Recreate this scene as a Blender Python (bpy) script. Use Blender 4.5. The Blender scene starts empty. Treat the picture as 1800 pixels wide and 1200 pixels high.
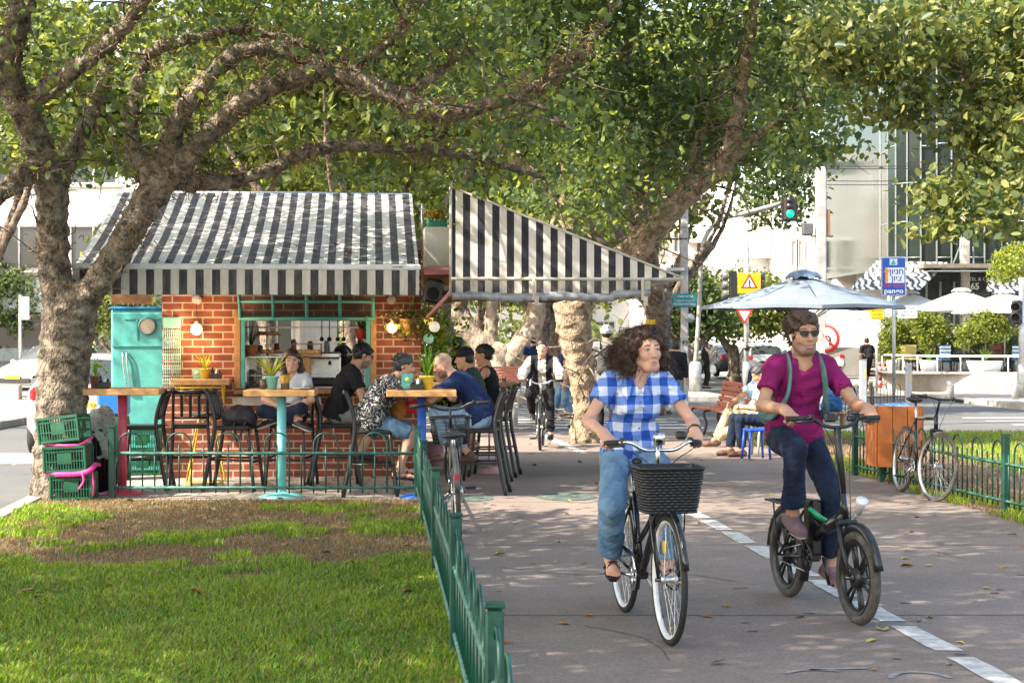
import bpy,math,random
import numpy as np
from mathutils import Vector,Matrix
R = math.radians
random.seed(7)
RNG = np.random.default_rng(7)
SC = bpy.context.scene
COL = SC.collection
# ---------------------------------------------------------------- camera, world, sun, exposure
FPX,HCAM,HY = 3000.0,1.65,585.0        # focal length in photo pixels, eye height, horizon row
cam_d = bpy.data.cameras.new("camera")
cam_d.sensor_width = 36.0
cam_d.lens = 36.0 * FPX / 1800.0
cam_d.shift_y = -15.0 / 1800.0
cam_d.clip_start,cam_d.clip_end = 0.1,2000.0
cam = bpy.data.objects.new("camera",cam_d)
COL.objects.link(cam)
cam.location = (0,0,HCAM)
cam.rotation_euler = (R(90),0,0)
cam_d.dof.use_dof = True
cam_d.dof.focus_distance = 15.0
cam_d.dof.aperture_fstop = 16.0
SC.camera = cam
SUN_EL,SUN_AZ = 43.0,-117.0               # azimuth from +Y, clockwise: the sun stands in the west
world = bpy.data.worlds.new("World")
SC.world = world
world.use_nodes = True
wt = world.node_tree
sky = wt.nodes.new("ShaderNodeTexSky")
sky.sky_type = 'NISHITA'
sky.sun_disc = False
sky.sun_elevation = R(SUN_EL)
sky.sun_rotation = R(SUN_AZ)
sky.air_density,sky.dust_density = 1.0,2.12
wt.nodes["Background"].inputs[1].default_value = 0.15
tint = wt.nodes.new("ShaderNodeMix")
tint.data_type,tint.blend_type = 'RGBA','MULTIPLY'
tint.inputs[0].default_value = 1.0
tint.inputs[7].default_value = (1.0,0.925,0.81,1.0)
wt.links.new(sky.outputs[0],tint.inputs[6])
wt.links.new(tint.outputs[2],wt.nodes["Background"].inputs[0])
sun_d = bpy.data.lights.new("sun",'SUN')
sun_d.energy,sun_d.angle,sun_d.color = 3.4,R(0.53),(1.0,0.92,0.78)
sun = bpy.data.objects.new("sun",sun_d)
COL.objects.link(sun)
_sd = Vector((math.sin(R(SUN_AZ)) * math.cos(R(SUN_EL)),math.cos(R(SUN_AZ)) * math.cos(R(SUN_EL)),math.sin(R(SUN_EL))))
sun.rotation_euler = _sd.to_track_quat('Z','Y').to_euler()
vs = SC.view_settings
vs.view_transform,vs.look,vs.gamma,vs.exposure = 'Standard','None',1.0,2.12
SC.cycles.max_bounces = 7
SC.cycles.diffuse_bounces = 4
SC.cycles.glossy_bounces = 3
SC.cycles.transmission_bounces = 5
SC.cycles.transparent_max_bounces = 6
SC.cycles.sample_clamp_indirect = 6.0
SC.cycles.caustics_reflective = SC.cycles.caustics_refractive = False
# ---------------------------------------------------------------- where things stand
def gz(d):                                   # the ground falls gently beyond the kiosk
 return -0.3 * min(1.0,max(0.0,(d - 24.0) / 22.0))
def GD(py):
 d = HCAM * FPX / (py - HY)
 for _ in range(30):
  d = (HCAM - gz(d)) * FPX / (py - HY)
 return d
def P(px,py,d):
 return Vector(((px - 900.0) * d / FPX,d,HCAM + (HY - py) * d / FPX))
def G(px,py):
 d = GD(py)
 return Vector(((px - 900.0) * d / FPX,d,gz(d)))
PATH = -0.0833                                # sideways run of the boulevard per metre of depth
def along(x0,y0,y):
 return x0 + PATH * (y - y0)
BOUL = math.atan(0.0833)                      # turn of the boulevard about z
# ---------------------------------------------------------------- materials
def nn(nt,t,**kw):
 n = nt.nodes.new(t)
 for k,v in kw.items():
  setattr(n,k,v)
 return n
def mat(name,col,rough=0.6,metal=0.0,vary=0.15,scale=8.0,bump=0.0,bscale=None,col2=None,spec=0.5,trans=0.0,coat=0.0,emit=0.0,island=0.0):
 m = bpy.data.materials.new(name)
 m.use_nodes = True
 nt = m.node_tree
 b = nt.nodes["Principled BSDF"]
 b.inputs["Roughness"].default_value = rough
 b.inputs["Metallic"].default_value = metal
 b.inputs["Specular IOR Level"].default_value = spec
 b.inputs["Coat Weight"].default_value = coat
 b.inputs["Transmission Weight"].default_value = trans
 col = tuple(col) + (1.0,)
 b.inputs["Base Color"].default_value = col
 tc = nn(nt,"ShaderNodeTexCoord")
 if vary > 0 or col2:
  no = nn(nt,"ShaderNodeTexNoise")
  no.inputs["Scale"].default_value = scale
  no.inputs["Detail"].default_value = 6
  no.inputs["Roughness"].default_value = 0.65
  nt.links.new(tc.outputs["Object"],no.inputs["Vector"])
  ramp = nn(nt,"ShaderNodeValToRGB")
  c2 = tuple(col2) + (1,) if col2 else tuple(max(0,c * (1 - vary)) for c in col[:3]) + (1,)
  c1 = col if col2 else tuple(min(1,c * (1 + vary)) for c in col[:3]) + (1,)
  ramp.color_ramp.elements[0].position,ramp.color_ramp.elements[0].color = 0.36,c2
  ramp.color_ramp.elements[1].position,ramp.color_ramp.elements[1].color = 0.64,c1
  nt.links.new(no.outputs["Fac"],ramp.inputs["Fac"])
  out = ramp.outputs["Color"]
  if island:
   gi = nn(nt,"ShaderNodeNewGeometry")
   hs = nn(nt,"ShaderNodeHueSaturation")
   mr = nn(nt,"ShaderNodeMapRange")
   mr.inputs["To Min"].default_value,mr.inputs["To Max"].default_value = 1 - island,1 + island
   nt.links.new(gi.outputs["Random Per Island"],mr.inputs["Value"])
   nt.links.new(mr.outputs[0],hs.inputs["Value"])
   nt.links.new(out,hs.inputs["Color"])
   out = hs.outputs[0]
  nt.links.new(out,b.inputs["Base Color"])
  rr = nn(nt,"ShaderNodeMapRange")
  rr.inputs["To Min"].default_value,rr.inputs["To Max"].default_value = max(0.02,rough - 0.1),min(1,rough + 0.1)
  nt.links.new(no.outputs["Fac"],rr.inputs["Value"])
  nt.links.new(rr.outputs[0],b.inputs["Roughness"])
 if bump > 0:
  nb = nn(nt,"ShaderNodeTexNoise")
  nb.inputs["Scale"].default_value = bscale or scale * 4
  nb.inputs["Detail"].default_value = 5
  nt.links.new(tc.outputs["Object"],nb.inputs["Vector"])
  bp = nn(nt,"ShaderNodeBump")
  bp.inputs["Strength"].default_value = min(1,bump)
  bp.inputs["Distance"].default_value = 0.01
  nt.links.new(nb.outputs["Fac"],bp.inputs["Height"])
  nt.links.new(bp.outputs[0],b.inputs["Normal"])
 if emit > 0:
  b.inputs["Emission Color"].default_value = col
  b.inputs["Emission Strength"].default_value = emit
 return m
def leaf_mat(name,c_dark,c_light,tr=0.45,rough=0.5,scale=1.2):
 m = bpy.data.materials.new(name)
 m.use_nodes = True
 nt = m.node_tree
 b = nt.nodes["Principled BSDF"]
 b.inputs["Roughness"].default_value = rough
 b.inputs["Specular IOR Level"].default_value = 0.35
 gi = nn(nt,"ShaderNodeNewGeometry")
 ramp = nn(nt,"ShaderNodeValToRGB")
 ramp.color_ramp.elements[0].color = tuple(c_dark) + (1,)
 ramp.color_ramp.elements[1].color = tuple(c_light) + (1,)
 nt.links.new(gi.outputs["Random Per Island"],ramp.inputs["Fac"])
 nt.links.new(ramp.outputs[0],b.inputs["Base Color"])
 t = nn(nt,"ShaderNodeBsdfTranslucent")
 hs = nn(nt,"ShaderNodeHueSaturation")
 hs.inputs["Hue"].default_value = 0.475
 hs.inputs["Saturation"].default_value = 1.15
 hs.inputs["Value"].default_value = 2.3
 nt.links.new(ramp.outputs[0],hs.inputs["Color"])
 nt.links.new(hs.outputs[0],t.inputs["Color"])
 mx = nn(nt,"ShaderNodeMixShader")
 mx.inputs[0].default_value = tr
 nt.links.new(b.outputs[0],mx.inputs[1])
 nt.links.new(t.outputs[0],mx.inputs[2])
 nt.links.new(mx.outputs[0],nt.nodes["Material Output"].inputs["Surface"])
 return m
def glass_mat(name,col=(0.8,0.9,0.9),rough=0.02,mixf=0.25):
 m = bpy.data.materials.new(name)
 m.use_nodes = True
 nt = m.node_tree
 b = nt.nodes["Principled BSDF"]
 b.inputs["Base Color"].default_value = tuple(c * 0.3 for c in col) + (1,)
 b.inputs["Roughness"].default_value = rough
 tr = nn(nt,"ShaderNodeBsdfTransparent")
 tr.inputs[0].default_value = tuple(col) + (1,)
 fr = nn(nt,"ShaderNodeFresnel")
 ad = nn(nt,"ShaderNodeMath",operation='ADD')
 ad.inputs[1].default_value = mixf
 nt.links.new(fr.outputs[0],ad.inputs[0])
 mx = nn(nt,"ShaderNodeMixShader")
 nt.links.new(ad.outputs[0],mx.inputs[0])
 nt.links.new(tr.outputs[0],mx.inputs[1])
 nt.links.new(b.outputs[0],mx.inputs[2])
 nt.links.new(mx.outputs[0],nt.nodes["Material Output"].inputs["Surface"])
 return m
M = {}
def MM(key,*a,**k):
 if key not in M:
  M[key] = mat(key,*a,**k)
 return M[key]
# ---------------------------------------------------------------- tagging
def tag(o,label,cat,group=None,kind=None):
 o["label"] = label
 o["category"] = cat
 if group: o["group"] = group
 if kind: o["kind"] = kind
 return o
def thing(name,label,cat,loc=(0,0,0),rz=0.0,group=None):
 o = bpy.data.objects.new(name,None)
 o.empty_display_size = 0.1
 COL.objects.link(o)
 o.location = loc
 o.rotation_euler = (0,0,rz)
 return tag(o,label,cat,group)
def dup(root,loc,rz=None,label=None,group=None,rot=None,scale=None):
 r = root.copy()
 COL.objects.link(r)
 r.location = loc
 if rz is not None: r.rotation_euler = (0,0,rz)
 if rot is not None: r.rotation_euler = rot
 if scale is not None: r.scale = (scale,) * 3
 if label: r["label"] = label
 if group: r["group"] = group
 for ch in list(root.children):
  c = ch.copy(); COL.objects.link(c); c.parent = r
  for g in list(ch.children):
   e = g.copy(); COL.objects.link(e); e.parent = c
 return r
# ---------------------------------------------------------------- mesh building
def frame_from(d,up=Vector((0,0,1))):
 d = Vector(d).normalized()
 up = Vector(up)
 if abs(d.dot(up)) > 0.98: up = Vector((0,1,0)) if abs(d.y) < 0.9 else Vector((1,0,0))
 s = d.cross(up).normalized()
 u = s.cross(d).normalized()
 return s,u,d
def MX(loc=(0,0,0),rx=0,ry=0,rz=0):
 return Matrix.Translation(Vector(loc)) @ Matrix.Rotation(rz,4,'Z') @ Matrix.Rotation(ry,4,'Y') @ Matrix.Rotation(rx,4,'X')
class MB:
 def __init__(s):
  s.v,s.f,s.m,s.sm = [],[],[],[]
 def add(s,vs,fs,mi=0,smooth=False,M4=None):
  o = len(s.v)
  if M4 is not None: vs = [M4 @ Vector(v) for v in vs]
  s.v.extend([tuple(v) for v in vs])
  s.f.extend([tuple(i + o for i in f) for f in fs])
  s.m.extend([mi] * len(fs)); s.sm.extend([smooth] * len(fs))
  return s
 def box(s,c,size,M4=None,b=0.0,mi=0):
  x,y,z = (a / 2.0 for a in size)
  c = Vector(c)
  b = min(b,x * .9,y * .9,z * .9)
  if b <= 0:
   vs = [c + Vector((sx * x,sy * y,sz * z)) for sx in (-1,1) for sy in (-1,1) for sz in (-1,1)]
   fs = [(0,1,3,2),(4,6,7,5),(0,4,5,1),(2,3,7,6),(0,2,6,4),(1,5,7,3)]
   return s.add(vs,fs,mi,False,M4)
  vs,idx = [],{}
  for sx in (-1,1):
   for sy in (-1,1):
    for sz in (-1,1):
     for k in range(3):
      e = [b,b,b]; e[k] = 0
      idx[(sx,sy,sz,k)] = len(vs)
      vs.append(c + Vector((sx * (x - e[0]),sy * (y - e[1]),sz * (z - e[2]))))
  fs = []
  I = lambda a,b_,c_,k: idx[(a,b_,c_,k)]
  for q in (-1,1):
   f = [I(q,-1,-1,0),I(q,1,-1,0),I(q,1,1,0),I(q,-1,1,0)]; fs.append(f if q > 0 else f[::-1])
   f = [I(-1,q,-1,1),I(-1,q,1,1),I(1,q,1,1),I(1,q,-1,1)]; fs.append(f if q > 0 else f[::-1])
   f = [I(-1,-1,q,2),I(1,-1,q,2),I(1,1,q,2),I(-1,1,q,2)]; fs.append(f if q > 0 else f[::-1])
   for r in (-1,1):
    fs.append([I(q,r,-1,0),I(q,r,-1,1),I(q,r,1,1),I(q,r,1,0)][::1 if q * r < 0 else -1])
    fs.append([I(q,-1,r,0),I(q,-1,r,2),I(q,1,r,2),I(q,1,r,0)][::1 if q * r > 0 else -1])
    fs.append([I(-1,q,r,1),I(-1,q,r,2),I(1,q,r,2),I(1,q,r,1)][::1 if q * r < 0 else -1])
    for t in (-1,1):
     fs.append([I(q,r,t,0),I(q,r,t,1),I(q,r,t,2)][::1 if q * r * t > 0 else -1])
  return s.add(vs,fs,mi,False,M4)
 def tube(s,pts,r,n=8,closed=False,caps=True,mi=0,M4=None,flat=1.0,up=None,smooth=True):
  pts = [Vector(p) for p in pts]
  k = len(pts)
  rs = r if isinstance(r,(list,tuple)) else [r] * k
  vs,fs = [],[]
  pu = Vector(up) if up else None
  for i in range(k):
   if closed: d = pts[(i + 1) % k] - pts[i - 1]
   else: d = pts[min(i + 1,k - 1)] - pts[max(i - 1,0)]
   if d.length < 1e-9: d = Vector((0,0,1))
   d.normalize()
   if pu is None:
    a,u,_ = frame_from(d)
   else:
    u = pu - d * pu.dot(d)
    if u.length < 1e-6: a,u,_ = frame_from(d)
    u.normalize(); a = d.cross(u)
   pu = u if not up else Vector(up)
   for j in range(n):
    t = 2 * math.pi * j / n
    vs.append(pts[i] + a * (math.cos(t) * rs[i] * flat) + u * (math.sin(t) * rs[i]))
  seg = k if closed else k - 1
  for i in range(seg):
   for j in range(n):
    a0,a1 = i * n + j,i * n + (j + 1) % n
    b0,b1 = ((i + 1) % k) * n + j,((i + 1) % k) * n + (j + 1) % n
    fs.append((a0,a1,b1,b0))
  if caps and not closed:
   fs.append(tuple(range(n))[::-1]); fs.append(tuple((k - 1) * n + j for j in range(n)))
  return s.add(vs,fs,mi,smooth,M4)
 def lathe(s,prof,n=24,M4=None,mi=0,smooth=True,c=(0,0,0),cap=True):
  vs,fs = [],[]
  c = Vector(c)
  for (r,z) in prof:
   for j in range(n):
    t = 2 * math.pi * j / n
    vs.append(c + Vector((r * math.cos(t),r * math.sin(t),z)))
  for i in range(len(prof) - 1):
   for j in range(n):
    fs.append((i * n + j,i * n + (j + 1) % n,(i + 1) * n + (j + 1) % n,(i + 1) * n + j))
  if cap and prof[0][0] > .0011: fs.append(tuple(range(n))[::-1])
  if cap and prof[-1][0] > .0011 and prof[-2][0] > .0011: fs.append(tuple((len(prof) - 1) * n + j for j in range(n)))
  return s.add(vs,fs,mi,smooth,M4)
 def prism(s,poly,depth,M4=None,mi=0):      # poly in xy, extruded along z
  k = len(poly)
  vs = [(x,y,0) for x,y in poly] + [(x,y,depth) for x,y in poly]
  fs = [tuple(range(k))[::-1],tuple(range(k,2 * k))] + [(i,(i + 1) % k,(i + 1) % k + k,i + k) for i in range(k)]
  return s.add(vs,fs,mi,False,M4)
 def quad(s,a,b,c,d,mi=0):
  return s.add([a,b,c,d],[(0,1,2,3)],mi)
 def sphere(s,c,r,n=16,m=10,M4=None,mi=0,sq=(1,1,1)):
  prof = [(max(1e-4,math.sin(math.pi * i / m)) * r,-math.cos(math.pi * i / m) * r) for i in range(m + 1)]
  T = Matrix.Translation(Vector(c)) @ Matrix.Diagonal((*sq,1))
  if M4 is not None: T = M4 @ T
  return s.lathe(prof,n,T,mi)
 def build(s,name,mats,parent=None,label=None):
  me = bpy.data.meshes.new(name)
  if not isinstance(mats,(list,tuple)): mats = [mats]
  for m in mats: me.materials.append(m)
  me.from_pydata(s.v,[],s.f)
  me.polygons.foreach_set("material_index",s.m)
  me.polygons.foreach_set("use_smooth",s.sm)
  me.update()
  o = bpy.data.objects.new(name,me)
  COL.objects.link(o)
  if parent is not None: o.parent = parent
  if label: o["label"] = label
  return o
def np_mesh(name,V,Q,mats,parent=None,smooth=True,mi=None):
 """V (n,3) array, Q (m,k) array of faces of one size (or a list of such arrays)"""
 me = bpy.data.meshes.new(name)
 if not isinstance(mats,(list,tuple)): mats = [mats]
 for m in mats: me.materials.append(m)
 Qs = Q if isinstance(Q,list) else [Q]
 nl = sum(q.size for q in Qs); npol = sum(len(q) for q in Qs)
 me.vertices.add(len(V)); me.loops.add(nl); me.polygons.add(npol)
 me.vertices.foreach_set("co",np.ascontiguousarray(V,np.float32).ravel())
 me.loops.foreach_set("vertex_index",np.concatenate([q.ravel() for q in Qs]).astype(np.int32))
 st,acc = [],0
 for q in Qs:
  st.append(acc + np.arange(len(q)) * q.shape[1]); acc += q.size
 me.polygons.foreach_set("loop_start",np.concatenate(st).astype(np.int32))
 me.polygons.foreach_set("use_smooth",np.full(npol,smooth,bool))
 if mi is not None: me.polygons.foreach_set("material_index",np.asarray(mi,np.int32))
 me.update(calc_edges=True)
 o = bpy.data.objects.new(name,me)
 COL.objects.link(o)
 if parent is not None: o.parent = parent
 return o
def spline(pts,per=8,closed=False):
 pts = [Vector(p) for p in pts]
 n = len(pts); out = []
 for i in range(n if closed else n - 1):
  p0 = pts[i - 1] if (i > 0 or closed) else pts[0] * 2 - pts[1]
  p1,p2 = pts[i],pts[(i + 1) % n]
  p3 = pts[(i + 2) % n] if (i + 2 < n or closed) else p2 * 2 - p1
  for k in range(per):
   t = k / per
   out.append(0.5 * ((2 * p1) + (p2 - p0) * t + (2 * p0 - 5 * p1 + 4 * p2 - p3) * t * t + (3 * p1 - p0 - 3 * p2 + p3) * t ** 3))
 if not closed: out.append(pts[-1])
 return out
def text(name,s,size,M4,m,parent,rtl=False,bold=0.0,thick=0.002,sx=1.0):
 cu = bpy.data.curves.new(name,'FONT')
 cu.body = s[::-1] if rtl else s
 cu.size = size
 cu.align_x,cu.align_y = 'CENTER','CENTER'
 cu.extrude = thick; cu.offset = bold; cu.resolution_u = 3
 tmp = bpy.data.objects.new(name,cu)
 COL.objects.link(tmp)
 bpy.context.view_layer.update()
 me = bpy.data.meshes.new_from_object(tmp.evaluated_get(bpy.context.evaluated_depsgraph_get()))
 bpy.data.objects.remove(tmp)
 me.transform(Matrix.Diagonal((sx,1,1,1)))
 me.transform(M4)
 me.materials.clear(); me.materials.append(m)
 o = bpy.data.objects.new(name,me)
 COL.objects.link(o); o.parent = parent
 return o
# ---------------------------------------------------------------- implicit bodies (blended tapered forms -> one closed mesh)
class Field:
 def __init__(s,h,k=0.02):
  s.h,s.k,s.p = h,k,[]
 def cone(s,a,b,ra,rb,k=None,side=None,f=1.0,op='+'):
  s.p.append(('c',np.array(a,float),np.array(b,float),ra,rb,None if side is None else np.array(side,float),f,s.k if k is None else k,op)); return s
 def ell(s,c,r,Rm=None,k=None,op='+'):
  s.p.append(('e',np.array(c,float),np.array(r,float),np.eye(3) if Rm is None else np.array(Rm,float),s.k if k is None else k,op)); return s
 def cut(s,pt,n,region=None):       # removes the side the normal points to (optionally only inside a ball)
  s.p.append(('p',np.array(pt,float),np.array(n,float) / np.linalg.norm(n),region)); return s
 def chain(s,pts,rs,k=None):
  for i in range(len(pts) - 1): s.cone(pts[i],pts[i + 1],rs[i],rs[i + 1],k)
  return s
 def bounds(s,q):
  if q[0] == 'c':
   m = max(q[3],q[4]) * max(1.0,q[6])
   return np.minimum(q[1],q[2]) - m,np.maximum(q[1],q[2]) + m
  m = np.abs(q[3]).T @ q[2] if q[3] is not None else q[2]
  return q[1] - m,q[1] + m
 def mesh(s,noise=None):
  lo = np.min([s.bounds(q)[0] for q in s.p if q[0] in 'ce' and q[-1] == '+'],0) - 4 * s.h
  hi = np.max([s.bounds(q)[1] for q in s.p if q[0] in 'ce' and q[-1] == '+'],0) + 4 * s.h
  n = np.ceil((hi - lo) / s.h).astype(int) + 1
  Fd = np.full(n,0.25,np.float32)
  ax = [lo[i] + s.h * np.arange(n[i]) for i in range(3)]
  for q in s.p:
   if q[0] == 'p':
    d = (ax[0][:,None,None] - q[1][0]) * q[2][0] + (ax[1][None,:,None] - q[1][1]) * q[2][1] + (ax[2][None,None,:] - q[1][2]) * q[2][2]
    d = -d
    if q[3] is not None:
     c,r = q[3]
     dd = np.sqrt((ax[0][:,None,None] - c[0]) ** 2 + (ax[1][None,:,None] - c[1]) ** 2 + (ax[2][None,None,:] - c[2]) ** 2) - r
     d = np.maximum(d,dd)      # region limited
    Fd = np.maximum(Fd,-d).astype(np.float32)
    continue
   k,op = q[-2],q[-1]
   l,u = s.bounds(q)
   pad = k + 3 * s.h
   i0 = np.clip(np.floor((l - pad - lo) / s.h).astype(int),0,n - 1)
   i1 = np.clip(np.ceil((u + pad - lo) / s.h).astype(int) + 1,1,n)
   if np.any(i1 <= i0): continue
   sl = tuple(slice(i0[i],i1[i]) for i in range(3))
   X = ax[0][sl[0]][:,None,None]; Y = ax[1][sl[1]][None,:,None]; Z = ax[2][sl[2]][None,None,:]
   if q[0] == 'c':
    _,a,b,ra,rb,side,f,_,_ = q
    ba = b - a; L2 = max(1e-9,ba @ ba)
    px,py,pz = X - a[0],Y - a[1],Z - a[2]
    t = np.clip((px * ba[0] + py * ba[1] + pz * ba[2]) / L2,0,1)
    px,py,pz = px - t * ba[0],py - t * ba[1],pz - t * ba[2]
    l2 = px * px + py * py + pz * pz
    if side is not None:
     qs = px * side[0] + py * side[1] + pz * side[2]
     l2 = l2 - qs * qs * (1 - 1 / (f * f))
    d = np.sqrt(np.maximum(l2,0)) - (ra + (rb - ra) * t)
   else:
    _,c,r,Rm,_,_ = q
    px,py,pz = X - c[0],Y - c[1],Z - c[2]
    e = [(Rm[i][0] * px + Rm[i][1] * py + Rm[i][2] * pz) / r[i] for i in range(3)]
    k0 = np.sqrt(e[0] ** 2 + e[1] ** 2 + e[2] ** 2)
    k1 = np.sqrt((e[0] / r[0]) ** 2 + (e[1] / r[1]) ** 2 + (e[2] / r[2]) ** 2)
    d = k0 * (k0 - 1) / np.maximum(k1,1e-6)
   A = Fd[sl]
   if op == '+':
    hh = np.maximum(k - np.abs(A - d),0) / max(k,1e-6)
    Fd[sl] = np.minimum(A,d) - hh * hh * k * 0.25
   else:
    d = -d
    hh = np.maximum(k - np.abs(A - d),0) / max(k,1e-6)
    Fd[sl] = np.maximum(A,d) + hh * hh * k * 0.25
  if noise is not None:
   band = np.abs(Fd) < 4 * s.h + 0.03
   I = np.nonzero(band)
   pts = np.stack([ax[i][I[i]] for i in range(3)],1)
   Fd[band] += noise(pts).astype(np.float32)
  return nets(Fd,lo,s.h)
def nets(Fd,lo,h):
 S = Fd < 0
 n = Fd.shape
 strd = np.array([n[1] * n[2],n[2],1])
 ids,pos,quads = [],[],[]
 for a in range(3):
  s0 = [slice(None)] * 3; s1 = [slice(None)] * 3
  s0[a] = slice(0,-1); s1[a] = slice(1,None)
  E = np.array(np.nonzero(S[tuple(s0)] != S[tuple(s1)])).T
  b,c = (a + 1) % 3,(a + 2) % 3
  E = E[(E[:,b] > 0) & (E[:,c] > 0) & (E[:,b] < n[b] - 1) & (E[:,c] < n[c] - 1)]
  if len(E) == 0: continue
  f0 = Fd[E[:,0],E[:,1],E[:,2]]
  E1 = E.copy(); E1[:,a] += 1
  f1 = Fd[E1[:,0],E1[:,1],E1[:,2]]
  t = f0 / (f0 - f1)
  p = E.astype(float); p[:,a] += t
  cell = []
  for (ob,oc) in ((-1,-1),(0,-1),(0,0),(-1,0)):
   C = E.copy(); C[:,b] += ob; C[:,c] += oc
   cid = C @ strd
   cell.append(cid); ids.append(cid); pos.append(p)
  q = np.stack(cell,1)
  neg = f0 >= 0
  q[neg] = q[neg][:,::-1]
  quads.append(q)
 ids = np.concatenate(ids); pos = np.concatenate(pos); quads = np.concatenate(quads)
 u,inv = np.unique(ids,return_inverse=True)
 cnt = np.bincount(inv)
 V = np.stack([np.bincount(inv,pos[:,i]) / cnt for i in range(3)],1) * h + lo
 Q = np.searchsorted(u,quads)
 return V,Q
def waves(seed,amp,freq,oct=4):
 g = np.random.default_rng(seed)
 ks = [(g.normal(size=3) * freq * (1.6 ** (i * 0.5)),g.uniform(0,6.28),amp / (1.25 ** i)) for i in range(oct * 2)]
 def fn(p):
  r = np.zeros(len(p))
  for kv,ph,a in ks: r += a * np.sin(p @ kv + ph)
  return r / 2
 return fn
# ================================================================ people
SKIN = {
 'fair': mat('skin_fair',(0.63,0.345,0.235),0.48,vary=0.06,scale=9,spec=0.4),
 'tan': mat('skin_tan',(0.50,0.265,0.165),0.48,vary=0.07,scale=9,spec=0.4),
 'olive': mat('skin_olive',(0.38,0.21,0.13),0.5,vary=0.07,scale=9,spec=0.4),
}
for _k in SKIN:
 _b = SKIN[_k].node_tree.nodes["Principled BSDF"]
 _b.inputs["Subsurface Weight"].default_value = 0.12
 _b.inputs["Subsurface Radius"].default_value = (0.012,0.005,0.003)
 _b.inputs["Subsurface Scale"].default_value = 1.0
LIPS = mat('lips',(0.46,0.20,0.165),0.4,vary=0.08)
EYEW = mat('eye_white',(0.50,0.45,0.41),0.25,vary=0)
IRIS = mat('iris',(0.035,0.02,0.012),0.15,vary=0)
BROW = mat('brow_hair',(0.035,0.022,0.015),0.7,vary=0.1)
STUB = mat('stubble',(0.25,0.145,0.10),0.6,vary=0.3,scale=300)
def hairmat(name,c,rough=0.45):
 m = mat(name,c,rough,vary=0.4,scale=60,bump=0.5,bscale=120,spec=0.45)
 return m
HAIR = {'brown': hairmat('hair_brown',(0.055,0.028,0.016)),'black': hairmat('hair_black',(0.012,0.010,0.010)),
  'dark': hairmat('hair_dark_brown',(0.028,0.017,0.011)),'greyblack': hairmat('hair_greying',(0.05,0.05,0.055)),
  'chestnut': hairmat('hair_chestnut',(0.065,0.034,0.020))}
def V3(a): return np.array(a,float)
def unit(a):
 a = np.array(a,float); return a / max(1e-9,np.linalg.norm(a))
def ik(a,b,l1,l2,hint):
 a,b = V3(a),V3(b)
 d = b - a; L = np.linalg.norm(d)
 if L > (l1 + l2) * 0.999:
  b = a + d / L * (l1 + l2) * 0.999; d = b - a; L = np.linalg.norm(d)
 u = d / L
 h = V3(hint) - u * (V3(hint) @ u); h = unit(h)
 x = (l1 * l1 - l2 * l2 + L * L) / (2 * L)
 y = math.sqrt(max(1e-6,l1 * l1 - x * x))
 return a + u * x + h * y,b
def rot_axes(yaw,pitch,roll):
 m = Matrix.Rotation(R(yaw),3,'Z') @ Matrix.Rotation(R(pitch),3,'X') @ Matrix.Rotation(R(roll),3,'Y')
 return np.array(m)          # columns = head x, y, z axes in body space
def hand(f,W,d,n,right,curl=0.5,s=1.0,spread=1.0):
 d = unit(d); n = V3(n); n = unit(n - d * (n @ d))
 th = np.cross(d,n) * (1 if right else -1)
 Rm = np.stack([th,n,d])
 f.cone(V3(W) - d * .02 * s,V3(W) + d * .02 * s,.026 * s,.029 * s,k=.02,side=th,f=1.2)
 f.ell(V3(W) + d * .05 * s,(.041 * s,.017 * s,.055 * s),Rm,k=.02)
 L = (.070,.078,.072,.056); off = (.030,.010,-.010,-.029)
 for i in range(4):
  p = V3(W) + (d * (.090 - (.008 if i in (0,3) else 0)) + th * off[i] * spread) * s
  a = 0.0
  for seg,ang in zip((.46,.30,.24),(58,72,48)):
   a += R(ang) * curl
   q = p + (d * math.cos(a) + n * math.sin(a)) * L[i] * seg * s
   f.cone(p,q,.0092 * s,.0082 * s,k=.005)
   p = q
 p = V3(W) + (d * .022 + th * .030 + n * .008) * s
 q = p + unit(d * .75 + th * .62 + n * .25 * curl) * .040 * s
 r = q + unit(d * .85 + th * .1 + n * .8 * curl) * .034 * s
 f.cone(p,q,.0150 * s,.0112 * s,k=.012); f.cone(q,r,.0108 * s,.0088 * s,k=.006)
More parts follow.
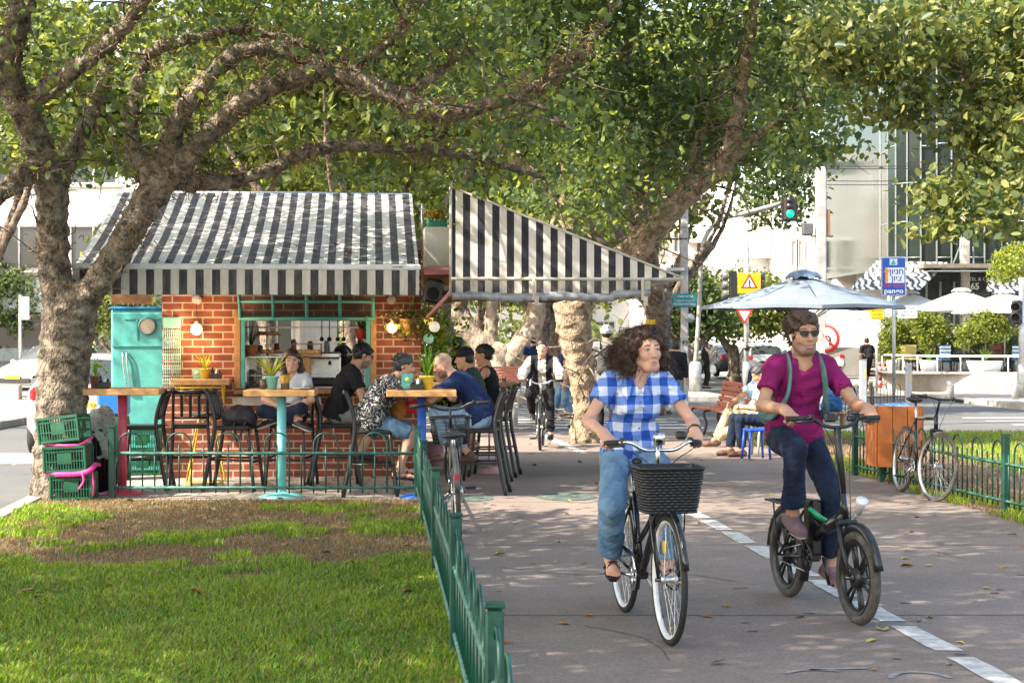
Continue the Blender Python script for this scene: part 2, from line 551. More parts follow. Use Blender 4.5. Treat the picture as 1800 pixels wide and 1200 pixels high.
def head_prims(f,C,A,s=1.0,fem=False,nose=1.0):
 ax = A.T
 L = lambda x,y,z: V3(C) + A @ V3((x * s,y * s,z * s))
 f.ell(L(0,-.012,.038),(.074 * s,.092 * s,.082 * s),ax,k=.02)
 j = .052 if fem else .058
 f.ell(L(0,.024,-.035),(j * s,.066 * s,.076 * s),ax,k=.035)
 f.cone(L(-.018,.056,-.096),L(.018,.056,-.096),.019 * s,.019 * s,k=.035)
 for q in (-1,1):
  f.ell(L(q * .040,.055,-.022),(.022 * s,.026 * s,.024 * s),ax,k=.03)
  f.cone(L(q * .052,.0,-.058),L(q * .024,.055,-.095),.018 * s,.018 * s,k=.03)
 f.cone(L(-.038,.070,.030),L(.038,.070,.030),.015 * s,.015 * s,k=.02)
 for q in (-1,1): f.ell(L(q * .033,.098,.010),(.016 * s,.012 * s,.011 * s),ax,k=.012,op='-')
 for q in (-1,1): f.ell(L(q * .033,.072,.011),(.0145 * s,.0145 * s,.0125 * s),ax,k=.003)
 for q in (-1,1): f.cone(L(q * .020,.0845,.0195),L(q * .046,.077,.0175),.0045 * s,.0035 * s,k=.004)
 f.cone(L(0,.083,.018),L(0,.085 + .022 * nose,-.028),.0070 * s,.0110 * s,k=.012)
 for q in (-1,1): f.ell(L(q * .0115,.092,-.032),(.0075 * s,.011 * s,.007 * s),ax,k=.006)
 f.cone(L(-.018,.084,-.0625),L(.018,.084,-.0625),.0065 * s,.0065 * s,k=.008)
 f.cone(L(-.015,.083,-.076),L(.015,.083,-.076),.0075 * s,.0075 * s,k=.008)
 f.ell(L(0,.096,-.0695),(.022 * s,.010 * s,.0022 * s),ax,k=.003,op='-')
 for q in (-1,1): f.ell(L(q * .077,-.010,-.004),(.009 * s,.020 * s,.032 * s),ax,k=.01)
def paint_face(V,Q,C,A,s,stubble=False,scalp=None):
 c = V[Q].mean(1)
 h = (c - V3(C)) @ A / s
 x,y,z = np.abs(h[:,0]),h[:,1],h[:,2]
 mi = np.zeros(len(Q),int)
 near = (np.linalg.norm(h,axis=1) < .17)
 if stubble: mi[near & (z < -.056 + .45 * (x - .035).clip(0)) & (z > -.135) & (y > -.005)] = 5
 if scalp: mi[near & (z > .035 - .3 * (y + .02)) & (y < .075)] = 6
 mi[near & (y > .06) & (x < .0235 - np.abs(z + .0695) * .9) & (z < -.0605) & (z > -.0795)] = 1
 e = ((x - .033) / .0135) ** 2 + ((z - .0100) / .0048) ** 2
 mi[near & (y > .05) & (e < 1)] = 2
 mi[near & (y > .05) & (e < 1) & ((x - .033) ** 2 + (z - .0105) ** 2 < .0062 ** 2)] = 3
 mi[near & (y > .05) & (e >= 1) & (e < 1.7) & (z > .012)] = 4
 mi[near & (y > .045) & (x > .014) & (x < .052) & (np.abs(z - (.036 - 6 * (x - .034) ** 2)) < .0033)] = 4
 return mi
def tufts(V,C,A,n,length,flow,rad=.004,seed=1,curl=0.0,mask=None):
 g = np.random.default_rng(seed)
 if mask is not None: V = V[mask(V)]
 idx = g.integers(0,len(V),n)
 b = MB()
 for i in idx:
  p = V[i]; nrm = unit(p - V3(C))
  d = unit(nrm * .28 + flow(p) * 1.0 + g.normal(size=3) * .22)
  l = length * g.uniform(.5,1.2)
  pts,u = [],p - nrm * .004
  side = unit(np.cross(d,nrm) + 1e-4)
  for k in range(6):
   pts.append(u + side * curl * math.sin(k * 2.1 + i) + nrm * curl * math.cos(k * 2.1 + i))
   u = u + d * l / 5; d = unit(d + flow(p) * .25 + V3((0,0,-.05)))
  b.tube(pts,[rad,rad,rad * .9,rad * .8,rad * .6,rad * .2],n=4,caps=False)
 return b
def person(label,loc,rz,ps,lk,group=None):
 """ps: pose (local frame: x = own right, y = ahead, z = up); lk: look"""
 t = thing('person',label,'person',loc,rz,group)
 H = lk.get('H',1.72); s = H / 1.72; res = lk.get('res',.012); fem = lk.get('fem',False); fat = lk.get('fat',1.0)
 pel,nb = V3(ps['pel']),V3(ps['nb'])
 up = unit(nb - pel); L = np.linalg.norm(nb - pel)
 tw = R(ps.get('twist',0)); rt = unit(V3((math.cos(tw),math.sin(tw),0)) - up * (V3((math.cos(tw),math.sin(tw),0)) @ up))
 hr = R(ps.get('hiptwist',0)); hrt = V3((math.cos(hr),math.sin(hr),0))
 fw = np.cross(up,rt); ax = np.stack([rt,fw,up])
 bow = ps.get('bow',0.0)
 shw = lk.get('shw',.165 if fem else .185) * s
 C = V3(ps['head']); A = rot_axes(*ps.get('look',(0,0,0)))
 hs = lk.get('hs',1.0) * (.5 + .5 * s)
 SH = {q: nb + rt * q * shw - up * .035 * s + fw * ps.get('shf',0.0) for q in (-1,1)}
 HP = {q: pel + hrt * q * .088 * s - V3((0,0,.03 * s)) for q in (-1,1)}
 arm,leg = {},{}
 for q,n in ((-1,'l'),(1,'r')):
  arm[q] = ik(SH[q],ps[n + 'h'],.285 * s,.255 * s,ps.get(n + 'e',(q * .5,-.3,-1)))
  leg[q] = ik(HP[q],ps[n + 'a'],.43 * s,.415 * s,ps.get(n + 'k',(q * .1,1,.2)))
 f = Field(res,.03); extra = []
 def torso(f,g,k=.05,hips=True):
  if hips: f.ell(pel + up * .02 * s,((.168 if fem else .160) * s * fat + g,.112 * s * fat + g,.115 * s + g),np.stack([hrt,np.cross(V3((0,0,1)),hrt),V3((0,0,1))]),k=k)
  f.ell(pel + up * .34 * L - fw * bow,((.122 if fem else .138) * s * fat + g,.095 * s * fat + g,.15 * s + g),ax,k=k)
  f.ell(pel + up * .70 * L - fw * bow * .7,((.140 if fem else .158) * s * (.5 + .5 * fat) + g,.105 * s + g,.155 * s + g),ax,k=k)
  f.cone(SH[-1] * .86 + SH[1] * .14,SH[1] * .86 + SH[-1] * .14,.056 * s + g,.056 * s + g,k=k)
  if fem:
   for q in (-1,1): f.ell(pel + up * .64 * L + fw * .075 * s + rt * q * .068 * s,(.055 * s + g,.05 * s + g,.055 * s + g),ax,k=.04)
 torso(f,-.012 if lk.get('top') else 0)
 fine = lk.get('fine')
 neck_top = C + A @ V3((0,-.02,-.06)) * hs
 f.cone(nb - up * .01,neck_top,(.054 if fem else .066) * s,(.047 if fem else .060) * s,k=.03)
 for q in (-1,1):
  f.cone(nb + up * .035 * s - fw * .015,SH[q] * .9 + nb * .1,.033 * s,.038 * s,k=.05)
  e,w = arm[q]; S = SH[q]
  am = lk.get('arm',.92 if fem else 1.0)
  f.ell(S,(.047 * s * am,) * 3,k=.04)
  f.cone(S,e,.045 * s * am,.039 * s * am,k=.02)
  m = e + (w - e) * .28
  f.cone(e,m,.039 * s * am,.041 * s * am,k=.02); f.cone(m,w,.041 * s * am,.026 * s,k=.02)
  n = 'l' if q < 0 else 'r'
  hd = ps.get(n + 'hd',unit(w - e)); hn = ps.get(n + 'hn',(-q * .8,.2,-.5))
  if fine:
   hf = Field(.0036,.02); hf.cone(w + (e - w) * .35,w,.036 * s * am,.026 * s); hand(hf,w,hd,hn,q > 0,ps.get(n + 'c',.45),s * (.93 if fem else 1.0)); extra.append(hf.mesh())
  else: hand(f,w,hd,hn,q > 0,ps.get(n + 'c',.45),s * (.93 if fem else 1.0))
  kn,an = leg[q]
  lg = .90 if lk.get('bottom') and lk['bottom'].get('len',1.95) > 1.3 else 1.0
  f.cone(HP[q],kn,.088 * s * fat * lg,.056 * s * lg,k=.04)
  m = kn + (an - kn) * .27
  f.cone(kn,m,.053 * s * lg,.056 * s * lg,k=.02); f.cone(m,an,.056 * s * lg,.036 * s,k=.02)
  td = unit(ps.get(n + 't',(0,1,-.05))); fu = unit((an * 0 + V3((0,0,1))) - td * td[2])
  sd = np.cross(td,fu)
  f.cone(an,an - td * .04 * s - fu * .045 * s,.036 * s,.030 * s,k=.02)
  f.cone(an - td * .03 * s - fu * .04 * s,an + td * .115 * s - fu * .052 * s,.034 * s,.028 * s,k=.02,side=sd,f=1.3)
  if lk.get('bare_toes'):
   for i in range(5):
    b0 = an + td * .11 * s - fu * .056 * s + sd * (i - 2) * .017 * s * (1)
    f.cone(b0,b0 + td * (.055 - .006 * abs(i - (1 if q > 0 else 3))) * s - fu * .01,.0105 * s,.0095 * s,k=.006)
  else: f.cone(an + td * .11 * s - fu * .052 * s,an + td * .165 * s - fu * .06 * s,.030 * s,.022 * s,k=.02,side=sd,f=1.4)
 if not fine: head_prims(f,C,A,hs,fem,lk.get('nose',1.0))
 V,Q = f.mesh()
 if fine:
  hf = Field(.0026,.03); hf.cone(nb + (neck_top - nb) * .3,neck_top,(.0515 if fem else .064) * s,(.047 if fem else .060) * s); head_prims(hf,C,A,hs,fem,lk.get('nose',1.0)); extra.append(hf.mesh())
  for v_,q_ in extra: Q = np.concatenate([Q,q_ + len(V)]); V = np.concatenate([V,v_])
 mi = paint_face(V,Q,C,A,hs,lk.get('stubble'),lk.get('scalp')) if lk.get('face',True) else None
 body = np_mesh('body',V,Q,[SKIN[lk.get('skin','tan')],LIPS,EYEW,IRIS,BROW,STUB,MM('shaved_scalp',(0.36,0.24,0.18),0.45,vary=.1,scale=40)],t,True,mi)
 # ---------------- clothes
 cr = max(res,lk.get('cres',res))
 top = lk.get('top')
 if top:
  g = top.get('g',.014)
  f = Field(cr,.04)
  torso(f,g,hips=True)
  hem = top.get('hem',-.08)
  if hem < -.04:
   f.ell(pel - up * .03 * s,((.170 if fem else .162) * s * fat + g + .014,.118 * s * fat + g + .016,.19 * s),ax,k=.05)
   f.ell(pel + up * .06 * s,(.155 * s * fat + g + .008,.112 * s * fat + g + .012,.12 * s),ax,k=.05)
  if top.get('loose'):
   f.cone(pel + up * .05 - fw * .03,nb - up * .12 - fw * .03,.13 * s * fat,.115 * s,k=.06,side=rt,f=1.35)
  if not top.get('tank'):
   for q in (-1,1):
    f.cone(nb + up * .022 * s - fw * .015,SH[q] * .9 + nb * .1,.036 * s + g,.045 * s + g,k=.05)
  f.cut(pel + up * hem,-up)
  sl = top.get('sleeve',.55); am_ = lk.get('arm',.92 if fem else 1.0)
  if not top.get('tank'):
   for q in (-1,1):
    e,w = arm[q]; S = SH[q]; sg = g + top.get('slack',.006)
    f.ell(S - up * .008,(.053 * s + g * .8,) * 3,k=.03)
    if sl <= 1:
     f.cone(S,S + (e - S) * sl,.050 * s * am_ + sg * .8,.047 * s * am_ + sg,k=.03)
     f.cut(S + (e - S) * sl,(e - S),(S + (e - S) * (sl + .18),.14))
    else:
     f.cone(S,e,.050 * s + sg,.043 * s + sg,k=.03)
     f.cone(e,e + (w - e) * (sl - 1),.043 * s + sg,.034 * s + sg,k=.02)
     f.cut(e + (w - e) * (sl - 1),(w - e),(e + (w - e) * (sl - 1 + .2),.10))
  nk = top.get('neck',.062)
  f.cone(nb + up * .16,nb + up * .0 + fw * .02,nk * s,nk * s * .92,k=.01,op='-')
  if top.get('vneck'):
   for i in range(5):
    u = i / 4
    f.ell(nb + up * (.015 - top['vneck'] * u) + fw * (.070 + .035 * u) * s,(.050 * (1 - u * .88),.05,.022),ax,k=.004,op='-')
  if top.get('tank'):
   for q in (-1,1): f.ell(SH[q] + rt * q * .03,(.065 * s,.12 * s,.105 * s),ax,k=.02,op='-')
  V,Q = f.mesh(waves(top.get('seed',3),top.get('fold',.006),30))
  ms = top['mat'] if isinstance(top['mat'],list) else [top['mat']]
  o = np_mesh(top.get('name','shirt'),V,Q,ms,t)
  if top.get('paint'): o.data.polygons.foreach_set("material_index",top['paint'](V[Q].mean(1)).astype(np.int32))
  if top.get('after'): top['after'](t,dict(nb=nb,up=up,fw=fw,rt=rt,pel=pel,SH=SH,arm=arm,s=s,C=C,A=A,L=L))
 bt = lk.get('bottom')
 if bt:
  g = bt.get('g',.012)
  f = Field(cr,.04)
  f.ell(pel + up * .02 * s,((.168 if fem else .160) * s * fat + g,.112 * s * fat + g,.12 * s + g),np.stack([hrt,np.cross(V3((0,0,1)),hrt),V3((0,0,1))]),k=.05)
  f.ell(pel + up * .12 * s,(.135 * s * fat + g,.10 * s * fat + g,.08 * s + g),ax,k=.05)
  f.cut(pel + up * bt.get('waist',.12) * s,up)
  sl = bt.get('len',1.95)
  if bt.get('skirt'):
   for q in (-1,1): f.cone(HP[q],HP[q] + (leg[q][0] - HP[q]) * sl,.1 * s + g,.1 * s + g,k=.12)
  else:
   for q in (-1,1):
    kn,an = leg[q]; w = bt.get('w',1.0)
    f.cone(HP[q],HP[q] + (kn - HP[q]) * min(1,sl),.088 * s * fat + g,.056 * s * w + g + (1 - min(1,sl)) * .03,k=.03)
    if sl > 1:
     e = kn + (an - kn) * (sl - 1)
     f.cone(kn,e,.055 * s * w + g,bt.get('hemr',.048) * s * w + g,k=.02)
     f.cut(e,an - kn,(e + unit(an - kn) * .1,.12))
    else: f.cut(HP[q] + (kn - HP[q]) * sl,kn - HP[q],(HP[q] + (kn - HP[q]) * (sl + .2),.16))
  V,Q = f.mesh(waves(bt.get('seed',5),bt.get('fold',.006),26))
  np_mesh(bt.get('name','trousers'),V,Q,bt['mat'],t)
 sh = lk.get('shoe')
 if sh:
  for q,n in ((-1,'l'),(1,'r')):
   kn,an = leg[q]
   td = unit(ps.get(n + 't',(0,1,-.05))); fu = unit(V3((0,0,1)) - td * td[2]); sd = np.cross(td,fu)
   base = an - fu * .082 * s
   if sh.get('sandal'):
    b = MB()
    c = base + td * .06 * s
    out = [(sd * a + td * b_) * s + base for a,b_ in ((-.03,-.07),(.03,-.07),(.042,.06),(.045,.12),(.025,.185),(-.012,.19),(-.042,.13),(-.036,.03))]
    vs = [o_ - fu * .012 for o_ in out] + [o_ + fu * .008 for o_ in out]
    k = len(out)
    b.add(vs,[tuple(range(k))[::-1],tuple(range(k,2 * k))] + [(i,(i + 1) % k,(i + 1) % k + k,i + k) for i in range(k)])
    for a0,a1,y0,y1 in ((-.045,.045,.06,.12),(.045,-.045,.06,.12)):
     pts = [base + sd * (a0 + (a1 - a0) * u) * s + td * (y0 + (y1 - y0) * u) * s + fu * (.01 + .058 * math.sin(math.pi * u)) * s for u in np.linspace(0,1,9)]
     b.tube(pts,.006,n=6,flat=1.6)
    pts = [base + sd * .042 * math.cos(a) * s + td * (-.01 + .055 * math.sin(a) * -1) * s + fu * .06 * s for a in np.linspace(0,2 * math.pi,18)[:-1]]
    b.tube(pts,.005,n=6,closed=True)
    b.build('sandal',sh['mat'],t)
   else:
    f = Field(cr,.02)
    f.cone(an + fu * .0,an - td * .035 * s - fu * .042 * s,.043 * s,.038 * s,k=.02)
    f.cone(an - td * .03 * s - fu * .045 * s,an + td * .115 * s - fu * .052 * s,.041 * s,.036 * s,k=.02,side=sd,f=1.22)
    f.cone(an + td * .11 * s - fu * .052 * s,an + td * .165 * s - fu * .058 * s,.037 * s,.029 * s,k=.02,side=sd,f=1.35)
    f.cut(base - fu * .006,-fu)
    if not sh.get('boot'): f.cut(an + fu * .01,fu)
    V,Q = f.mesh()
    c = V[Q].mean(1)
    np_mesh('shoe',V,Q,[sh['mat'],sh.get('sole',sh['mat'])],t,True,(((c - base) @ fu) < .018).astype(int))
 hair = lk.get('hair')
 Lh = lambda x,y,z: C + A @ V3((x,y,z)) * hs
 if hair:
  hm = HAIR[lk.get('haircol','dark')]
  if hair in ('short','crop','long','bun','tied','swept'):
   f = Field(min(res,.008),.03)
   th = {'crop': .006,'short': .014,'swept': .016}.get(hair,.013)
   f.ell(Lh(0,-.014,.040),((.074 + th) * hs,(.093 + th) * hs,(.083 + th) * hs),A.T)
   if hair in ('short','swept','crop'): f.ell(Lh(0,-.045,-.005),((.068 + th) * hs,.06 * hs,.07 * hs),A.T)
   if hair == 'swept':
    f.ell(Lh(0.01,.040,.108),(.068 * hs,.055 * hs,.034 * hs),A.T,k=.03)
    f.ell(Lh(.07,-.015,.055),(.032 * hs,.06 * hs,.05 * hs),A.T,k=.03)
    f.ell(Lh(.035,-.02,.10),(.055 * hs,.07 * hs,.035 * hs),A.T,k=.03)
   if hair == 'long':
    for q in (-1,1):
     f.chain([Lh(q * .062,-.015,.03),Lh(q * .083,-.02,-.06),Lh(q * .088,.0,-.15),Lh(q * .082,.02,-.23)],[.036,.034,.032,.016],k=.03)
    f.chain([Lh(0,-.07,.03),Lh(0,-.085,-.08),Lh(0,-.09,-.20)],[.06,.06,.035],k=.03)
   if hair == 'bun':
    f.ell(Lh(0,-.105,.035),(.045 * hs,.042 * hs,.045 * hs),A.T,k=.015)
    f.ell(Lh(0,-.05,-.02),(.07,.05,.05),A.T)
   if hair == 'tied': f.ell(Lh(0,-.09,-.01),(.05,.04,.05),A.T)
   zf = lk.get('hairline',.062)
   f.cut(Lh(0,.078,zf),A @ unit((0,.80,-.60)),(Lh(0,.14,-.02),.165 if hair != 'long' else .15))
   for q in (-1,1):
    f.ell(Lh(q * .085,.045,-.02),(.03,.050,.06),A.T,k=.008,op='-')
    if hair != 'long': f.ell(Lh(q * .086,-.004,-.012),(.022,.020,.034),A.T,k=.005,op='-')
   if hair != 'long': f.cut(Lh(0,-.03,-.072),A @ unit((0,.3,-1)))
   V,Q = f.mesh(waves(11,{'crop': .001,'swept': .008}.get(hair,.004),70))
   ho = np_mesh('hair',V,Q,hm,t)
   if lk.get('tufts',0):
    fl = (lambda p: A @ V3((.25,-.75,-.35))) if hair in ('swept','short','bun') else (lambda p: A @ V3((0,-.2,-1)))
    tb = tufts(V,C,A,lk['tufts'],lk.get('tl',.045) if hair != 'long' else .12,fl,lk.get('tr',.0035),mask=lambda v: ~((((v - C) @ A)[:,1] > .035 * hs) & (((v - C) @ A)[:,2] < .085 * hs)))
    tb.sm = [True] * len(tb.f)
    o2 = tb.build('strands',hm,None)
    o2.parent = ho
  elif hair == 'curly':
   f = Field(.010,.05)
   for c,r in lk['curls']: f.ell(Lh(*c),r,A.T)
   f.cut(Lh(0,.066,.070),A @ unit((0,.86,-.5)),(Lh(0.005,.13,-.03),.150))
   f.ell(Lh(0,.09,-.02),(.062,.06,.09),A.T,k=.02,op='-')
   V,Q = f.mesh(waves(4,.012,60))
   ho = np_mesh('hair',V,Q,hm,t)
   g = np.random.default_rng(5)
   hp = (V - C) @ A / hs
   ok = np.nonzero(~((hp[:,1] > .012) & (np.abs(hp[:,0]) < .088) & (hp[:,2] < .088)))[0]
   b = MB()
   for i in g.choice(ok,lk.get('ncurl',1300)):
    p = V[i]; nr = unit(p - Lh(0,-.03,.0)); wind = A @ unit((.55,-.35,-.25))
    d = unit(nr * .6 + wind * .5 + g.normal(size=3) * .35)
    a,u_,_ = frame_from(d)
    a,u_ = np.array(a),np.array(u_)
    l = g.uniform(.03,.085); rr = g.uniform(.004,.009); ph = g.uniform(0,6.28); pts = []
    for k in range(11):
     q = k / 10; th = ph + q * 9
     pts.append(p - nr * .006 + d * l * q + (a * math.cos(th) + u_ * math.sin(th)) * rr * min(1,q * 3) + V3((0,0,-.03 * q * q)))
    b.tube(pts,[.0019 * (1 - .6 * k / 10) for k in range(11)],n=3,caps=False)
   o2 = b.build('curls',[hm],None); o2.parent = ho
 hat = lk.get('hat')
 if hat == 'cap':
  f = Field(min(res,.008),.02)
  f.ell(Lh(0,-.012,.048),(.086,.106,.088),A.T)
  f.cut(Lh(0,0,.022),-A[:,2])
  f.ell(Lh(0,.12,.035),(.07,.075,.008),A.T,k=.01)
  V,Q = f.mesh(); np_mesh('cap',V,Q,lk['hatmat'],t)
 if hat in ('helmet','motor'):
  f = Field(min(res,.009),.02)
  if hat == 'helmet':
   f.ell(Lh(0,-.012,.050),(.098,.118,.098),A.T)
   f.cut(Lh(0,.09,.060),A @ unit((0,.5,-.86)),(Lh(0,.14,-.02),.16)); f.cut(Lh(0,0,-.012),-A[:,2])
   V,Q = f.mesh(); ho = np_mesh('helmet',V,Q,lk['hatmat'],t)
   b = MB()
   for a in range(8):
    for zz in (.03,.095):
     th = a * math.pi / 4 + (.4 if zz > .05 else 0)
     rr = math.sqrt(max(0,1 - ((zz - .05) / .098) ** 2))
     b.sphere(Lh(.099 * rr * math.cos(th),-.012 + .119 * rr * math.sin(th),zz),.009,10,6)
   o2 = b.build('vent',MM('vent_dark',(0.01,0.01,0.01),.8),None); o2.parent = ho
   b = MB()
   for q in (-1,1): b.tube([Lh(q * .088,-.01,.0),Lh(q * .085,.01,-.06),Lh(q * .04,.05,-.12)],.006,n=6)
   b.build('chin_strap',MM('vent_dark',(0.01,) * 3),t)
  else:
   f.ell(Lh(0,-.01,.01),(.118,.135,.145),A.T)
   f.ell(Lh(0,.12,-.01),(.085,.085,.055),A.T,k=.01,op='-'); f.cut(Lh(0,0,-.115),-A[:,2])
   V,Q = f.mesh(); np_mesh('helmet',V,Q,lk['hatmat'],t)
 if lk.get('glasses'):
  b = MB()
  for q in (-1,1):
   vs = [(q * x,z) for x,z in ((.010,.022),(.034,.025),(.062,.024),(.060,.004),(.048,-.012),(.026,-.014),(.013,-.002))]
   n = len(vs)
   F_ = [Lh(x,.100 - 2.2 * max(0,abs(x) - .03) ** 1.5,z + .002) for x,z in vs]; B_ = [Lh(x,.094 - 2.2 * max(0,abs(x) - .03) ** 1.5,z + .002) for x,z in vs]
   b.add(F_ + B_,[tuple(range(n)),tuple(range(n,2 * n))[::-1]] + [(i,i + n,(i + 1) % n + n,(i + 1) % n) for i in range(n)])
   b.tube([Lh(q * .062,.086,.024),Lh(q * .074,.05,.022),Lh(q * .081,-.01,.020)],.0035,n=6)
  b.tube([Lh(-.014,.101,.018),Lh(.014,.101,.018)],.0035,n=6)
  b.build('sunglasses',MM('sunglass',(0.008,0.008,0.010),.12,vary=0,spec=.7),t)
 if lk.get('earbud'):
  b = MB().sphere(Lh(.088,.006,-.008),.010,10,8); b.tube([Lh(.090,.010,-.012),Lh(.088,.024,-.040)],.005,n=8)
  b.build('earbud',MM('white_plastic',(0.8,0.8,0.8),.3,vary=0),t)
 return t,dict(nb=nb,up=up,fw=fw,rt=rt,pel=pel,SH=SH,arm=arm,leg=leg,s=s,C=C,A=A,hs=hs,Lh=Lh,L=L)
# ================================================================ ground, roads, path, lawn
def strip(name,rows,zoff,m,side=0.0):
 V,Q = [],[]
 n = len(rows)
 for (y,a,b) in rows:
  z = gz(y) + zoff
  V += [(a,y,z),(b,y,z)]
 Q = [(2 * i,2 * i + 1,2 * i + 3,2 * i + 2) for i in range(n - 1)]
 b = MB().add(V,Q)
 if side:
  lo = [(x,y,z - side) for x,y,z in V]
  o = len(V)
  fs = []
  for i in range(n - 1):
   fs.append((2 * i,2 * i + 2,2 * i + 2 + o,2 * i + o)); fs.append((2 * i + 1,2 * i + 1 + o,2 * i + 3 + o,2 * i + 3))
  fs.append((0,o,1 + o,1)); fs.append((2 * n - 2,2 * n - 1,2 * n - 1 + o,2 * n - 2 + o))
  b.v += lo; b.f += fs; b.m += [0] * len(fs); b.sm += [False] * len(fs)
 o = b.build(name,m)
 o["kind"] = "structure"
 return o
def ground_mat(name,c1,c2,s1=0.7,s2=40,rough=0.9,bump=0.3,c3=None):
 m = bpy.data.materials.new(name); m.use_nodes = True
 nt = m.node_tree; b = nt.nodes["Principled BSDF"]
 b.inputs["Roughness"].default_value = rough
 tc = nn(nt,"ShaderNodeTexCoord")
 n1 = nn(nt,"ShaderNodeTexNoise"); n1.inputs["Scale"].default_value = s1; n1.inputs["Detail"].default_value = 8; n1.inputs["Roughness"].default_value = .7
 n2 = nn(nt,"ShaderNodeTexNoise"); n2.inputs["Scale"].default_value = s2; n2.inputs["Detail"].default_value = 4
 nt.links.new(tc.outputs["Object"],n1.inputs["Vector"]); nt.links.new(tc.outputs["Object"],n2.inputs["Vector"])
 r1 = nn(nt,"ShaderNodeValToRGB")
 r1.color_ramp.elements[0].position,r1.color_ramp.elements[0].color = .35,tuple(c1) + (1,)
 r1.color_ramp.elements[1].position,r1.color_ramp.elements[1].color = .65,tuple(c2) + (1,)
 if c3:
  e = r1.color_ramp.elements.new(.78); e.color = tuple(c3) + (1,)
 nt.links.new(n1.outputs["Fac"],r1.inputs["Fac"])
 hs = nn(nt,"ShaderNodeHueSaturation")
 mr = nn(nt,"ShaderNodeMapRange"); mr.inputs["From Min"].default_value,mr.inputs["From Max"].default_value = .3,.7
 mr.inputs["To Min"].default_value,mr.inputs["To Max"].default_value = .78,1.22
 nt.links.new(n2.outputs["Fac"],mr.inputs["Value"]); nt.links.new(mr.outputs[0],hs.inputs["Value"])
 nt.links.new(r1.outputs[0],hs.inputs["Color"]); nt.links.new(hs.outputs[0],b.inputs["Base Color"])
 bp = nn(nt,"ShaderNodeBump"); bp.inputs["Strength"].default_value = bump; bp.inputs["Distance"].default_value = .01
 nt.links.new(n2.outputs["Fac"],bp.inputs["Height"]); nt.links.new(bp.outputs[0],b.inputs["Normal"])
 return m
def brick_mat(name,c1,c2,mortar,bw,bh,ms,axes='XZ',rough=.8,off=.5,bump=.5):
 m = bpy.data.materials.new(name); m.use_nodes = True
 nt = m.node_tree; b = nt.nodes["Principled BSDF"]
 b.inputs["Roughness"].default_value = rough
 tc = nn(nt,"ShaderNodeTexCoord"); sp = nn(nt,"ShaderNodeSeparateXYZ"); cb = nn(nt,"ShaderNodeCombineXYZ")
 nt.links.new(tc.outputs["Object"],sp.inputs[0])
 if axes == 'XZ':       # walls: run along whichever horizontal axis the wall has
  ad = nn(nt,"ShaderNodeMath",operation='ADD')
  nt.links.new(sp.outputs["X"],ad.inputs[0]); nt.links.new(sp.outputs["Y"],ad.inputs[1])
  nt.links.new(ad.outputs[0],cb.inputs[0]); nt.links.new(sp.outputs["Z"],cb.inputs[1])
 else:
  nt.links.new(sp.outputs["X"],cb.inputs[0]); nt.links.new(sp.outputs["Y"],cb.inputs[1])
 br = nn(nt,"ShaderNodeTexBrick"); br.offset = off
 br.inputs["Color1"].default_value = tuple(c1) + (1,); br.inputs["Color2"].default_value = tuple(c2) + (1,); br.inputs["Mortar"].default_value = tuple(mortar) + (1,)
 br.inputs["Scale"].default_value = 1; br.inputs["Brick Width"].default_value = bw; br.inputs["Row Height"].default_value = bh
 br.inputs["Mortar Size"].default_value = ms; br.inputs["Mortar Smooth"].default_value = .1; br.inputs["Bias"].default_value = -.1
 nt.links.new(cb.outputs[0],br.inputs["Vector"])
 no = nn(nt,"ShaderNodeTexNoise"); no.inputs["Scale"].default_value = 7; no.inputs["Detail"].default_value = 7
 nt.links.new(tc.outputs["Object"],no.inputs["Vector"])
 hs = nn(nt,"ShaderNodeHueSaturation"); mr = nn(nt,"ShaderNodeMapRange"); mr.inputs["From Min"].default_value,mr.inputs["From Max"].default_value = .3,.7
 mr.inputs["To Min"].default_value,mr.inputs["To Max"].default_value = .72,1.25
 nt.links.new(no.outputs["Fac"],mr.inputs["Value"]); nt.links.new(mr.outputs[0],hs.inputs["Value"])
 nt.links.new(br.outputs["Color"],hs.inputs["Color"]); nt.links.new(hs.outputs[0],b.inputs["Base Color"])
 bp = nn(nt,"ShaderNodeBump"); bp.inputs["Strength"].default_value = bump; bp.inputs["Distance"].default_value = .008; bp.invert = True
 nt.links.new(br.outputs["Fac"],bp.inputs["Height"]); nt.links.new(bp.outputs[0],b.inputs["Normal"])
 return m
M_ROAD = ground_mat('asphalt_road',(.085,.085,.088),(.125,.122,.12),.35,60)
M_PATH = ground_mat('path_concrete',(.168,.130,.109),(.262,.206,.174),.42,45,bump=.2,c3=(.22,.183,.157))
M_SOIL = ground_mat('soil',(.13,.085,.055),(.22,.15,.10),1.3,30,bump=.8)
M_LAWN = ground_mat('lawn_soil',(.035,.065,.012),(.09,.10,.03),1.2,30,bump=.8)
M_PAVE = brick_mat('paving_slabs',(.40,.36,.31),(.33,.29,.25),(.16,.13,.10),.40,.20,.010,'XY',bump=.3)
M_WALK = brick_mat('sidewalk_slabs',(.30,.28,.26),(.25,.23,.21),(.15,.14,.13),.6,.3,.010,'XY',bump=.2)
M_KERB = mat('kerb_stone',(.34,.32,.29),.85,vary=.25,scale=5,bump=.3)
M_WHITE_LINE = mat('road_paint',(.62,.61,.58),.75,scale=11,bump=.2,col2=(.36,.34,.31))
def rows(f,a,b,n): return [(y,*f(y)) for y in np.linspace(a,b,n)]
strip('road',[(y,-260,260) for y in (-30,0,24,27,30,33,36,40,46,60,150,600)],-.12,M_ROAD)
XL = lambda y: along(-4.72,15.7,y)          # west kerb of the boulevard
XR = lambda y: along(9.0,30.0,y)            # east kerb
XF = lambda y: -.293 - .079 * (y - 8.8)       # west fence line = west edge of the path
XE = lambda y: 4.43 - .078 * (y - 14.8)       # east edge of the path
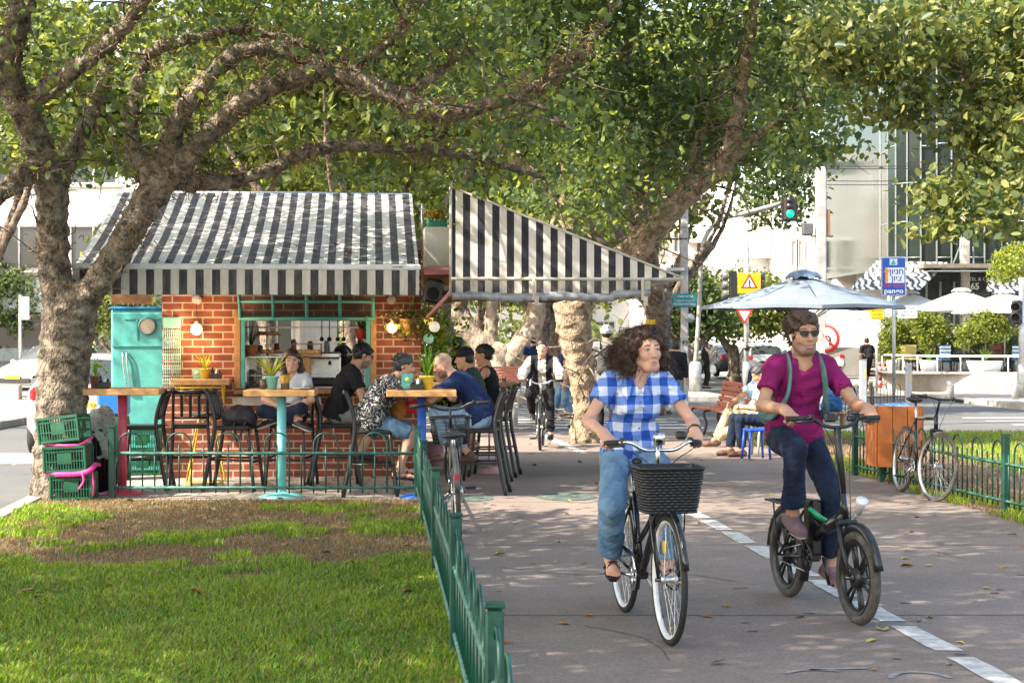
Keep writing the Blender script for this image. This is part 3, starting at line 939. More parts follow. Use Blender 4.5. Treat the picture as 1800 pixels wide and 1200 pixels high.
strip('boulevard',rows(lambda y: (XL(y),XR(y)),-6,29.6,24),-.004,M_SOIL,.3)
strip('lawn',rows(lambda y: (XL(y) + .16,XF(y) - .01),-5,16.85,12),.000,M_LAWN)
strip('terrace_paving',rows(lambda y: (XL(y) + .16,XF(y) - .01),16.86,29.4,14),.002,M_PAVE)
strip('path',rows(lambda y: (XF(y),XE(y)),-5.5,29.5,24),.004,M_PATH)
strip('grass_bed',rows(lambda y: (XE(y) + .01,XR(y) - .2),-5,29.4,24),.001,M_SOIL)
strip('far_boulevard',rows(lambda y: (XL(y) + .2,XR(y) - .3),52,170,10),.0,M_WALK,.3)
strip('sidewalk',rows(lambda y: (along(-30,30,y),along(-10.5,38,y)),20,200,12),.0,M_WALK,.3)
strip('sidewalk',rows(lambda y: (along(13.9,44,y),along(60,30,y)),20,200,12),.0,M_WALK,.3)
def kerb(f,a,b,n,w=.15,name='kerb'):
 m = MB()
 ys = np.linspace(a,b,n)
 for i in range(n - 1):
  y0,y1 = ys[i] + .006,ys[i + 1] - .006
  z0,z1 = gz(y0),gz(y1)
  x0,x1 = f(y0),f(y1)
  vs = [(x0,y0,z0 - .25),(x0 + w,y0,z0 - .25),(x1 + w,y1,z1 - .25),(x1,y1,z1 - .25),(x0,y0,z0 + .022),(x0 + w,y0,z0 + .022),(x1 + w,y1,z1 + .022),(x1,y1,z1 + .022)]
  m.add(vs,[(4,5,6,7),(0,4,7,3),(1,2,6,5),(0,1,5,4),(2,3,7,6)])
 o = m.build(name,M_KERB); o["kind"] = "structure"
kerb(lambda y: XL(y) - .003,2,29.5,34)
kerb(lambda y: XR(y) - .152,6,29.5,30)
kerb(lambda y: along(-10.5,38,y) - .15,24,120,60)
kerb(lambda y: along(13.9,44,y) - .02,24,120,60)
# painted marks
def marks(name,quads,z,m):
 b = MB()
 for q in quads:
  b.add([(x,y,gz(y) + z) for x,y in q],[tuple(range(len(q)))])
 o = b.build(name,m); o["kind"] = "structure"
dash = []
XC = lambda y: 1.65 - .089 * (y - 15.7)
y = 3.4
while y < 29:
 if not (16.4 < y < 22.6):
  w,sk = .075 + random.uniform(-.008,.008),random.uniform(-.02,.02)
  pts = []
  for u in np.linspace(0,1,7): pts.append((XC(y + .74 * u) - w + random.uniform(-.008,.008),y + .74 * u + sk))
  for u in np.linspace(1,0,7): pts.append((XC(y + .74 * u) + w + random.uniform(-.008,.008),y + .74 * u))
  dash.append(pts)
 y += .905
marks('lane_dashes',dash,.008,M_WHITE_LINE)
M_JOINT = mat('joint_dark',(.05,.045,.042),.9,vary=.3)
js = []
for yj in (6.6,9.95,13.25,16.6,20.0,23.4):
 n = 12
 a = [(XF(yj) + (XE(yj) - XF(yj)) * i / n,yj + random.uniform(-.006,.006)) for i in range(n + 1)]
 js.append(a + [(x,y_ + .012) for x,y_ in a[::-1]])
sr = random.Random(21)
sp_ = []
for _ in range(70):
 y_ = sr.uniform(8.2,24); x_ = sr.uniform(XF(y_) + .2,XE(y_) - .2); r_ = sr.uniform(.008,.035)
 sp_.append([(x_ + r_ * 1.5 * math.cos(a) * sr.uniform(.6,1.1),y_ + r_ * math.sin(a) * sr.uniform(.6,1.1)) for a in np.linspace(0,6.28,10)[:-1]])
for pts_ in ([(-.1,12.0),(.5,11.6),(.9,11.9),(1.5,11.3)],[(2.3,14.2),(2.6,13.5),(3.1,13.1),(3.3,12.4)],[(.4,9.6),(.7,9.2),(.8,8.6)]):
 q_ = [(p.x + sr.uniform(-.01,.01),p.y) for p in spline([(a,b_,0) for a,b_ in pts_],7)]; sp_.append(q_ + [(x + .006,y_ + .007) for x,y_ in q_[::-1]])
marks('path_stains',sp_,.0065,mat('stain_dark',(.085,.070,.062),.85,vary=.3,scale=40))
marks('path_joints',js,.0075,M_JOINT)
M_FADE = mat('faded_paint',(.27,.25,.235),.85,vary=.25,scale=14)
fd = []
def arc(cx,cy,r,a0,a1,w=.05,sq=1.0):
 o = [(cx + r * math.cos(t),cy + r * sq * math.sin(t)) for t in np.linspace(a0,a1,16)]
 i = [(cx + (r - w) * math.cos(t),cy + (r - w) * sq * math.sin(t)) for t in np.linspace(a1,a0,16)]
 fd.append(o + i)
arc(1.95,8.1,.16,0.2,3.0,.035,1.3); arc(1.48,8.15,.2,.9,2.6,.035); fd.append([(1.45,8.32),(1.75,8.36),(1.75,8.40),(1.45,8.36)])
marks('faded_marking',fd,.0085,M_FADE)
M_GREENPAINT = mat('worn_green_paint',(.085,.125,.105),.85,vary=.3,scale=10)
gp = [[(.55 + .30 * math.cos(t),17.15 + .42 * math.sin(t)) for t in np.linspace(0,2 * math.pi,28)[:-1]],
      [(-.45 + .27 * math.cos(t),16.95 + .30 * math.sin(t)) for t in np.linspace(0,2 * math.pi,28)[:-1]]]
marks('path_disc',gp,.0085,M_GREENPAINT)
fd = []
for cx in (.40,.70): arc(cx,17.12,.09,0,6.28,.018)
fd.append([(.40,17.12),(.56,17.3),(.58,17.29),(.42,17.11)]); fd.append([(.56,17.3),(.70,17.12),(.72,17.13),(.58,17.31)])
marks('bicycle_mark',fd,.012,M_FADE)
zb = []
for i in range(9):
 y0 = 34.0 + i * 1.5
 zb.append([(along(-2.2,30,y0),y0),(along(4.2,30,y0),y0),(along(4.2,30,y0),y0 + .62),(along(-2.2,30,y0),y0 + .62)])
for i in range(5):
 y0 = 31.5 + i * 2.0
 zb.append([(10.5,y0),(24,y0 + 1.0),(24,y0 + 1.5),(10.5,y0 + .5)])
zb.append([(-9.8,23.0),(-5.9,23.0),(-5.9,25.2),(-10.0,25.2)])
zb.append([(-7.2,27.5),(-6.9,27.5),(-7.2,31),(-7.5,31)])
marks('crosswalk',zb,-.112,M_WHITE_LINE)
# ---------------------------------------------------------------- grass
def grass(name,P0,h,wid,mats,mi,seed,lean=.6):
 g = np.random.default_rng(seed); n = len(P0)
 a = g.uniform(0,2 * np.pi,n); d = np.stack([np.cos(a),np.sin(a),np.zeros(n)],1)
 s = np.stack([-np.sin(a),np.cos(a),np.zeros(n)],1) * wid[:,None] * .5
 ln = g.uniform(.2,1.0,n)[:,None] * lean
 Z = np.array([0,0,1.0])
 p1 = P0 + Z * h[:,None] * .62 + d * h[:,None] * ln * .35
 p2 = P0 + Z * h[:,None] * .88 + d * h[:,None] * ln * 1.0
 V = np.stack([P0 - s,P0 + s,p1 + s * .8,p1 - s * .8,p2],1).reshape(-1,3)
 o = np.arange(n)[:,None] * 5
 q = o + np.array([[0,1,2,3]]); t = o + np.array([[3,2,4]])
 ob = np_mesh(name,V,[q,t],mats,None,False,np.concatenate([mi,mi]))
 ob["kind"] = "stuff"
 return ob
GR = [leaf_mat('grass_green',(.115,.205,.024),(.29,.38,.060),.35),leaf_mat('grass_dark',(.050,.13,.014),(.125,.24,.028),.3),leaf_mat('grass_straw',(.14,.088,.048),(.34,.24,.125),.3)]
def lump(p,f=1.0):
 x,y = p[:,0] * f,p[:,1] * f
 return (np.sin(x * 1.3 + 1.2 * np.sin(y * .9)) + np.sin(y * 1.7 + 1.5 * np.sin(x * 1.1 + 2)) + .7 * np.sin(x * 3.1 + y * 2.3) + .6 * np.sin(x * 5.3 - y * 4.1 + 1)) / 3.3
def lawn_grass():
 g = RNG
 n = 230000
 y = 7.3 + (16.9 - 7.3) * g.uniform(0,1,n) ** 1.35
 xl = XL(y) + .15; xr = XF(y) + .03
 x = xl + (xr - xl) * g.uniform(0,1,n)
 vis = x > -.315 * y - .2
 x,y = x[vis],y[vis]
 p = np.stack([x,y,np.zeros(len(x))],1)
 l = lump(p,.8)
 edge = 11.9 + 1.1 * l + .9 * np.clip((x + 1.6) * .9,-1,1) * (x > -1.9)        # the green carpet ends about here
 dry = y > edge
 dry2 = dry & ~((lump(p,1.7) > .35) & (y < 16.2)) & ~((x > -1.35) & (np.abs(y - 14.4) < .5)) & ~((x < -3.7) & (np.abs(y - 14.6) < .9) & (lump(p,2.3) > -.3))
 keep = np.where(dry2,g.uniform(0,1,len(x)) < .52,g.uniform(0,1,len(x)) < np.where(dry,.6,1.0))
 p,dry2,l,y = p[keep],dry2[keep],l[keep],y[keep]
 n = len(p)
 h = np.where(dry2,g.uniform(.012,.035,n),g.uniform(.025,.075,n) * (1 + .35 * lump(p,2.2)))
 w = np.where(dry2,.006,g.uniform(.006,.011,n))
 mi = np.where(dry2,2,np.where(g.uniform(0,1,n) < .35 - .35 * lump(p,1.9),1,0))
 mi = np.where((~dry2) & (g.uniform(0,1,n) < .11),2,mi)
 grass('grass',p,h,w,GR,mi,3,1.0)
lawn_grass()
def bed_grass():
 g = RNG
 n = 70000
 y = g.uniform(13.5,29.3,n); x = XE(y) - .05 + (XR(y) - .2 - XE(y)) * g.uniform(0,1,n) ** 1.2
 vis = (x < .31 * y + .2)
 x,y = x[vis],y[vis]
 p = np.stack([x,y,np.array([gz(a) for a in y])],1)
 l = lump(p,1.1)
 off = x - XE(y)
 dry = ((off > .55) & (off < 1.9)) | (l < -.15) & (off < .55)
 keep = g.uniform(0,1,len(x)) < np.where(dry,.5,.9)
 p,dry = p[keep],dry[keep]; n = len(p)
 h = np.where(dry,g.uniform(.02,.05,n),g.uniform(.04,.11,n))
 grass('grass',p,h,np.full(n,.011),GR,np.where(dry,2,np.where(g.uniform(0,1,n) < .2,2,0)),5,.9)
bed_grass()
# ================================================================ trees
def bark_mat(name,c1,c2,c3,s=5):
 m = bpy.data.materials.new(name); m.use_nodes = True
 nt = m.node_tree; b = nt.nodes["Principled BSDF"]; b.inputs["Roughness"].default_value = .9
 b.inputs["Specular IOR Level"].default_value = .2
 tc = nn(nt,"ShaderNodeTexCoord")
 n1 = nn(nt,"ShaderNodeTexNoise"); n1.inputs["Scale"].default_value = s; n1.inputs["Detail"].default_value = 9; n1.inputs["Roughness"].default_value = .75; n1.inputs["Distortion"].default_value = .4
 nt.links.new(tc.outputs["Object"],n1.inputs["Vector"])
 r = nn(nt,"ShaderNodeValToRGB")
 r.color_ramp.elements[0].position,r.color_ramp.elements[0].color = .39,tuple(c1) + (1,)
 r.color_ramp.elements[1].position,r.color_ramp.elements[1].color = .50,tuple(c2) + (1,)
 e = r.color_ramp.elements.new(.63); e.color = tuple(c3) + (1,)
 nt.links.new(n1.outputs["Fac"],r.inputs["Fac"]); nt.links.new(r.outputs[0],b.inputs["Base Color"])
 mp = nn(nt,"ShaderNodeMapping"); mp.inputs["Scale"].default_value = (1,1,.55)
 nt.links.new(tc.outputs["Object"],mp.inputs[0])
 n2 = nn(nt,"ShaderNodeTexVoronoi"); n2.inputs["Scale"].default_value = s * 3.2; n2.feature = 'DISTANCE_TO_EDGE'
 n3 = nn(nt,"ShaderNodeTexNoise"); n3.inputs["Scale"].default_value = s * 5; n3.inputs["Detail"].default_value = 6
 nt.links.new(mp.outputs[0],n2.inputs["Vector"]); nt.links.new(mp.outputs[0],n3.inputs["Vector"])
 ad = nn(nt,"ShaderNodeMath",operation='MULTIPLY_ADD'); ad.inputs[1].default_value = .45
 nt.links.new(n2.outputs["Distance"],ad.inputs[0]); nt.links.new(n3.outputs["Fac"],ad.inputs[2])
 bp = nn(nt,"ShaderNodeBump"); bp.inputs["Strength"].default_value = 1.0; bp.inputs["Distance"].default_value = .045
 nt.links.new(ad.outputs[0],bp.inputs["Height"]); nt.links.new(bp.outputs[0],b.inputs["Normal"])
 return m
BARK = bark_mat('fig_bark',(.055,.044,.036),(.195,.158,.122),(.40,.32,.235),10)
BARK2 = bark_mat('grey_bark',(.05,.04,.033),(.17,.13,.10),(.30,.235,.175),4)
TWIG = mat('twig',(.24,.15,.08),.85,vary=.4,scale=20)
LF_A = leaf_mat('fig_leaf',(.040,.075,.032),(.12,.165,.065),.46,.42)
LF_B = leaf_mat('fig_leaf_bright',(.072,.112,.024),(.20,.235,.060),.52)
LF_C = leaf_mat('far_leaf',(.042,.072,.024),(.13,.16,.050),.45)
LF_D = leaf_mat('olive_leaf',(.085,.115,.035),(.27,.29,.10),.38,.38)
LEAF6 = np.array([[0,0,0],[.36,.28,.05],[.34,.70,.07],[0,1,-.06],[-.34,.70,.07],[-.36,.28,.05]])
def leaves(name,C0,size,mats,parent,seed,up=.55,mi=None,wid=1.0):
 g = np.random.default_rng(seed); n = len(C0)
 nr = g.normal(size=(n,3)) * .75; nr[:,2] += up; nr /= np.linalg.norm(nr,axis=1)[:,None]
 d = g.normal(size=(n,3)); d[:,2] -= .8
 d -= nr * (d * nr).sum(1)[:,None]; d /= np.linalg.norm(d,axis=1)[:,None]
 s = np.cross(d,nr)
 sz = size * g.uniform(.5,1.35,n); wv = wid * g.uniform(.55,1.0,n)[:,None,None]; cv = g.normal(size=(n,1,1)) * .9 + 1.2
 V = C0[:,None,:] + (s[:,None,:] * (LEAF6[None,:,0:1] * wv) + d[:,None,:] * LEAF6[None,:,1:2] + nr[:,None,:] * LEAF6[None,:,2:3] * cv) * sz[:,None,None]
 o = np.arange(n)[:,None] * 6
 q = np.concatenate([o + np.array([[0,1,2,3]]),o + np.array([[0,3,4,5]])],0)
 if mi is None: mi = np.zeros(n,int)
 return np_mesh(name,V.reshape(-1,3),q,mats,parent,True,np.concatenate([mi,mi]))
def crown_pts(blobs,n,clump,per,seed,hollow=.4):
 g = np.random.default_rng(seed)
 vol = np.array([(b[1][0] * b[1][1] * b[1][2]) ** .75 * (b[2] if len(b) > 2 else 1) for b in blobs]); vol /= vol.sum()
 out = []
 for b,v in zip(blobs,vol):
  m = max(1,int(n * v / per))
  u = g.normal(size=(m,3)); u /= np.linalg.norm(u,axis=1)[:,None]
  r = g.uniform(hollow ** 3,1,m) ** (1 / 3)
  c = np.array(b[0]) + u * r[:,None] * np.array(b[1])
  k = g.poisson(per,m)
  cc = np.repeat(c,k,0)
  out.append(cc + g.normal(size=cc.shape) * clump * np.array([1,1,.55]))
 return np.concatenate(out)
def wpts(lst): return [(P(a,b,c),r) for a,b,c,r in lst]
def trunk_mesh(limbs,h,seed,amp=.018,freq=9,k=.1,thin=1.0):
 f = Field(h,k)
 for li,lb in enumerate(limbs):
  if li: lb = [(p,r * thin) for p,r in lb]
  sp = spline([p for p,r in lb],3); rs = np.interp(np.linspace(0,len(lb) - 1,len(sp)),range(len(lb)),[r for p,r in lb])
  f.chain([np.array(p) for p in sp],[max(r,h * .7) for r in rs],k=None)
  f.p = [q if q[0] != 'c' else q[:7] + (min(k,q[3] * .7),'+') for q in f.p]
 return f.mesh(waves(seed,amp,freq,5))
def rootlets(limbs,n,ln,seed,parent,name='twigs',rmin=.03):
 g = random.Random(seed); b = MB()
 segs = [(lb[i],lb[i + 1]) for lb in limbs for i in range(len(lb) - 1) if lb[i][1] > rmin]
 for _ in range(n):
  (p0,r0),(p1,r1) = g.choice(segs)
  base = p0.lerp(p1,g.random()); r = r0
  for _k in range(g.randint(4,9)):
   d = Vector((g.gauss(0,1),g.gauss(0,1),g.gauss(-.1,.8))).normalized()
   p = base + Vector((g.gauss(0,.05),g.gauss(0,.05),g.gauss(0,.05))) + d * r * .8
   pts = [p]
   for i in range(4):
    d = (d + Vector((g.gauss(0,.5),g.gauss(0,.5),g.gauss(-.05,.45)))).normalized()
    pts.append(pts[-1] + d * ln * g.uniform(.15,.35))
   b.tube(pts,[.007,.006,.005,.004,.002],n=3,caps=False)
 return b.build(name,TWIG,parent)
def branches(limbs,n,seed,ln=1.0,updir=.3,rr=.02):
 """thin boughs that leave the limbs and carry leaves; returns limb list and leaf sites"""
 g = random.Random(seed); out,sites = [],[]
 segs = [(lb[i],lb[i + 1]) for lb in limbs for i in range(len(lb) - 1) if lb[i][1] < .2]
 for _ in range(n):
  (p0,r0),(p1,r1) = g.choice(segs)
  p = p0.lerp(p1,g.random()); d = Vector((g.gauss(0,1),g.gauss(0,1),g.gauss(updir,.6))).normalized()
  pts = [(p,rr)]
  for i in range(5):
   d = (d + Vector((g.gauss(0,.35),g.gauss(0,.35),g.gauss(-.02,.3)))).normalized()
   pts.append((pts[-1][0] + d * ln * g.uniform(.12,.3),rr * (1 - .17 * (i + 1))))
   if i > 0: sites.append(pts[-1][0])
  out.append(pts)
 return out,sites
# --- the old fig on the west: trunk forks low, limbs arch over the kiosk
def fig_tree():
 t = thing('fig_tree','gnarled old fig tree with forked trunk beside the green crates, limbs arching over the kiosk','tree',P(110,875,17.25))
 base = t.location.copy()
 L = [wpts(l) for l in (
  [(108,905,17.25,.36),(108,850,17.25,.27),(106,760,17.25,.235),(110,680,17.25,.235),(116,600,17.25,.24),(126,548,17.25,.25)],
  [(118,560,17.25,.20),(98,490,17.2,.19),(92,400,17.1,.185),(90,330,17.0,.18),(70,260,16.8,.16),(40,190,16.6,.16),(12,120,16.4,.15),(30,40,16.2,.14),(55,-60,16.0,.12)],
  [(40,190,16.6,.12),(105,140,16.3,.10),(170,95,16.0,.085),(225,40,15.7,.08),(265,-20,15.4,.07),(300,-90,15.0,.05)],
  [(80,280,16.9,.13),(40,310,16.7,.10),(-10,350,16.4,.09),(-60,380,16.0,.07)],
  [(95,330,17.0,.13),(125,270,17.2,.10),(160,200,17.4,.09),(185,130,17.6,.08),(190,40,17.8,.06)],
  [(126,548,17.25,.20),(172,495,17.2,.165),(218,425,17.1,.165),(258,355,17.0,.17),(285,315,17.0,.19)],
  [(270,320,17.0,.13),(240,275,17.0,.10),(232,220,17.0,.08),(243,150,17.1,.075),(262,95,17.2,.07),(330,72,17.3,.065),(430,52,17.4,.06),(520,75,17.4,.055),(610,110,17.5,.045),(680,160,17.6,.03)],
  [(288,300,17.0,.14),(300,245,16.9,.115),(325,190,16.8,.105),(365,140,16.8,.10),(425,90,16.8,.095),(500,88,16.8,.085),(570,125,16.9,.07),(640,170,17,.05)],
  [(300,310,17.0,.15),(335,270,16.9,.12),(385,220,16.8,.115),(430,180,16.7,.115),(500,142,16.6,.11),(570,130,16.4,.11),(640,142,16.2,.105),(700,172,16.1,.10),(770,200,16.0,.09),(830,192,15.9,.075),(900,172,15.8,.06),(960,142,15.7,.05),(1010,98,15.6,.04),(1060,45,15.5,.03),(1095,-10,15.4,.02)],
  [(300,315,17.0,.12),(390,322,17.2,.085),(470,300,17.4,.075),(540,266,17.6,.075),(620,258,17.8,.07),(720,262,18.0,.065),(800,268,18.1,.055),(880,288,18.2,.045),(960,312,18.3,.025)],
  [(715,165,16.1,.05),(770,130,16.3,.04),(820,92,16.5,.03),(900,88,16.6,.015)],
  [(600,130,16.3,.05),(690,70,16.0,.045),(720,0,15.6,.04),(730,-60,15.2,.03)],
  [(900,172,15.8,.03),(955,190,15.7,.022),(1000,230,15.6,.012)])]
 V,Q = trunk_mesh(L,.024,3,.016,15,.06,.78)
 tr = np_mesh('trunk',V - np.array(base),Q,BARK,t)
 br,sites = branches(L,100,21,.85,.3,.014)
 b = MB()
 for lb in br: b.tube([p - base for p,r in lb],[r for p,r in lb],n=5,caps=False)
 b.build('branches',BARK2,t)
 r = rootlets([[(p - base,rr) for p,rr in lb] for lb in L[1:]],430,.16,5,t)
 c = []
 g = np.random.default_rng(8)
 for s_ in sites:
  k = g.poisson(26); c.append(np.array(s_) + g.normal(size=(k,3)) * np.array([.2,.2,.13]))
 bl = [(P(120,40,16),(1.3,1.2,.5),.7),(P(420,-60,16.5),(1.9,1.6,.7)),(P(750,-40,16.5),(1.9,1.5,.7)),(P(640,60,18.5),(1.7,1.0,.55),.8),(P(960,230,18.8),(1.1,.8,.42),1.2),(P(830,170,19),(1.3,.9,.5),.9),
          (P(330,40,18.3),(1.3,.8,.5),.8),(P(960,20,16),(1.2,1.0,.5)),((-6.6,17.2,5.7),(1.7,2.6,.8),1.5),((-5.0,18.6,6.6),(1.8,2.0,.8),1.4),((-7.6,15.0,6.3),(1.6,2.4,.9),1.3),((-8.2,18.5,6.6),(1.6,2.4,.9),1.2),(P(300,-330,16),(3.0,3.0,1.4),1.2),(P(800,-330,15.5),(2.8,3.0,1.3),1.2)]
 c.append(crown_pts(bl,46000,.21,34,9))
 c = np.concatenate(c)
 px = 900 + c[:,0] / c[:,1] * FPX; py = HY - (c[:,2] - HCAM) / c[:,1] * FPX
 z = c[:,2]
 ok = (z > 3.15) | (g.uniform(0,1,len(c)) < .10) & (z > 2.7)
 ok &= ~((z < 3.5) & (c[:,1] < 17.6) & (c[:,0] > -4.3) & (c[:,0] < -.9) & (g.uniform(0,1,len(c)) < .8))
 ok &= ~((c[:,1] < 17.3) & (z < 5.2) & (c[:,0] > -5.6) & (g.uniform(0,1,len(c)) < .82))
 c = c[ok]
 mi = (g.uniform(0,1,len(c)) < .45).astype(int)
 leaves('crown',c - np.array(base),.092,[LF_A,LF_B],t,31,mi=mi)
fig_tree()
# --- the fig beside the path, behind the side awning
def path_fig():
 t = thing('fig_tree','thick fig trunk at the edge of the bike path, limb leaning out','tree',P(1020,775,26))
 base = t.location.copy()
 L = [wpts(l) for l in (
  [(1025,795,26,.26),(1026,765,26,.19),(1029,715,26,.165),(1022,655,26,.185),(1012,595,26,.225),(1008,535,26,.27),(1030,485,26,.28)],
  [(1030,500,26,.30),(1080,465,26,.25),(1128,430,25.8,.215),(1180,370,25.6,.19),(1225,325,25.4,.18),(1272,285,25.2,.16),(1295,220,25,.125),(1305,140,24.8,.10),(1322,50,24.5,.08),(1335,-60,24.2,.06)],
  [(1235,320,25.4,.13),(1275,285,25.2,.11),(1330,240,25,.08),(1400,190,24.5,.06),(1470,150,24,.035)],
  [(1200,345,25.5,.11),(1218,280,25.5,.08),(1240,210,25.5,.07),(1265,130,25.5,.05)],
  [(1010,500,26,.28),(990,400,26.2,.22),(1000,300,26.4,.17),(1060,200,26.4,.13),(1100,100,26.3,.10),(1120,0,26.2,.08)],
  [(995,380,26.2,.15),(930,300,26.5,.12),(860,230,26.8,.09),(800,150,27,.06)],
  [(1120,440,25.8,.12),(1125,370,26.5,.09),(1150,260,27,.08),(1165,150,27,.06)])]
 V,Q = trunk_mesh(L,.036,6,.022,12,.08,.85)
 np_mesh('trunk',V - np.array(base),Q,bark_mat('tan_bark',(.10,.075,.052),(.29,.22,.15),(.46,.36,.24),8),t)
 br,sites = branches(L,120,41,1.5)
 b = MB()
 for lb in br: b.tube([p - base for p,r in lb],[r for p,r in lb],n=4,caps=False)
 b.build('branches',BARK2,t)
 rootlets([[(p - base,rr) for p,rr in lb] for lb in L[1:]],70,.3,15,t)
 bl = [(P(1000,330,24.5),(1.0,.9,.55),1.1),(P(1130,300,24.6),(.9,.9,.6),1.0),(P(1080,180,25),(1.5,1.2,.8)),(P(880,160,25.5),(1.5,1.2,.8)),(P(1240,110,25),(1.3,1.0,.9)),
          (P(1400,110,24),(1.1,1.0,.8),1.2),(P(1400,220,24),(.75,.8,.45),1.2),(P(1250,210,26.5),(1.2,.8,.6)),(P(1180,260,27),(.9,.7,.5)),(P(1360,290,23.8),(.5,.5,.22),1.0),(P(1340,280,25.5),(.6,.5,.35)),(P(1450,255,23.8),(.35,.4,.2),1.2),
          (P(1100,-60,24.5),(2.6,2.4,1.0),1.3),(P(1350,-40,24),(1.8,2.2,.9),1.2),(P(900,-20,25),(2.2,2.0,.9)),(P(1150,-330,24),(4.5,4.0,1.6),1.3)]
 c = crown_pts(bl,46000,.25,40,19)
 g = np.random.default_rng(3)
 c = np.concatenate([c] + [np.array(s_) + g.normal(size=(g.poisson(9),3)) * .24 for s_ in sites])
 px = 900 + c[:,0] / c[:,1] * FPX
 c = c[(c[:,2] > 3.15) & ~((px > 1430) & (c[:,2] < 4.0)) & ~((px > 1190) & (c[:,2] < 3.75)) & ~((px > 1090) & (px < 1350) & (c[:,1] < 25.1) & (c[:,2] < 6.6) & (g.uniform(0,1,len(c)) < .85))]
 leaves('crown',c - np.array(base),.118,[LF_A,LF_B],t,33,mi=(g.uniform(0,1,len(c)) < .3).astype(int))
path_fig()
# --- east tree whose trunk stands outside the picture
def east_fig():
 t = thing('fig_tree','sunlit fig crown hanging in from the right above the hotel, one bent bough','tree',(6.6,16.5,0))
 base = t.location.copy()
 L = [[(Vector((6.6,16.5,-.1)),.32),(Vector((6.5,16.5,1.5)),.27),(Vector((6.4,16.4,3.0)),.26),(Vector((6.2,16.2,3.8)),.22)],
         wpts([(2070,185,16.2,.2),(1950,130,16,.13),(1860,128,15.8,.09),(1800,140,15.6,.085),(1745,165,15.5,.085),(1700,150,15.4,.08),(1675,100,15.3,.06),(1650,55,15.2,.05),(1630,-10,15,.04)]),
         wpts([(1665,75,15.3,.028),(1640,80,15.3,.022),(1610,78,15.3,.012)]),
         wpts([(1745,165,15.5,.05),(1770,250,15.4,.03),(1740,340,15.3,.015)])]
 V,Q = trunk_mesh(L,.03,9,.014,12)
 np_mesh('trunk',V - np.array(base),Q,BARK,t)
 rootlets([[(p - base,rr) for p,rr in lb] for lb in L[1:2]],26,.22,25,t)
 bl = [(P(1560,60,15),(.62,.7,.42),1.3),(P(1480,60,15),(.45,.6,.35),1.0),(P(1500,110,16.5),(.5,.6,.25),1.0),(P(1560,170,15.5),(.32,.5,.22),1.1),(P(1730,60,15.5),(.55,.7,.4),1.1),(P(1720,240,15.2),(.42,.5,.30),1.2),(P(1650,190,15),(.35,.4,.2),1.2),(P(1760,330,14.8),(.38,.45,.36),1.3),
          (P(1690,370,14.6),(.40,.4,.24),1.3),(P(1640,345,14.6),(.2,.25,.12),1.2),(P(1660,410,14.4),(.28,.3,.16),1.3),(P(1800,200,15),(.5,.6,.5),1.1),(P(1780,400,14.8),(.2,.3,.2),1.0),
          (P(1900,0,15),(1.2,1.2,.7),.8)]
 c = crown_pts(bl,13000,.13,30,29)
 c = c[c[:,2] > 2.45]
 g = np.random.default_rng(4)
 leaves('crown',c - np.array(base),.088,[LF_D,LF_A],t,35,mi=(g.uniform(0,1,len(c)) < .3).astype(int))
east_fig()
# --- added tree towards us, trunk out of view, crown placed to shade lawn and path
def added_shade_fig():
 t = thing('fig_tree','added leafy boughs above the top left corner shading lawn and path, trunk unseen','tree',(-5.4,9.6,0))
 base = t.location.copy()
 L = [[(Vector((-5.4,9.6,-.1)),.36),(Vector((-5.35,9.6,1.2)),.27),(Vector((-5.2,9.7,2.6)),.25),(Vector((-4.8,9.8,3.9)),.22),(Vector((-4.0,10.2,5.0)),.15),(Vector((-2.6,10.8,5.8)),.10)],
         [(Vector((-5.0,9.8,3.4)),.16),(Vector((-4.6,11.0,4.2)),.11),(Vector((-4.4,12.5,4.7)),.08),(Vector((-4.2,13.6,4.9)),.05)],
         [(Vector((-5.1,9.7,3.0)),.15),(Vector((-5.4,8.2,4.2)),.12),(Vector((-4.6,6.4,5.2)),.09)]]
 V,Q = trunk_mesh(L,.05,12,.02,9)
 np_mesh('trunk',V - np.array(base),Q,BARK,t)
 bl = [((-5.2,9.0,5.6),(2.2,2.6,1.1)),((-3.2,10.5,6.3),(2.2,2.4,1.0)),((-5.5,6.0,5.6),(2.0,2.4,1.1)),((-7.2,8.5,4.9),(1.6,2.6,1.0)),((-6.9,12.2,4.9),(1.4,2.2,1.0)),((-4.6,12.4,4.95),(.9,.9,.35),.8),((-3.5,7.5,6.2),(1.8,2.0,.8)),((-2.2,6.0,6.3),(1.7,2.0,.7)),((-1.2,9.0,6.8),(1.6,2.0,.7)),((-4.5,4.0,5.8),(1.8,2.0,.8)),((-.6,4.6,6.6),(1.6,1.8,.7))]
 c = crown_pts(bl,74000,.28,22,49)
 leaves('crown',c - np.array(base),.12,[LF_A,LF_B],t,55)
added_shade_fig()
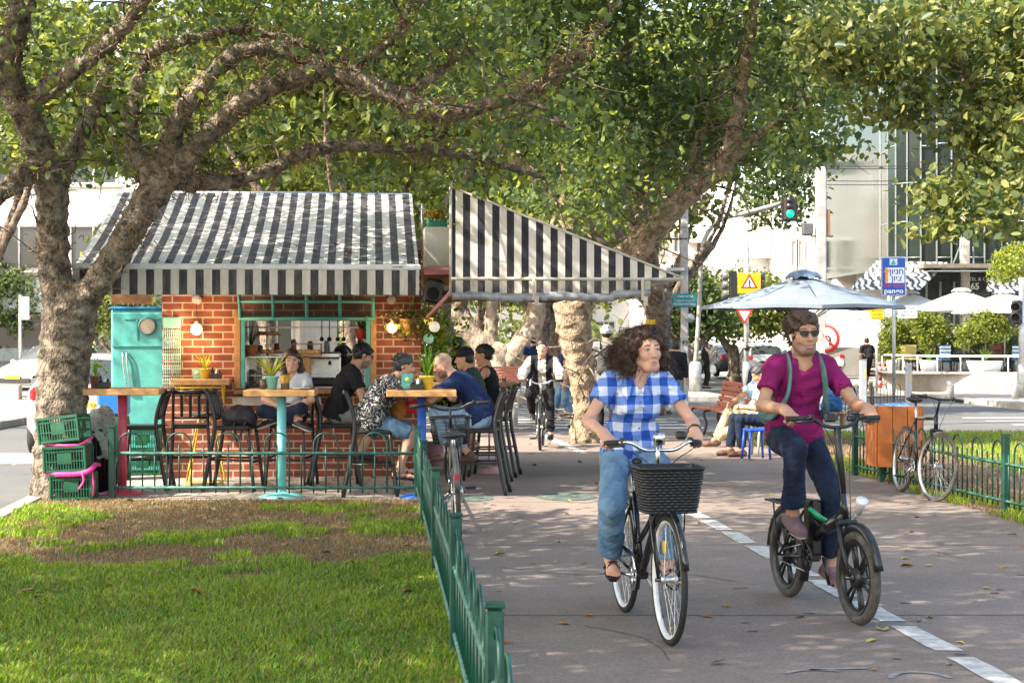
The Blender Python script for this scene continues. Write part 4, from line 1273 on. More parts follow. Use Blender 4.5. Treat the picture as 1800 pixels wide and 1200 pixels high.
# --- trees behind the kiosk and along the far boulevard
def plain_tree(x,y,h,r,label,blobs,n,seed,lean=(0,0),fork=True,size=.17,mats=None,bark=None,group=None,name='street_tree',clump=.35):
 z0 = gz(y)
 t = thing(name,label,'tree',(x,y,z0),0,group)
 g = random.Random(seed)
 L = [[(Vector((0,0,-.1)),r * 1.35),(Vector((lean[0] * .2,lean[1] * .2,h * .25)),r),(Vector((lean[0] * .6,lean[1] * .6,h * .6)),r * .9),(Vector((lean[0],lean[1],h)),r * .85)]]
 top = Vector((lean[0],lean[1],h * .95))
 if fork:
  for k in range(4):
   a = g.uniform(0,6.28); d = Vector((math.cos(a),math.sin(a),0))
   L.append([(top - Vector((0,0,h * .25)),r * .6),(top + d * h * .35 + Vector((0,0,h * .25)),r * .5),(top + d * h * .7 + Vector((0,0,h * .75)),r * .33),(top + d * h * .9 + Vector((0,0,h * 1.5)),r * .18)])
 V,Q = trunk_mesh(L,max(.05,r * .22),seed,r * .07,6)
 np_mesh('trunk',V,Q,bark or BARK2,t)
 if n:
  bl = [(np.array(b_[0]),b_[1]) + tuple(b_[2:]) for b_ in blobs]
  c = crown_pts(bl,n,clump,22,seed + 1)
  gg = np.random.default_rng(seed)
  leaves('crown',c,size,mats or [LF_C,LF_B],t,seed + 2,mi=(gg.uniform(0,1,len(c)) < .35).astype(int))
 return t
_gt = 'boulevard trees behind the kiosk'
plain_tree(-1.25,35,2.6,.28,'dark trunk rising right behind the hanging lamps of the kiosk',[((0,0,4.6),(2.6,2.2,1.3)),((-1.8,0,6.0),(2.4,2.2,1.2)),((1.8,.5,6.2),(2.4,2.2,1.2))],9000,61,(-.3,0),group=_gt)
t_ = plain_tree(-.45,57,1.2,.55,'pale forked trunk with two wide arms behind the red slatted bench',[((0,0,6),(4.0,2.6,1.8)),((-3,0,7.5),(3,2.6,2.0)),((3,0,8),(3.5,2.6,2.2))],9000,62,(0,0),False,.24,group=_gt,bark=bark_mat('pale_bark',(.15,.12,.095),(.34,.26,.20),(.46,.36,.28),2.2))
_L = [[(Vector((0,0,.7)),.45),(Vector((-.6,0,1.6)),.33),(Vector((-1.5,0,2.5)),.26),(Vector((-2.6,0,3.4)),.24),(Vector((-3.4,0,5.0)),.2)],[(Vector((0,0,.7)),.45),(Vector((.8,0,1.6)),.36),(Vector((1.25,.2,2.6)),.30),(Vector((1.35,.2,4.2)),.26),(Vector((1.7,0,6.0)),.2)],[(Vector((-.3,0,1.4)),.25),(Vector((-.2,.4,3)),.2),(Vector((0,.5,5)),.18)]]
V_,Q_ = trunk_mesh(_L,.08,64,.03,5)
np_mesh('limb',V_,Q_,[o for o in t_.children if o.name.startswith('trunk')][0].data.materials[0],t_)
for (px_,d_,h_,r_,lab,ln) in ((1.0,66,3.2,.36,'straight pale trunk beyond the walker with the dog',(.2,0)),(1.75,72,3.0,.34,'trunk beyond the cyclist in the black vest',(-.1,0)),(-2.6,62,3.2,.40,'broad trunk seen between the kiosk corner and the forked tree',(.3,0)),(-4.2,46,2.8,.3,'slim trunk seen through the kiosk window',(.2,0)),(3.45,42,2.9,.24,'trunk behind the woman in the checked shirt, yellow sign beside it',(.3,0))):
 plain_tree(px_,d_,h_,r_,lab,[((0,0,h_ + 2.2),(3.2,2.4,1.4)),((1.8,0,h_ + 3.6),(2.8,2.4,1.5)),((-1.8,0,h_ + 3.8),(2.8,2.4,1.5))] if d_ != 42 else [((0,0,7),(2.4,2.0,1.6)),((1.4,0,8.5),(2.2,2.0,1.5))],6500,int(70 + d_),ln,size=.24,group=_gt)
# crowns that close the view above the kiosk roof
for (px_,d_,lab,bl,n) in ((623,27,'slim straight trunk just behind the striped awning roof',[((0,0,4.9),(1.5,1.2,.8)),((-1.8,.5,5.6),(1.6,1.4,.9)),((1.7,.5,5.6),(1.6,1.4,.9)),((0,0,7.2),(3.2,2.5,1.2))],12000),
                              (330,31,'leafy tree behind the striped awning, beside the white house',[((.4,0,5.4),(1.8,1.4,1.0)),((-1.2,0,6.6),(2.2,1.6,1.1)),((2.2,0,6.4),(1.8,1.6,1.1)),((-2.2,0,5.5),(1.2,1.2,.8))],11000),
                              (770,39,'tall tree rising behind the white fascia of the kiosk',[((0,0,5.5),(2.8,2.0,1.3)),((-2.6,0,7.2),(2.8,2.0,1.5)),((2.6,0,7.4),(2.8,2.0,1.5))],10000),
                              (480,41,'tree with arching stems behind the kiosk roof',[((0,0,5.8),(2.6,2.0,1.4)),((-2.8,0,7.2),(2.8,2.0,1.5)),((2.8,0,7.6),(2.6,2.0,1.5))],9000),
                              (1150,48,'tall dark tree behind the fig limb leaning over the road',[((0,0,6.5),(2.2,2.2,1.7)),((.3,0,9.2),(2.8,2.4,2.0)),((2.8,0,10.0),(2.2,2.0,1.8)),((-3,0,9.5),(2.8,2.2,1.9))],11000)):
 plain_tree((px_ - 900) * d_ / FPX,d_,2.9,.13 if d_ < 40 else .2,lab,bl,n,int(d_ * 7),(random.uniform(-.2,.2),0),size=.13 + d_ * .0018,group=_gt,clump=.3)
for x_,y_,lab in ((-8.6,50,'west row tree behind the kiosk, nearest of the row'),(-9.6,66,'west row tree behind the kiosk, in the middle of the row'),(-6.2,84,'shady tree beyond the forked trunk'),(-1.8,92,'shady tree at the far end of the path'),(3.0,90,'shady tree beyond the lamp post numbered 93')):
 plain_tree(x_,y_,2.6,.26,lab,[((0,0,4.6),(3.6,3.0,1.5)),((1.5,0,6.8),(3.6,3.0,1.8)),((-1.5,0,8.2),(3.2,3.0,1.8))],7500,int(y_ * 3),size=.28,group=_gt)
# cypress-like dark hanging crown above the traffic light, round trees by the cars, hedge in the west
plain_tree((1443 - 900) * 60 / FPX,60,7.5,.10,'tall dark drooping tree just behind the green traffic light',[((-1.5,0,6.6),(1.4,1.1,.8)),((-1.3,0,8.5),(1.8,1.4,1.8)),((-.2,0,11.5),(2.2,1.4,2.2))],8000,91,fork=False,size=.2,mats=[LF_A,LF_C])
plain_tree((1290 - 900) * 72 / FPX,72,1.3,.22,'round bushy tree behind the parked cars and the yellow warning sign',[((0,0,3.2),(2.3,1.5,1.5)),((1.4,0,3.0),(1.5,1.2,1.3)),((-1.8,0,2.6),(1.2,1.0,1.1))],8500,92,size=.2,mats=[LF_B,LF_D])
plain_tree((1212 - 900) * 66 / FPX,66,1.3,.18,'dark hedge tree behind the tall grey lamp post',[((0,0,3.2),(1.2,1.0,1.3)),((.9,0,2.6),(.8,.8,.7))],4500,93,size=.19,mats=[LF_A,LF_C])
plain_tree((10 - 900) * 62 / FPX,62,1.4,.15,'clipped dark round tree behind the white hatchback',[((0,0,3.2),(1.3,1.0,1.35)),((-.9,0,2.9),(1.0,.9,1.1))],6500,94,size=.15,mats=[LF_A,LF_C],clump=.2)
plain_tree((215 - 900) * 44 / FPX,44,1.4,.10,'small tree between the fig trunk and the turquoise fridge',[((0,0,2.5),(.9,.7,.7)),((.6,0,2.0),(.6,.6,.5))],2500,95,size=.15)
plain_tree((-60 - 900) * 34 / FPX,34,2.8,.2,'street tree half hidden in the top left behind the fig',[((.6,0,6.0),(1.8,1.4,1.0)),((.5,0,7.6),(2.2,1.5,1.2))],5000,96,size=.18)
def treeline():
 b = [((x,150 + 12 * math.sin(x),4 + 2.2 * math.sin(x * .7)),(7,5,4.5)) for x in np.linspace(-55,60,20)] + [((x,170,13),(9,5,5)) for x in np.linspace(-50,10,9)] + [((x,108 + 4 * math.sin(x),1.6 + .8 * math.sin(x * 2.1)),(2.6,2.0,1.9),1.6) for x in np.linspace(-15,5,10)]
 c = crown_pts(b,32000,.7,22,201)
 o = leaves('woods',c,.6,[LF_C,LF_A],None,203,mi=(np.random.default_rng(1).uniform(0,1,len(c)) < .3).astype(int))
 o["kind"] = "stuff"
treeline()
# ================================================================ kiosk (local frame: x along the front, y into the kiosk, origin at its left front corner)
K0 = Vector((-3.977,19.4,0.0))
KM = Matrix.Translation(K0) @ Matrix.Rotation(BOUL,4,'Z')
def KW(x,y,z): return KM @ Vector((x,y,z))
def KL(v): return KM.inverted() @ Vector(v)
def stripe_mat(name,period,ca,cb,axis='X',off=0.0,rough=.75,dirt=.5):
 m = bpy.data.materials.new(name); m.use_nodes = True
 nt = m.node_tree; b = nt.nodes["Principled BSDF"]; b.inputs["Roughness"].default_value = rough
 tc = nn(nt,"ShaderNodeTexCoord"); sp = nn(nt,"ShaderNodeSeparateXYZ"); nt.links.new(tc.outputs["Object"],sp.inputs[0])
 a = nn(nt,"ShaderNodeMath",operation='MULTIPLY_ADD'); a.inputs[1].default_value = 1 / period; a.inputs[2].default_value = 40 + off
 nt.links.new(sp.outputs[axis],a.inputs[0])
 f = nn(nt,"ShaderNodeMath",operation='FRACT'); nt.links.new(a.outputs[0],f.inputs[0])
 g = nn(nt,"ShaderNodeMath",operation='GREATER_THAN'); g.inputs[1].default_value = .5; nt.links.new(f.outputs[0],g.inputs[0])
 mx = nn(nt,"ShaderNodeMix",data_type='RGBA'); mx.inputs[6].default_value = tuple(ca) + (1,); mx.inputs[7].default_value = tuple(cb) + (1,)
 nt.links.new(g.outputs[0],mx.inputs[0])
 mp = nn(nt,"ShaderNodeMapping"); mp.inputs["Scale"].default_value = (5,1.3,1.3); nt.links.new(tc.outputs["Object"],mp.inputs[0])
 no = nn(nt,"ShaderNodeTexNoise"); no.inputs["Scale"].default_value = 3.5; no.inputs["Detail"].default_value = 8; no.inputs["Roughness"].default_value = .7; nt.links.new(mp.outputs[0],no.inputs["Vector"])
 mr = nn(nt,"ShaderNodeMapRange"); mr.inputs["From Min"].default_value,mr.inputs["From Max"].default_value = .35,.6; mr.inputs["To Min"].default_value,mr.inputs["To Max"].default_value = dirt,0
 nt.links.new(no.outputs["Fac"],mr.inputs["Value"])
 m2 = nn(nt,"ShaderNodeMix",data_type='RGBA'); m2.inputs[7].default_value = (.20,.165,.13,1)
 nt.links.new(mr.outputs[0],m2.inputs[0]); nt.links.new(mx.outputs[2],m2.inputs[6]); nt.links.new(m2.outputs[2],b.inputs["Base Color"])
 return m
ST_TOP = stripe_mat('awning_stripes',.1662,(.60,.575,.53),(.032,.032,.038),dirt=.34)
ST_VAL = stripe_mat('valance_stripes',.1662,(.56,.52,.46),(.020,.020,.025),dirt=.34)
ST_SIDE = stripe_mat('side_awning_stripes',.155,(.72,.67,.60),(.012,.013,.022),dirt=.12)
BRICK = brick_mat('kiosk_brick',(.275,.075,.038),(.17,.043,.025),(.47,.37,.28),.228,.083,.008,'XZ')
TURQ = mat('turquoise_paint',(.080,.36,.34),.5,vary=.2,scale=5,bump=.08)
WHITE = mat('white_paint',(.78,.77,.74),.55,vary=.08,scale=3)
WOOD = mat('table_wood',(.56,.31,.12),.5,vary=.25,scale=18,bump=.1,col2=(.40,.20,.075))
WOODD = mat('brown_wood',(.30,.16,.07),.6,vary=.3,scale=12,bump=.1)
BLACKM = mat('black_metal',(.012,.012,.013),.35,vary=.25,scale=14,spec=.6)
STEEL = mat('steel',(.62,.62,.62),.28,metal=1.0,vary=.12,scale=12)
PINK = mat('pink_paint',(.72,.30,.32),.5,vary=.12,scale=6)
YEL = mat('yellow_paint',(.78,.52,.05),.45,vary=.1,scale=8)
CONC = mat('concrete',(.42,.39,.36),.85,vary=.2,scale=6,bump=.2)
GLASS = glass_mat('clear_glass',(.86,.9,.88),.03,.06)
GLOW = mat('lamp_glow',(1.0,.62,.26),.4,vary=0,emit=1.5)
GLOWC = {}
kiosk = thing('kiosk','red brick coffee kiosk under black and white striped awnings with a turquoise serving window','kiosk',K0,BOUL)
W = 2.94
b = MB()
ox0,ox1,oz0,oz1 = .885,2.36,1.015,1.845
b.box((ox0 / 2,.1,1.3),(ox0,.2,2.6)); b.box(((ox1 + W) / 2,.1,1.3),(W - ox1,.2,2.6))
b.box(((ox0 + ox1) / 2,.1,oz0 / 2),(ox1 - ox0,.2,oz0)); b.box(((ox0 + ox1) / 2,.1,(oz1 + 2.6) / 2),(ox1 - ox0,.2,2.6 - oz1))
b.box((.1,1.35,1.3),(.2,2.3,2.6)); b.box((W - .1,1.35,.5),(.2,2.3,1.0)); b.box((W - .1,2.2,1.8),(.2,.6,1.6)); b.box((W - .1,.35,1.8),(.2,.3,1.6))
b.box((.25,2.6,1.3),(.5,.2,2.6)); b.box((W - .25,2.6,1.3),(.5,.2,2.6)); b.box((W / 2,2.6,.5),(W - 1.0,.2,1.0)); b.box((W / 2,2.6,2.4),(W - 1.0,.2,.4))
b.build('wall',BRICK,kiosk)
b = MB().box((W / 2,1.35,2.66),(W + .1,2.9,.12),b=.01); b.build('roof',CONC,kiosk)
b = MB().box((W / 2,1.35,.03),(W - .42,2.28,.05)); b.build('floor',CONC,kiosk)
b = MB().box((1.30,-.02,.875),(1.0,.07,.10),b=.008); b.build('ledge',mat('ledge_concrete',(.50,.46,.41),.8,vary=.2,scale=8),kiosk)
b = MB().box(((ox0 + ox1) / 2,-.06,oz0 - .03),(ox1 - ox0 + .12,.34,.045),b=.006); b.build('counter',WOODD,kiosk)
# window frame, jambs, lifted sash
wf = MB()
for x in (ox0 + .025,ox1 - .025): wf.box((x,-.012,(oz0 + oz1) / 2),(.05,.05,oz1 - oz0),b=.004)
wf.box(((ox0 + ox1) / 2,-.012,oz1 - .02),(ox1 - ox0 - .1,.05,.04))
wf = wf.build('window_frame',TURQ,kiosk)
for x in (ox0 - .035,ox1 + .035): MB().box((x,-.012,(oz0 + oz1) / 2 + .03),(.066,.06,oz1 - oz0 + .06),b=.004).build('jamb',MM('jamb_wood',(.44,.22,.08),.6,vary=.2,scale=14),kiosk)
sash = MB()
hz,ang = 1.815,R(38)
def SP(x,u): return Vector((x,-.05 - math.sin(ang) * u,hz + math.cos(ang) * u))
X0,X1 = ox0 - .0,ox1 + .03
for x in np.linspace(X0,X1,5): sash.tube([SP(x,-.02),SP(x,.42)],.02,n=4)
for u in (0.0,.245,.42): sash.tube([SP(X0 - .02,u),SP(X1 + .02,u)],.020 if u else .026,n=4)
sash = sash.build('sash',TURQ,kiosk)
MB().quad(SP(X0,.0),SP(X1,.0),SP(X1,.42),SP(X0,.42)).build('pane',GLASS,sash)
# main awning
aw0,aw1 = -.645,2.86
def awning_sheet():
 V,n,mm = [],36,14
 for i in range(mm + 1):
  u = i / mm
  for j in range(n + 1):
   v = j / n
   sag = -.055 * math.sin(math.pi * u) - .012 * math.sin(v * 23) * math.sin(math.pi * u)
   V.append((aw0 + (aw1 - aw0) * v,-2.0 + 3.05 * u,2.335 + 1.0 * u + sag))
 Q = [(i * (n + 1) + j,i * (n + 1) + j + 1,(i + 1) * (n + 1) + j + 1,(i + 1) * (n + 1) + j) for i in range(mm) for j in range(n)]
 m = MB().add(V,Q,0,True)
 m.add([(x,y,z - .006) for x,y,z in V],[q[::-1] for q in Q],0,True)
 return m
aw = awning_sheet().build('awning',ST_TOP,kiosk)
MB().box(((aw0 + aw1) / 2,-2.03,2.325),(aw1 - aw0 + .03,.07,.062),b=.012).build('front_bar',mat('awning_bar',(.62,.62,.62),.4,vary=.15,scale=5),aw)
V = []
n = 80
for k in range(4):
 for j in range(n + 1):
  x = aw0 + (aw1 - aw0) * j / n
  V.append((x,-2.055 + .010 * math.sin(x * 9.0 + 1) * k / 3 + .006 * math.sin(x * 31) * k / 3,2.297 - .252 * k / 3 - (.006 * abs(math.sin(x * 18.9)) if k == 3 else 0)))
Q = [(k * (n + 1) + j,k * (n + 1) + j + 1,(k + 1) * (n + 1) + j + 1,(k + 1) * (n + 1) + j) for k in range(3) for j in range(n)]
MB().add(V,[q[::-1] for q in Q],0,True).build('valance',ST_VAL,aw)
for x in (aw0 + .3,1.1,aw1 - .12): MB().tube([(x,.0,2.2),(x,-.9,2.32),(x,-1.95,2.30)],.02,n=6).build('arm',STEEL,aw)
m = MB()
for x in (aw0 + .05,aw1 - .02): m.tube([(x,1.05,2.4),(x,1.05,3.33)],.025,n=6)
m.tube([(aw0,1.06,3.325),(aw1,1.06,3.325)],.028,n=8)
m.build('ridge_pole',STEEL,aw)
MB().box((-.30,-.3,2.03),(.45,.10,.11),b=.008).build('beam',WOODD,kiosk)
text('maker_mark','AWNEX',.030,MX((aw1 - .22,-2.068,2.326),rx=R(90)),mat('faint_blue',(.12,.16,.25),.6,vary=0),aw,thick=.001)
# white fascia, pink roller, brackets
MB().box((3.125,-.55,2.60),(.345,.5,.44),b=.01).build('fascia',WHITE,kiosk)
m = MB().tube([(2.95,-.85,2.335),(3.31,-.85,2.335)],.042,n=12); m.build('roller',PINK,kiosk)
MB().box((3.12,-.40,2.28),(.34,.18,.20)).build('soffit',WOODD,kiosk)
# side awning over the path: gable cheek, roof, valance, rolled clear sheet
sx0,sx1,sy0,sy1,zb,zt = 3.215,5.66,-1.66,1.25,2.235,3.19
def cheek(y,t=.012):
 V = [(sx0,y,zb),(sx1,y,zb),(sx1,y,zb + .012),(sx0,y,zt)]
 m = MB(); m.add(V + [(x,yy + t,z) for x,yy,z in V],[(0,1,2,3),(7,6,5,4),(0,4,5,1),(3,2,6,7),(0,3,7,4)])
 return m
sa = cheek(sy0).build('side_awning',ST_SIDE,kiosk)
cheek(sy1).build('cheek',ST_SIDE,sa)
nx = 20
V,Q = [],[]
for j,y in enumerate((sy0 + .02,(sy0 + sy1) / 2,sy1)):
 for i in range(nx + 1):
  u = i / nx; V.append((sx0 + (sx1 - sx0) * u,y,zt + (zb - zt) * u + .008 - (.05 * math.sin(math.pi * u) if j == 1 else 0)))
Q = [(j * (nx + 1) + i,j * (nx + 1) + i + 1,(j + 1) * (nx + 1) + i + 1,(j + 1) * (nx + 1) + i) for j in range(2) for i in range(nx)]
MB().add(V,Q,0,True).build('roof_sheet',stripe_mat('roof_stripes',.155,(.66,.62,.56),(.02,.02,.03),'Y'),sa)
m = MB()
m.tube([(sx0,sy0,zt),(sx1,sy0,zb + .01)],.014,n=6); m.tube([(sx0 - .01,sy0 - .01,zb - .012),(sx1 + .02,sy0 - .01,zb - .012)],.018,n=6); m.tube([(sx0 - .012,sy0,zb - .2),(sx0 - .012,sy0,zt + .02)],.016,n=6)
m.tube([(sx1,sy0,zb),(sx1,sy1,zb)],.03,n=8)
m.build('rail',mat('rail_cream',(.60,.55,.47),.5,vary=.2),sa)
vx1 = sx1 - .34
V = []; n = 60
for k in range(4):
 for j in range(n + 1):
  x = sx0 + .01 + (vx1 - sx0) * j / n
  V.append((x,sy0 - .018 + .018 * math.sin(x * 13 + k) * k / 3,zb - .03 - .145 * k / 3 + .012 * math.sin(x * 7) * k / 3))
Q = [(k * (n + 1) + j,(k + 1) * (n + 1) + j,(k + 1) * (n + 1) + j + 1,k * (n + 1) + j + 1) for k in range(3) for j in range(n)]
MB().add(V,Q,0,True).build('valance',stripe_mat('valance_stripes_side',.155,(.58,.53,.46),(.02,.02,.028),dirt=.5),sa)
V = []
n = 70
m = MB(); g = random.Random(4)
m.tube([(sx0 + .0 + (vx1 - sx0) * i / n,sy0 - .045,zb - .205 + .010 * math.sin(i * .21) + .004 * math.sin(i * 1.3) + (.03 if i / n > .8 else 0)) for i in range(n + 1)],[.046 + .005 * g.uniform(-1,1) for i in range(n + 1)],n=14)
m.build('rolled_sheet',mat('clear_plastic',(.24,.25,.26),.12,vary=.35,scale=9,spec=.9,bump=.6,bscale=30),sa)
CANV = mat('canvas_strap',(.55,.49,.40),.9,vary=.2)
for x in (sx0 + .86,sx0 + 2.02):
 m = MB(); m.box((x,sy0 - .095,zb - .12),(.034,.012,.24),b=.003); m.box((x + .03,sy0 - .10,zb - .245),(.045,.012,.10),M4=MX((0,0,0)),b=.003); m.build('strap',CANV,sa)
m = MB(); m.tube([(sx0 + 2.05,sy0 - .1,zb - .25),(sx0 + 2.03,sy0 - .12,zb - .42),(sx0 + 1.95,sy0 - .12,zb - .60)],.018,n=6,flat=.4)
m.build('strap',CANV,sa)
m = MB()
m.tube([(sx0 - .25,sy0 + .3,zb - .42),(sx0 - .02,sy0,zb - .16)],.02,n=6); m.build('brace',PINK,sa)
MB().tube([(sx0 - .2,.1,zb - .22),(sx0 + .9,.1,zb - .08)],.05,n=8).build('rafter',WOODD,sa)
m = MB(); m.tube([(sx0 - .1,sy1 - .02,zb - .12),(sx0 + 1.4,sy1 - .05,zb - .16),(sx1 - .9,sy1,zb - .12)],.06,n=10)
m.build('rolled_blind',mat('dark_canvas',(.12,.10,.085),.9,vary=.3,scale=10,bump=.4),sa)
V = []; n = 60
for k in range(2):
 for j in range(n + 1):
  x = sx0 + (sx1 - sx0) * j / n
  V.append((x,sy1 - .02,zb - .02 - .15 * k))
MB().add(V,[(j,j + n + 1,j + n + 2,j + 1) for j in range(n)]).build('rear_valance',ST_SIDE,sa)
# folding arms seen between the two awnings
m = MB()
for z in (2.92,3.02): m.tube([(2.94,.2,z + .06),(3.3,-.4,z - .02)],.016,n=6)
m.box((3.12,.2,3.0),(.16,.5,.05),MX((0,0,0)),b=.01); m.tube([(2.95,-.2,2.72),(2.95,-.2,3.12)],.018,n=6)
m.build('folding_arm',STEEL,kiosk)
# ---------------------------------------------------------------- plants and pots
LEAFP = leaf_mat('pot_leaf',(.05,.13,.02),(.16,.30,.05),.4)
LEAFY = leaf_mat('pot_leaf_yellow',(.16,.22,.03),(.40,.42,.08),.4)
SOILP = mat('potting_soil',(.05,.03,.02),.95,vary=.3,scale=40)
def blades(b,n,h,r,seed,w=.016,droop=.9,z=0.0):
 g = random.Random(seed)
 for i in range(n):
  a = g.uniform(0,6.28); l = h * g.uniform(.6,1.1); d = Vector((math.cos(a),math.sin(a),0)); s = Vector((-math.sin(a),math.cos(a),0))
  out = g.uniform(.25,1.0) * r; pts = []
  for k in range(6):
   u = k / 5
   pts.append((d * (out * u) + Vector((0,0,z + l * (u * 1.25 - droop * .55 * u * u * out / r))),w * (1 - abs(u - .35) * 1.1) * .5))
  vs = []
  for p,q in pts: vs += [p - s * max(q,.001),p + s * max(q,.001)]
  b.add(vs,[(2 * k,2 * k + 1,2 * k + 3,2 * k + 2) for k in range(5)],0,True)
 return b
def pot_plant(name,label,loc,potm,r,h,leafm,nb,ph,pr,seed,bucket=False,group=None,w=.016,leafy=0):
 t = thing(name,label,'plant pot',loc,random.uniform(0,6),group)
 m = MB().lathe([(r * .72,0),(r * .98,h * .93),(r * 1.08,h * .93),(r * 1.08,h),(r * .95,h),(r * .90,h * .85),(.001,h * .85)],24)
 if bucket: m.tube([(r * 1.08 * math.cos(a),r * 1.08 * math.sin(a),h * .9) for a in np.linspace(-.25,.25,5)],.008,n=5); m.tube([(-r * 1.08 * math.cos(a),r * 1.08 * math.sin(a),h * .9) for a in np.linspace(-.25,.25,5)],.008,n=5)
 m.build('pot',potm,t)
 bl = blades(MB(),nb,ph,pr,seed,w,z=h * .85)
 o = bl.build('leaves',leafm,t)
 if leafy:
  g = np.random.default_rng(seed); c = g.normal(size=(leafy,3)) * np.array([pr * .5,pr * .5,ph * .28]) + np.array([0,0,h + ph * .55])
  leaves('sprigs',c,.05,leafm,t,seed)
 return t
def gpot(label,px,py,d,*a,**k):
 return pot_plant('potted_plant',label,P(px,py,d),*a,**k)
TQPOT = mat('turquoise_pot',(.20,.62,.62),.45,vary=.06); YPOT = mat('yellow_pot',(.82,.66,.10),.45,vary=.06)
DPINK = mat('dusty_pink_pot',(.42,.24,.25),.7,vary=.12); REDP = mat('red_pot',(.55,.05,.05),.5,vary=.1); GREENPOT = mat('green_pot',(.03,.22,.14),.5,vary=.1)
# ---------------------------------------------------------------- bar tables
def bar_table(label,px,d,top_w,top_d,colm,ztop=1.085,rz=0.0,two=False):
 t = thing('bar_table',label,'table',G(px,HY + HCAM * FPX / d),rz,'bar tables of the kiosk')
 MB().box((0,0,ztop - .032),(top_w,top_d,.064),b=.006).build('table_top',WOOD,t)
 if two:
  m = MB()
  for x in (-.04,.04): m.tube([(x,0,.02),(x,0,ztop - .064)],.012,n=8)
  m.build('column',colm,t)
 else: MB().lathe([(.046,.03),(.046,ztop - .064)],18).build('column',colm,t)
 MB().lathe([(.225,0),(.225,.012),(.16,.034),(.06,.055),(.046,.07)],32).build('base',colm,t)
 return t
RPINK = mat('raspberry_paint',(.62,.075,.12),.45,vary=.15,scale=8); TQP = mat('turquoise_column',(.20,.60,.60),.45,vary=.15,scale=7); BLUEP = mat('blue_column',(.02,.10,.42),.45,vary=.15,scale=8); PALEP = mat('pale_pink_column',(.70,.38,.40),.5,vary=.1)
bar_table('bar table on a raspberry pink column, nearest the fig trunk',215,17.5,.80,.62,RPINK,rz=.12)
bar_table('bar table on a turquoise column in front of the cross-legged woman',495,17.15,.70,.60,TQP,rz=.05)
bar_table('bar table on a blue column between the patterned shirt and the navy shirt',741,17.1,.69,.62,BLUEP,rz=.05)
bar_table('bar table on a thin pale pink double leg behind the man in navy',866,20.2,.60,.55,PALEP,1.06,.08,True)
# wall shelf with yellow brackets
t = thing('wall_shelf','wooden shelf on yellow brackets fixed to the brick wall under the globe lamp','shelf',KW(.46,0,1.10),BOUL)
MB().box((0,-.19,0),(.66,.38,.065),b=.006).build('board',WOOD,t)
m = MB()
for x in (-.22,.24):
 m.tube([(x,-.01,-.04),(x,-.01,-.2),(x,-.06,-.24),(x,-.18,-.12),(x,-.30,-.04)],.012,n=6)
m.tube([(-.28,-.33,-.06),(.28,-.33,-.06)],.011,n=6)
m.build('bracket',YEL,t)
# stools
SEATM = mat('black_seat',(.018,.018,.020),.5,vary=.3,scale=12)
def stool_proto(name,label,loc,rz,back=True):
 t = thing(name,label,'bar stool',loc,rz,'black bar stools at the kiosk')
 MB().box((0,0,.657),(.40,.38,.045),b=.018).build('seat',SEATM,t)
 for sx in (-1,1):
  MB().tube(spline([(sx * .18,.17,.637),(sx * .195,.20,.36),(sx * .215,.245,0)],4),.019,n=8,flat=.7).build('leg',BLACKM,t)
  rear = [(sx * .215,-.30,0),(sx * .20,-.235,.33),(sx * .185,-.185,.64),(sx * .18,-.195,.82),(sx * .175,-.26,1.02),(sx * .17,-.30,1.05)] if back else [(sx * .215,-.245,0),(sx * .195,-.20,.36),(sx * .18,-.17,.637)]
  MB().tube(spline(rear,4),.022,n=8,flat=.75).build('leg',BLACKM,t)
 m = MB()
 for z,q in ((.30,.215),(.34,.22)):
  m.tube([(-.20,q * (1 if z < .32 else -1),z),(.20,q * (1 if z < .32 else -1),z)],.012,n=6)
 for sx in (-1,1): m.tube([(sx * .20,.215,.32),(sx * .20,-.235,.33)],.012,n=6)
 m.build('footrest',BLACKM,t)
 if back:
  MB().tube([(-.175,-.27,1.025),(.175,-.27,1.025)],.022,n=8,flat=.7).build('back_rail',BLACKM,t); MB().tube([(-.18,-.19,.75),(.18,-.19,.75)],.014,n=6).build('lumbar_rail',BLACKM,t)
  for x in (-.09,0,.09): MB().tube(spline([(x,-.19,.75),(x,-.205,.87),(x,-.27,1.02)],3),.010,n=6,flat=1.6).build('back_slat',BLACKM,t)
 return t
def SPOS(px,d): return Vector(((px - 900) * d / FPX,d,0))
st0 = stool_proto('bar_stool','empty black bar stool beside the raspberry pink table',SPOS(250,18.05),R(90))
for lab,px,d,rz in (('empty black bar stool at the wall shelf, back towards the lawn',335,18.3,R(10)),
                       ('black bar stool with a dark bag on its seat',415,18.0,R(-95)),
                       ('black stool under the cross-legged woman',512,18.35,R(172)),
                       ('black stool under the man in the plain black tee',592,18.4,R(-80)),
                       ('black bar stool under the woman in the patterned shirt',655,17.35,R(-84)),
                       ('black curved-back stool under the man in the navy shirt',842,17.5,R(84)),
                       ('black stool under the man in the dark cap',846,18.75,R(80)),
                       ('empty-looking black curved-back stool under the woman in the black tank top',866,19.7,R(82))):
 dup(st0,SPOS(px,d),rz,lab)
def wire_stool(label,loc,rz):
 t = thing('wire_stool',label,'wire stool',loc,rz)
 m = MB()
 for q in (-1,1):
  m.tube(spline([(-.20,q * .21,0),(-.12,q * .14,.45),(-.07,q * .10,.70),(0,q * .09,.76),(.07,q * .10,.70),(.12,q * .14,.45),(.20,q * .21,0)],4),.011,n=6)
  m.tube([(-.20,q * .21,.02),(.20,q * .21,.02)],.009,n=6)
 for x in (-.15,.15): m.tube([(x,-.165,.30),(x,.165,.30)],.009,n=6)
 m.build('frame',YEL,t)
 MB().lathe([(.16,.745),(.17,.76),(.165,.775),(.001,.778)],24).build('seat',BLACKM,t)
 return t
wire_stool('yellow wire stool with looped legs in front of the brick wall',SPOS(362,18.7),.1)
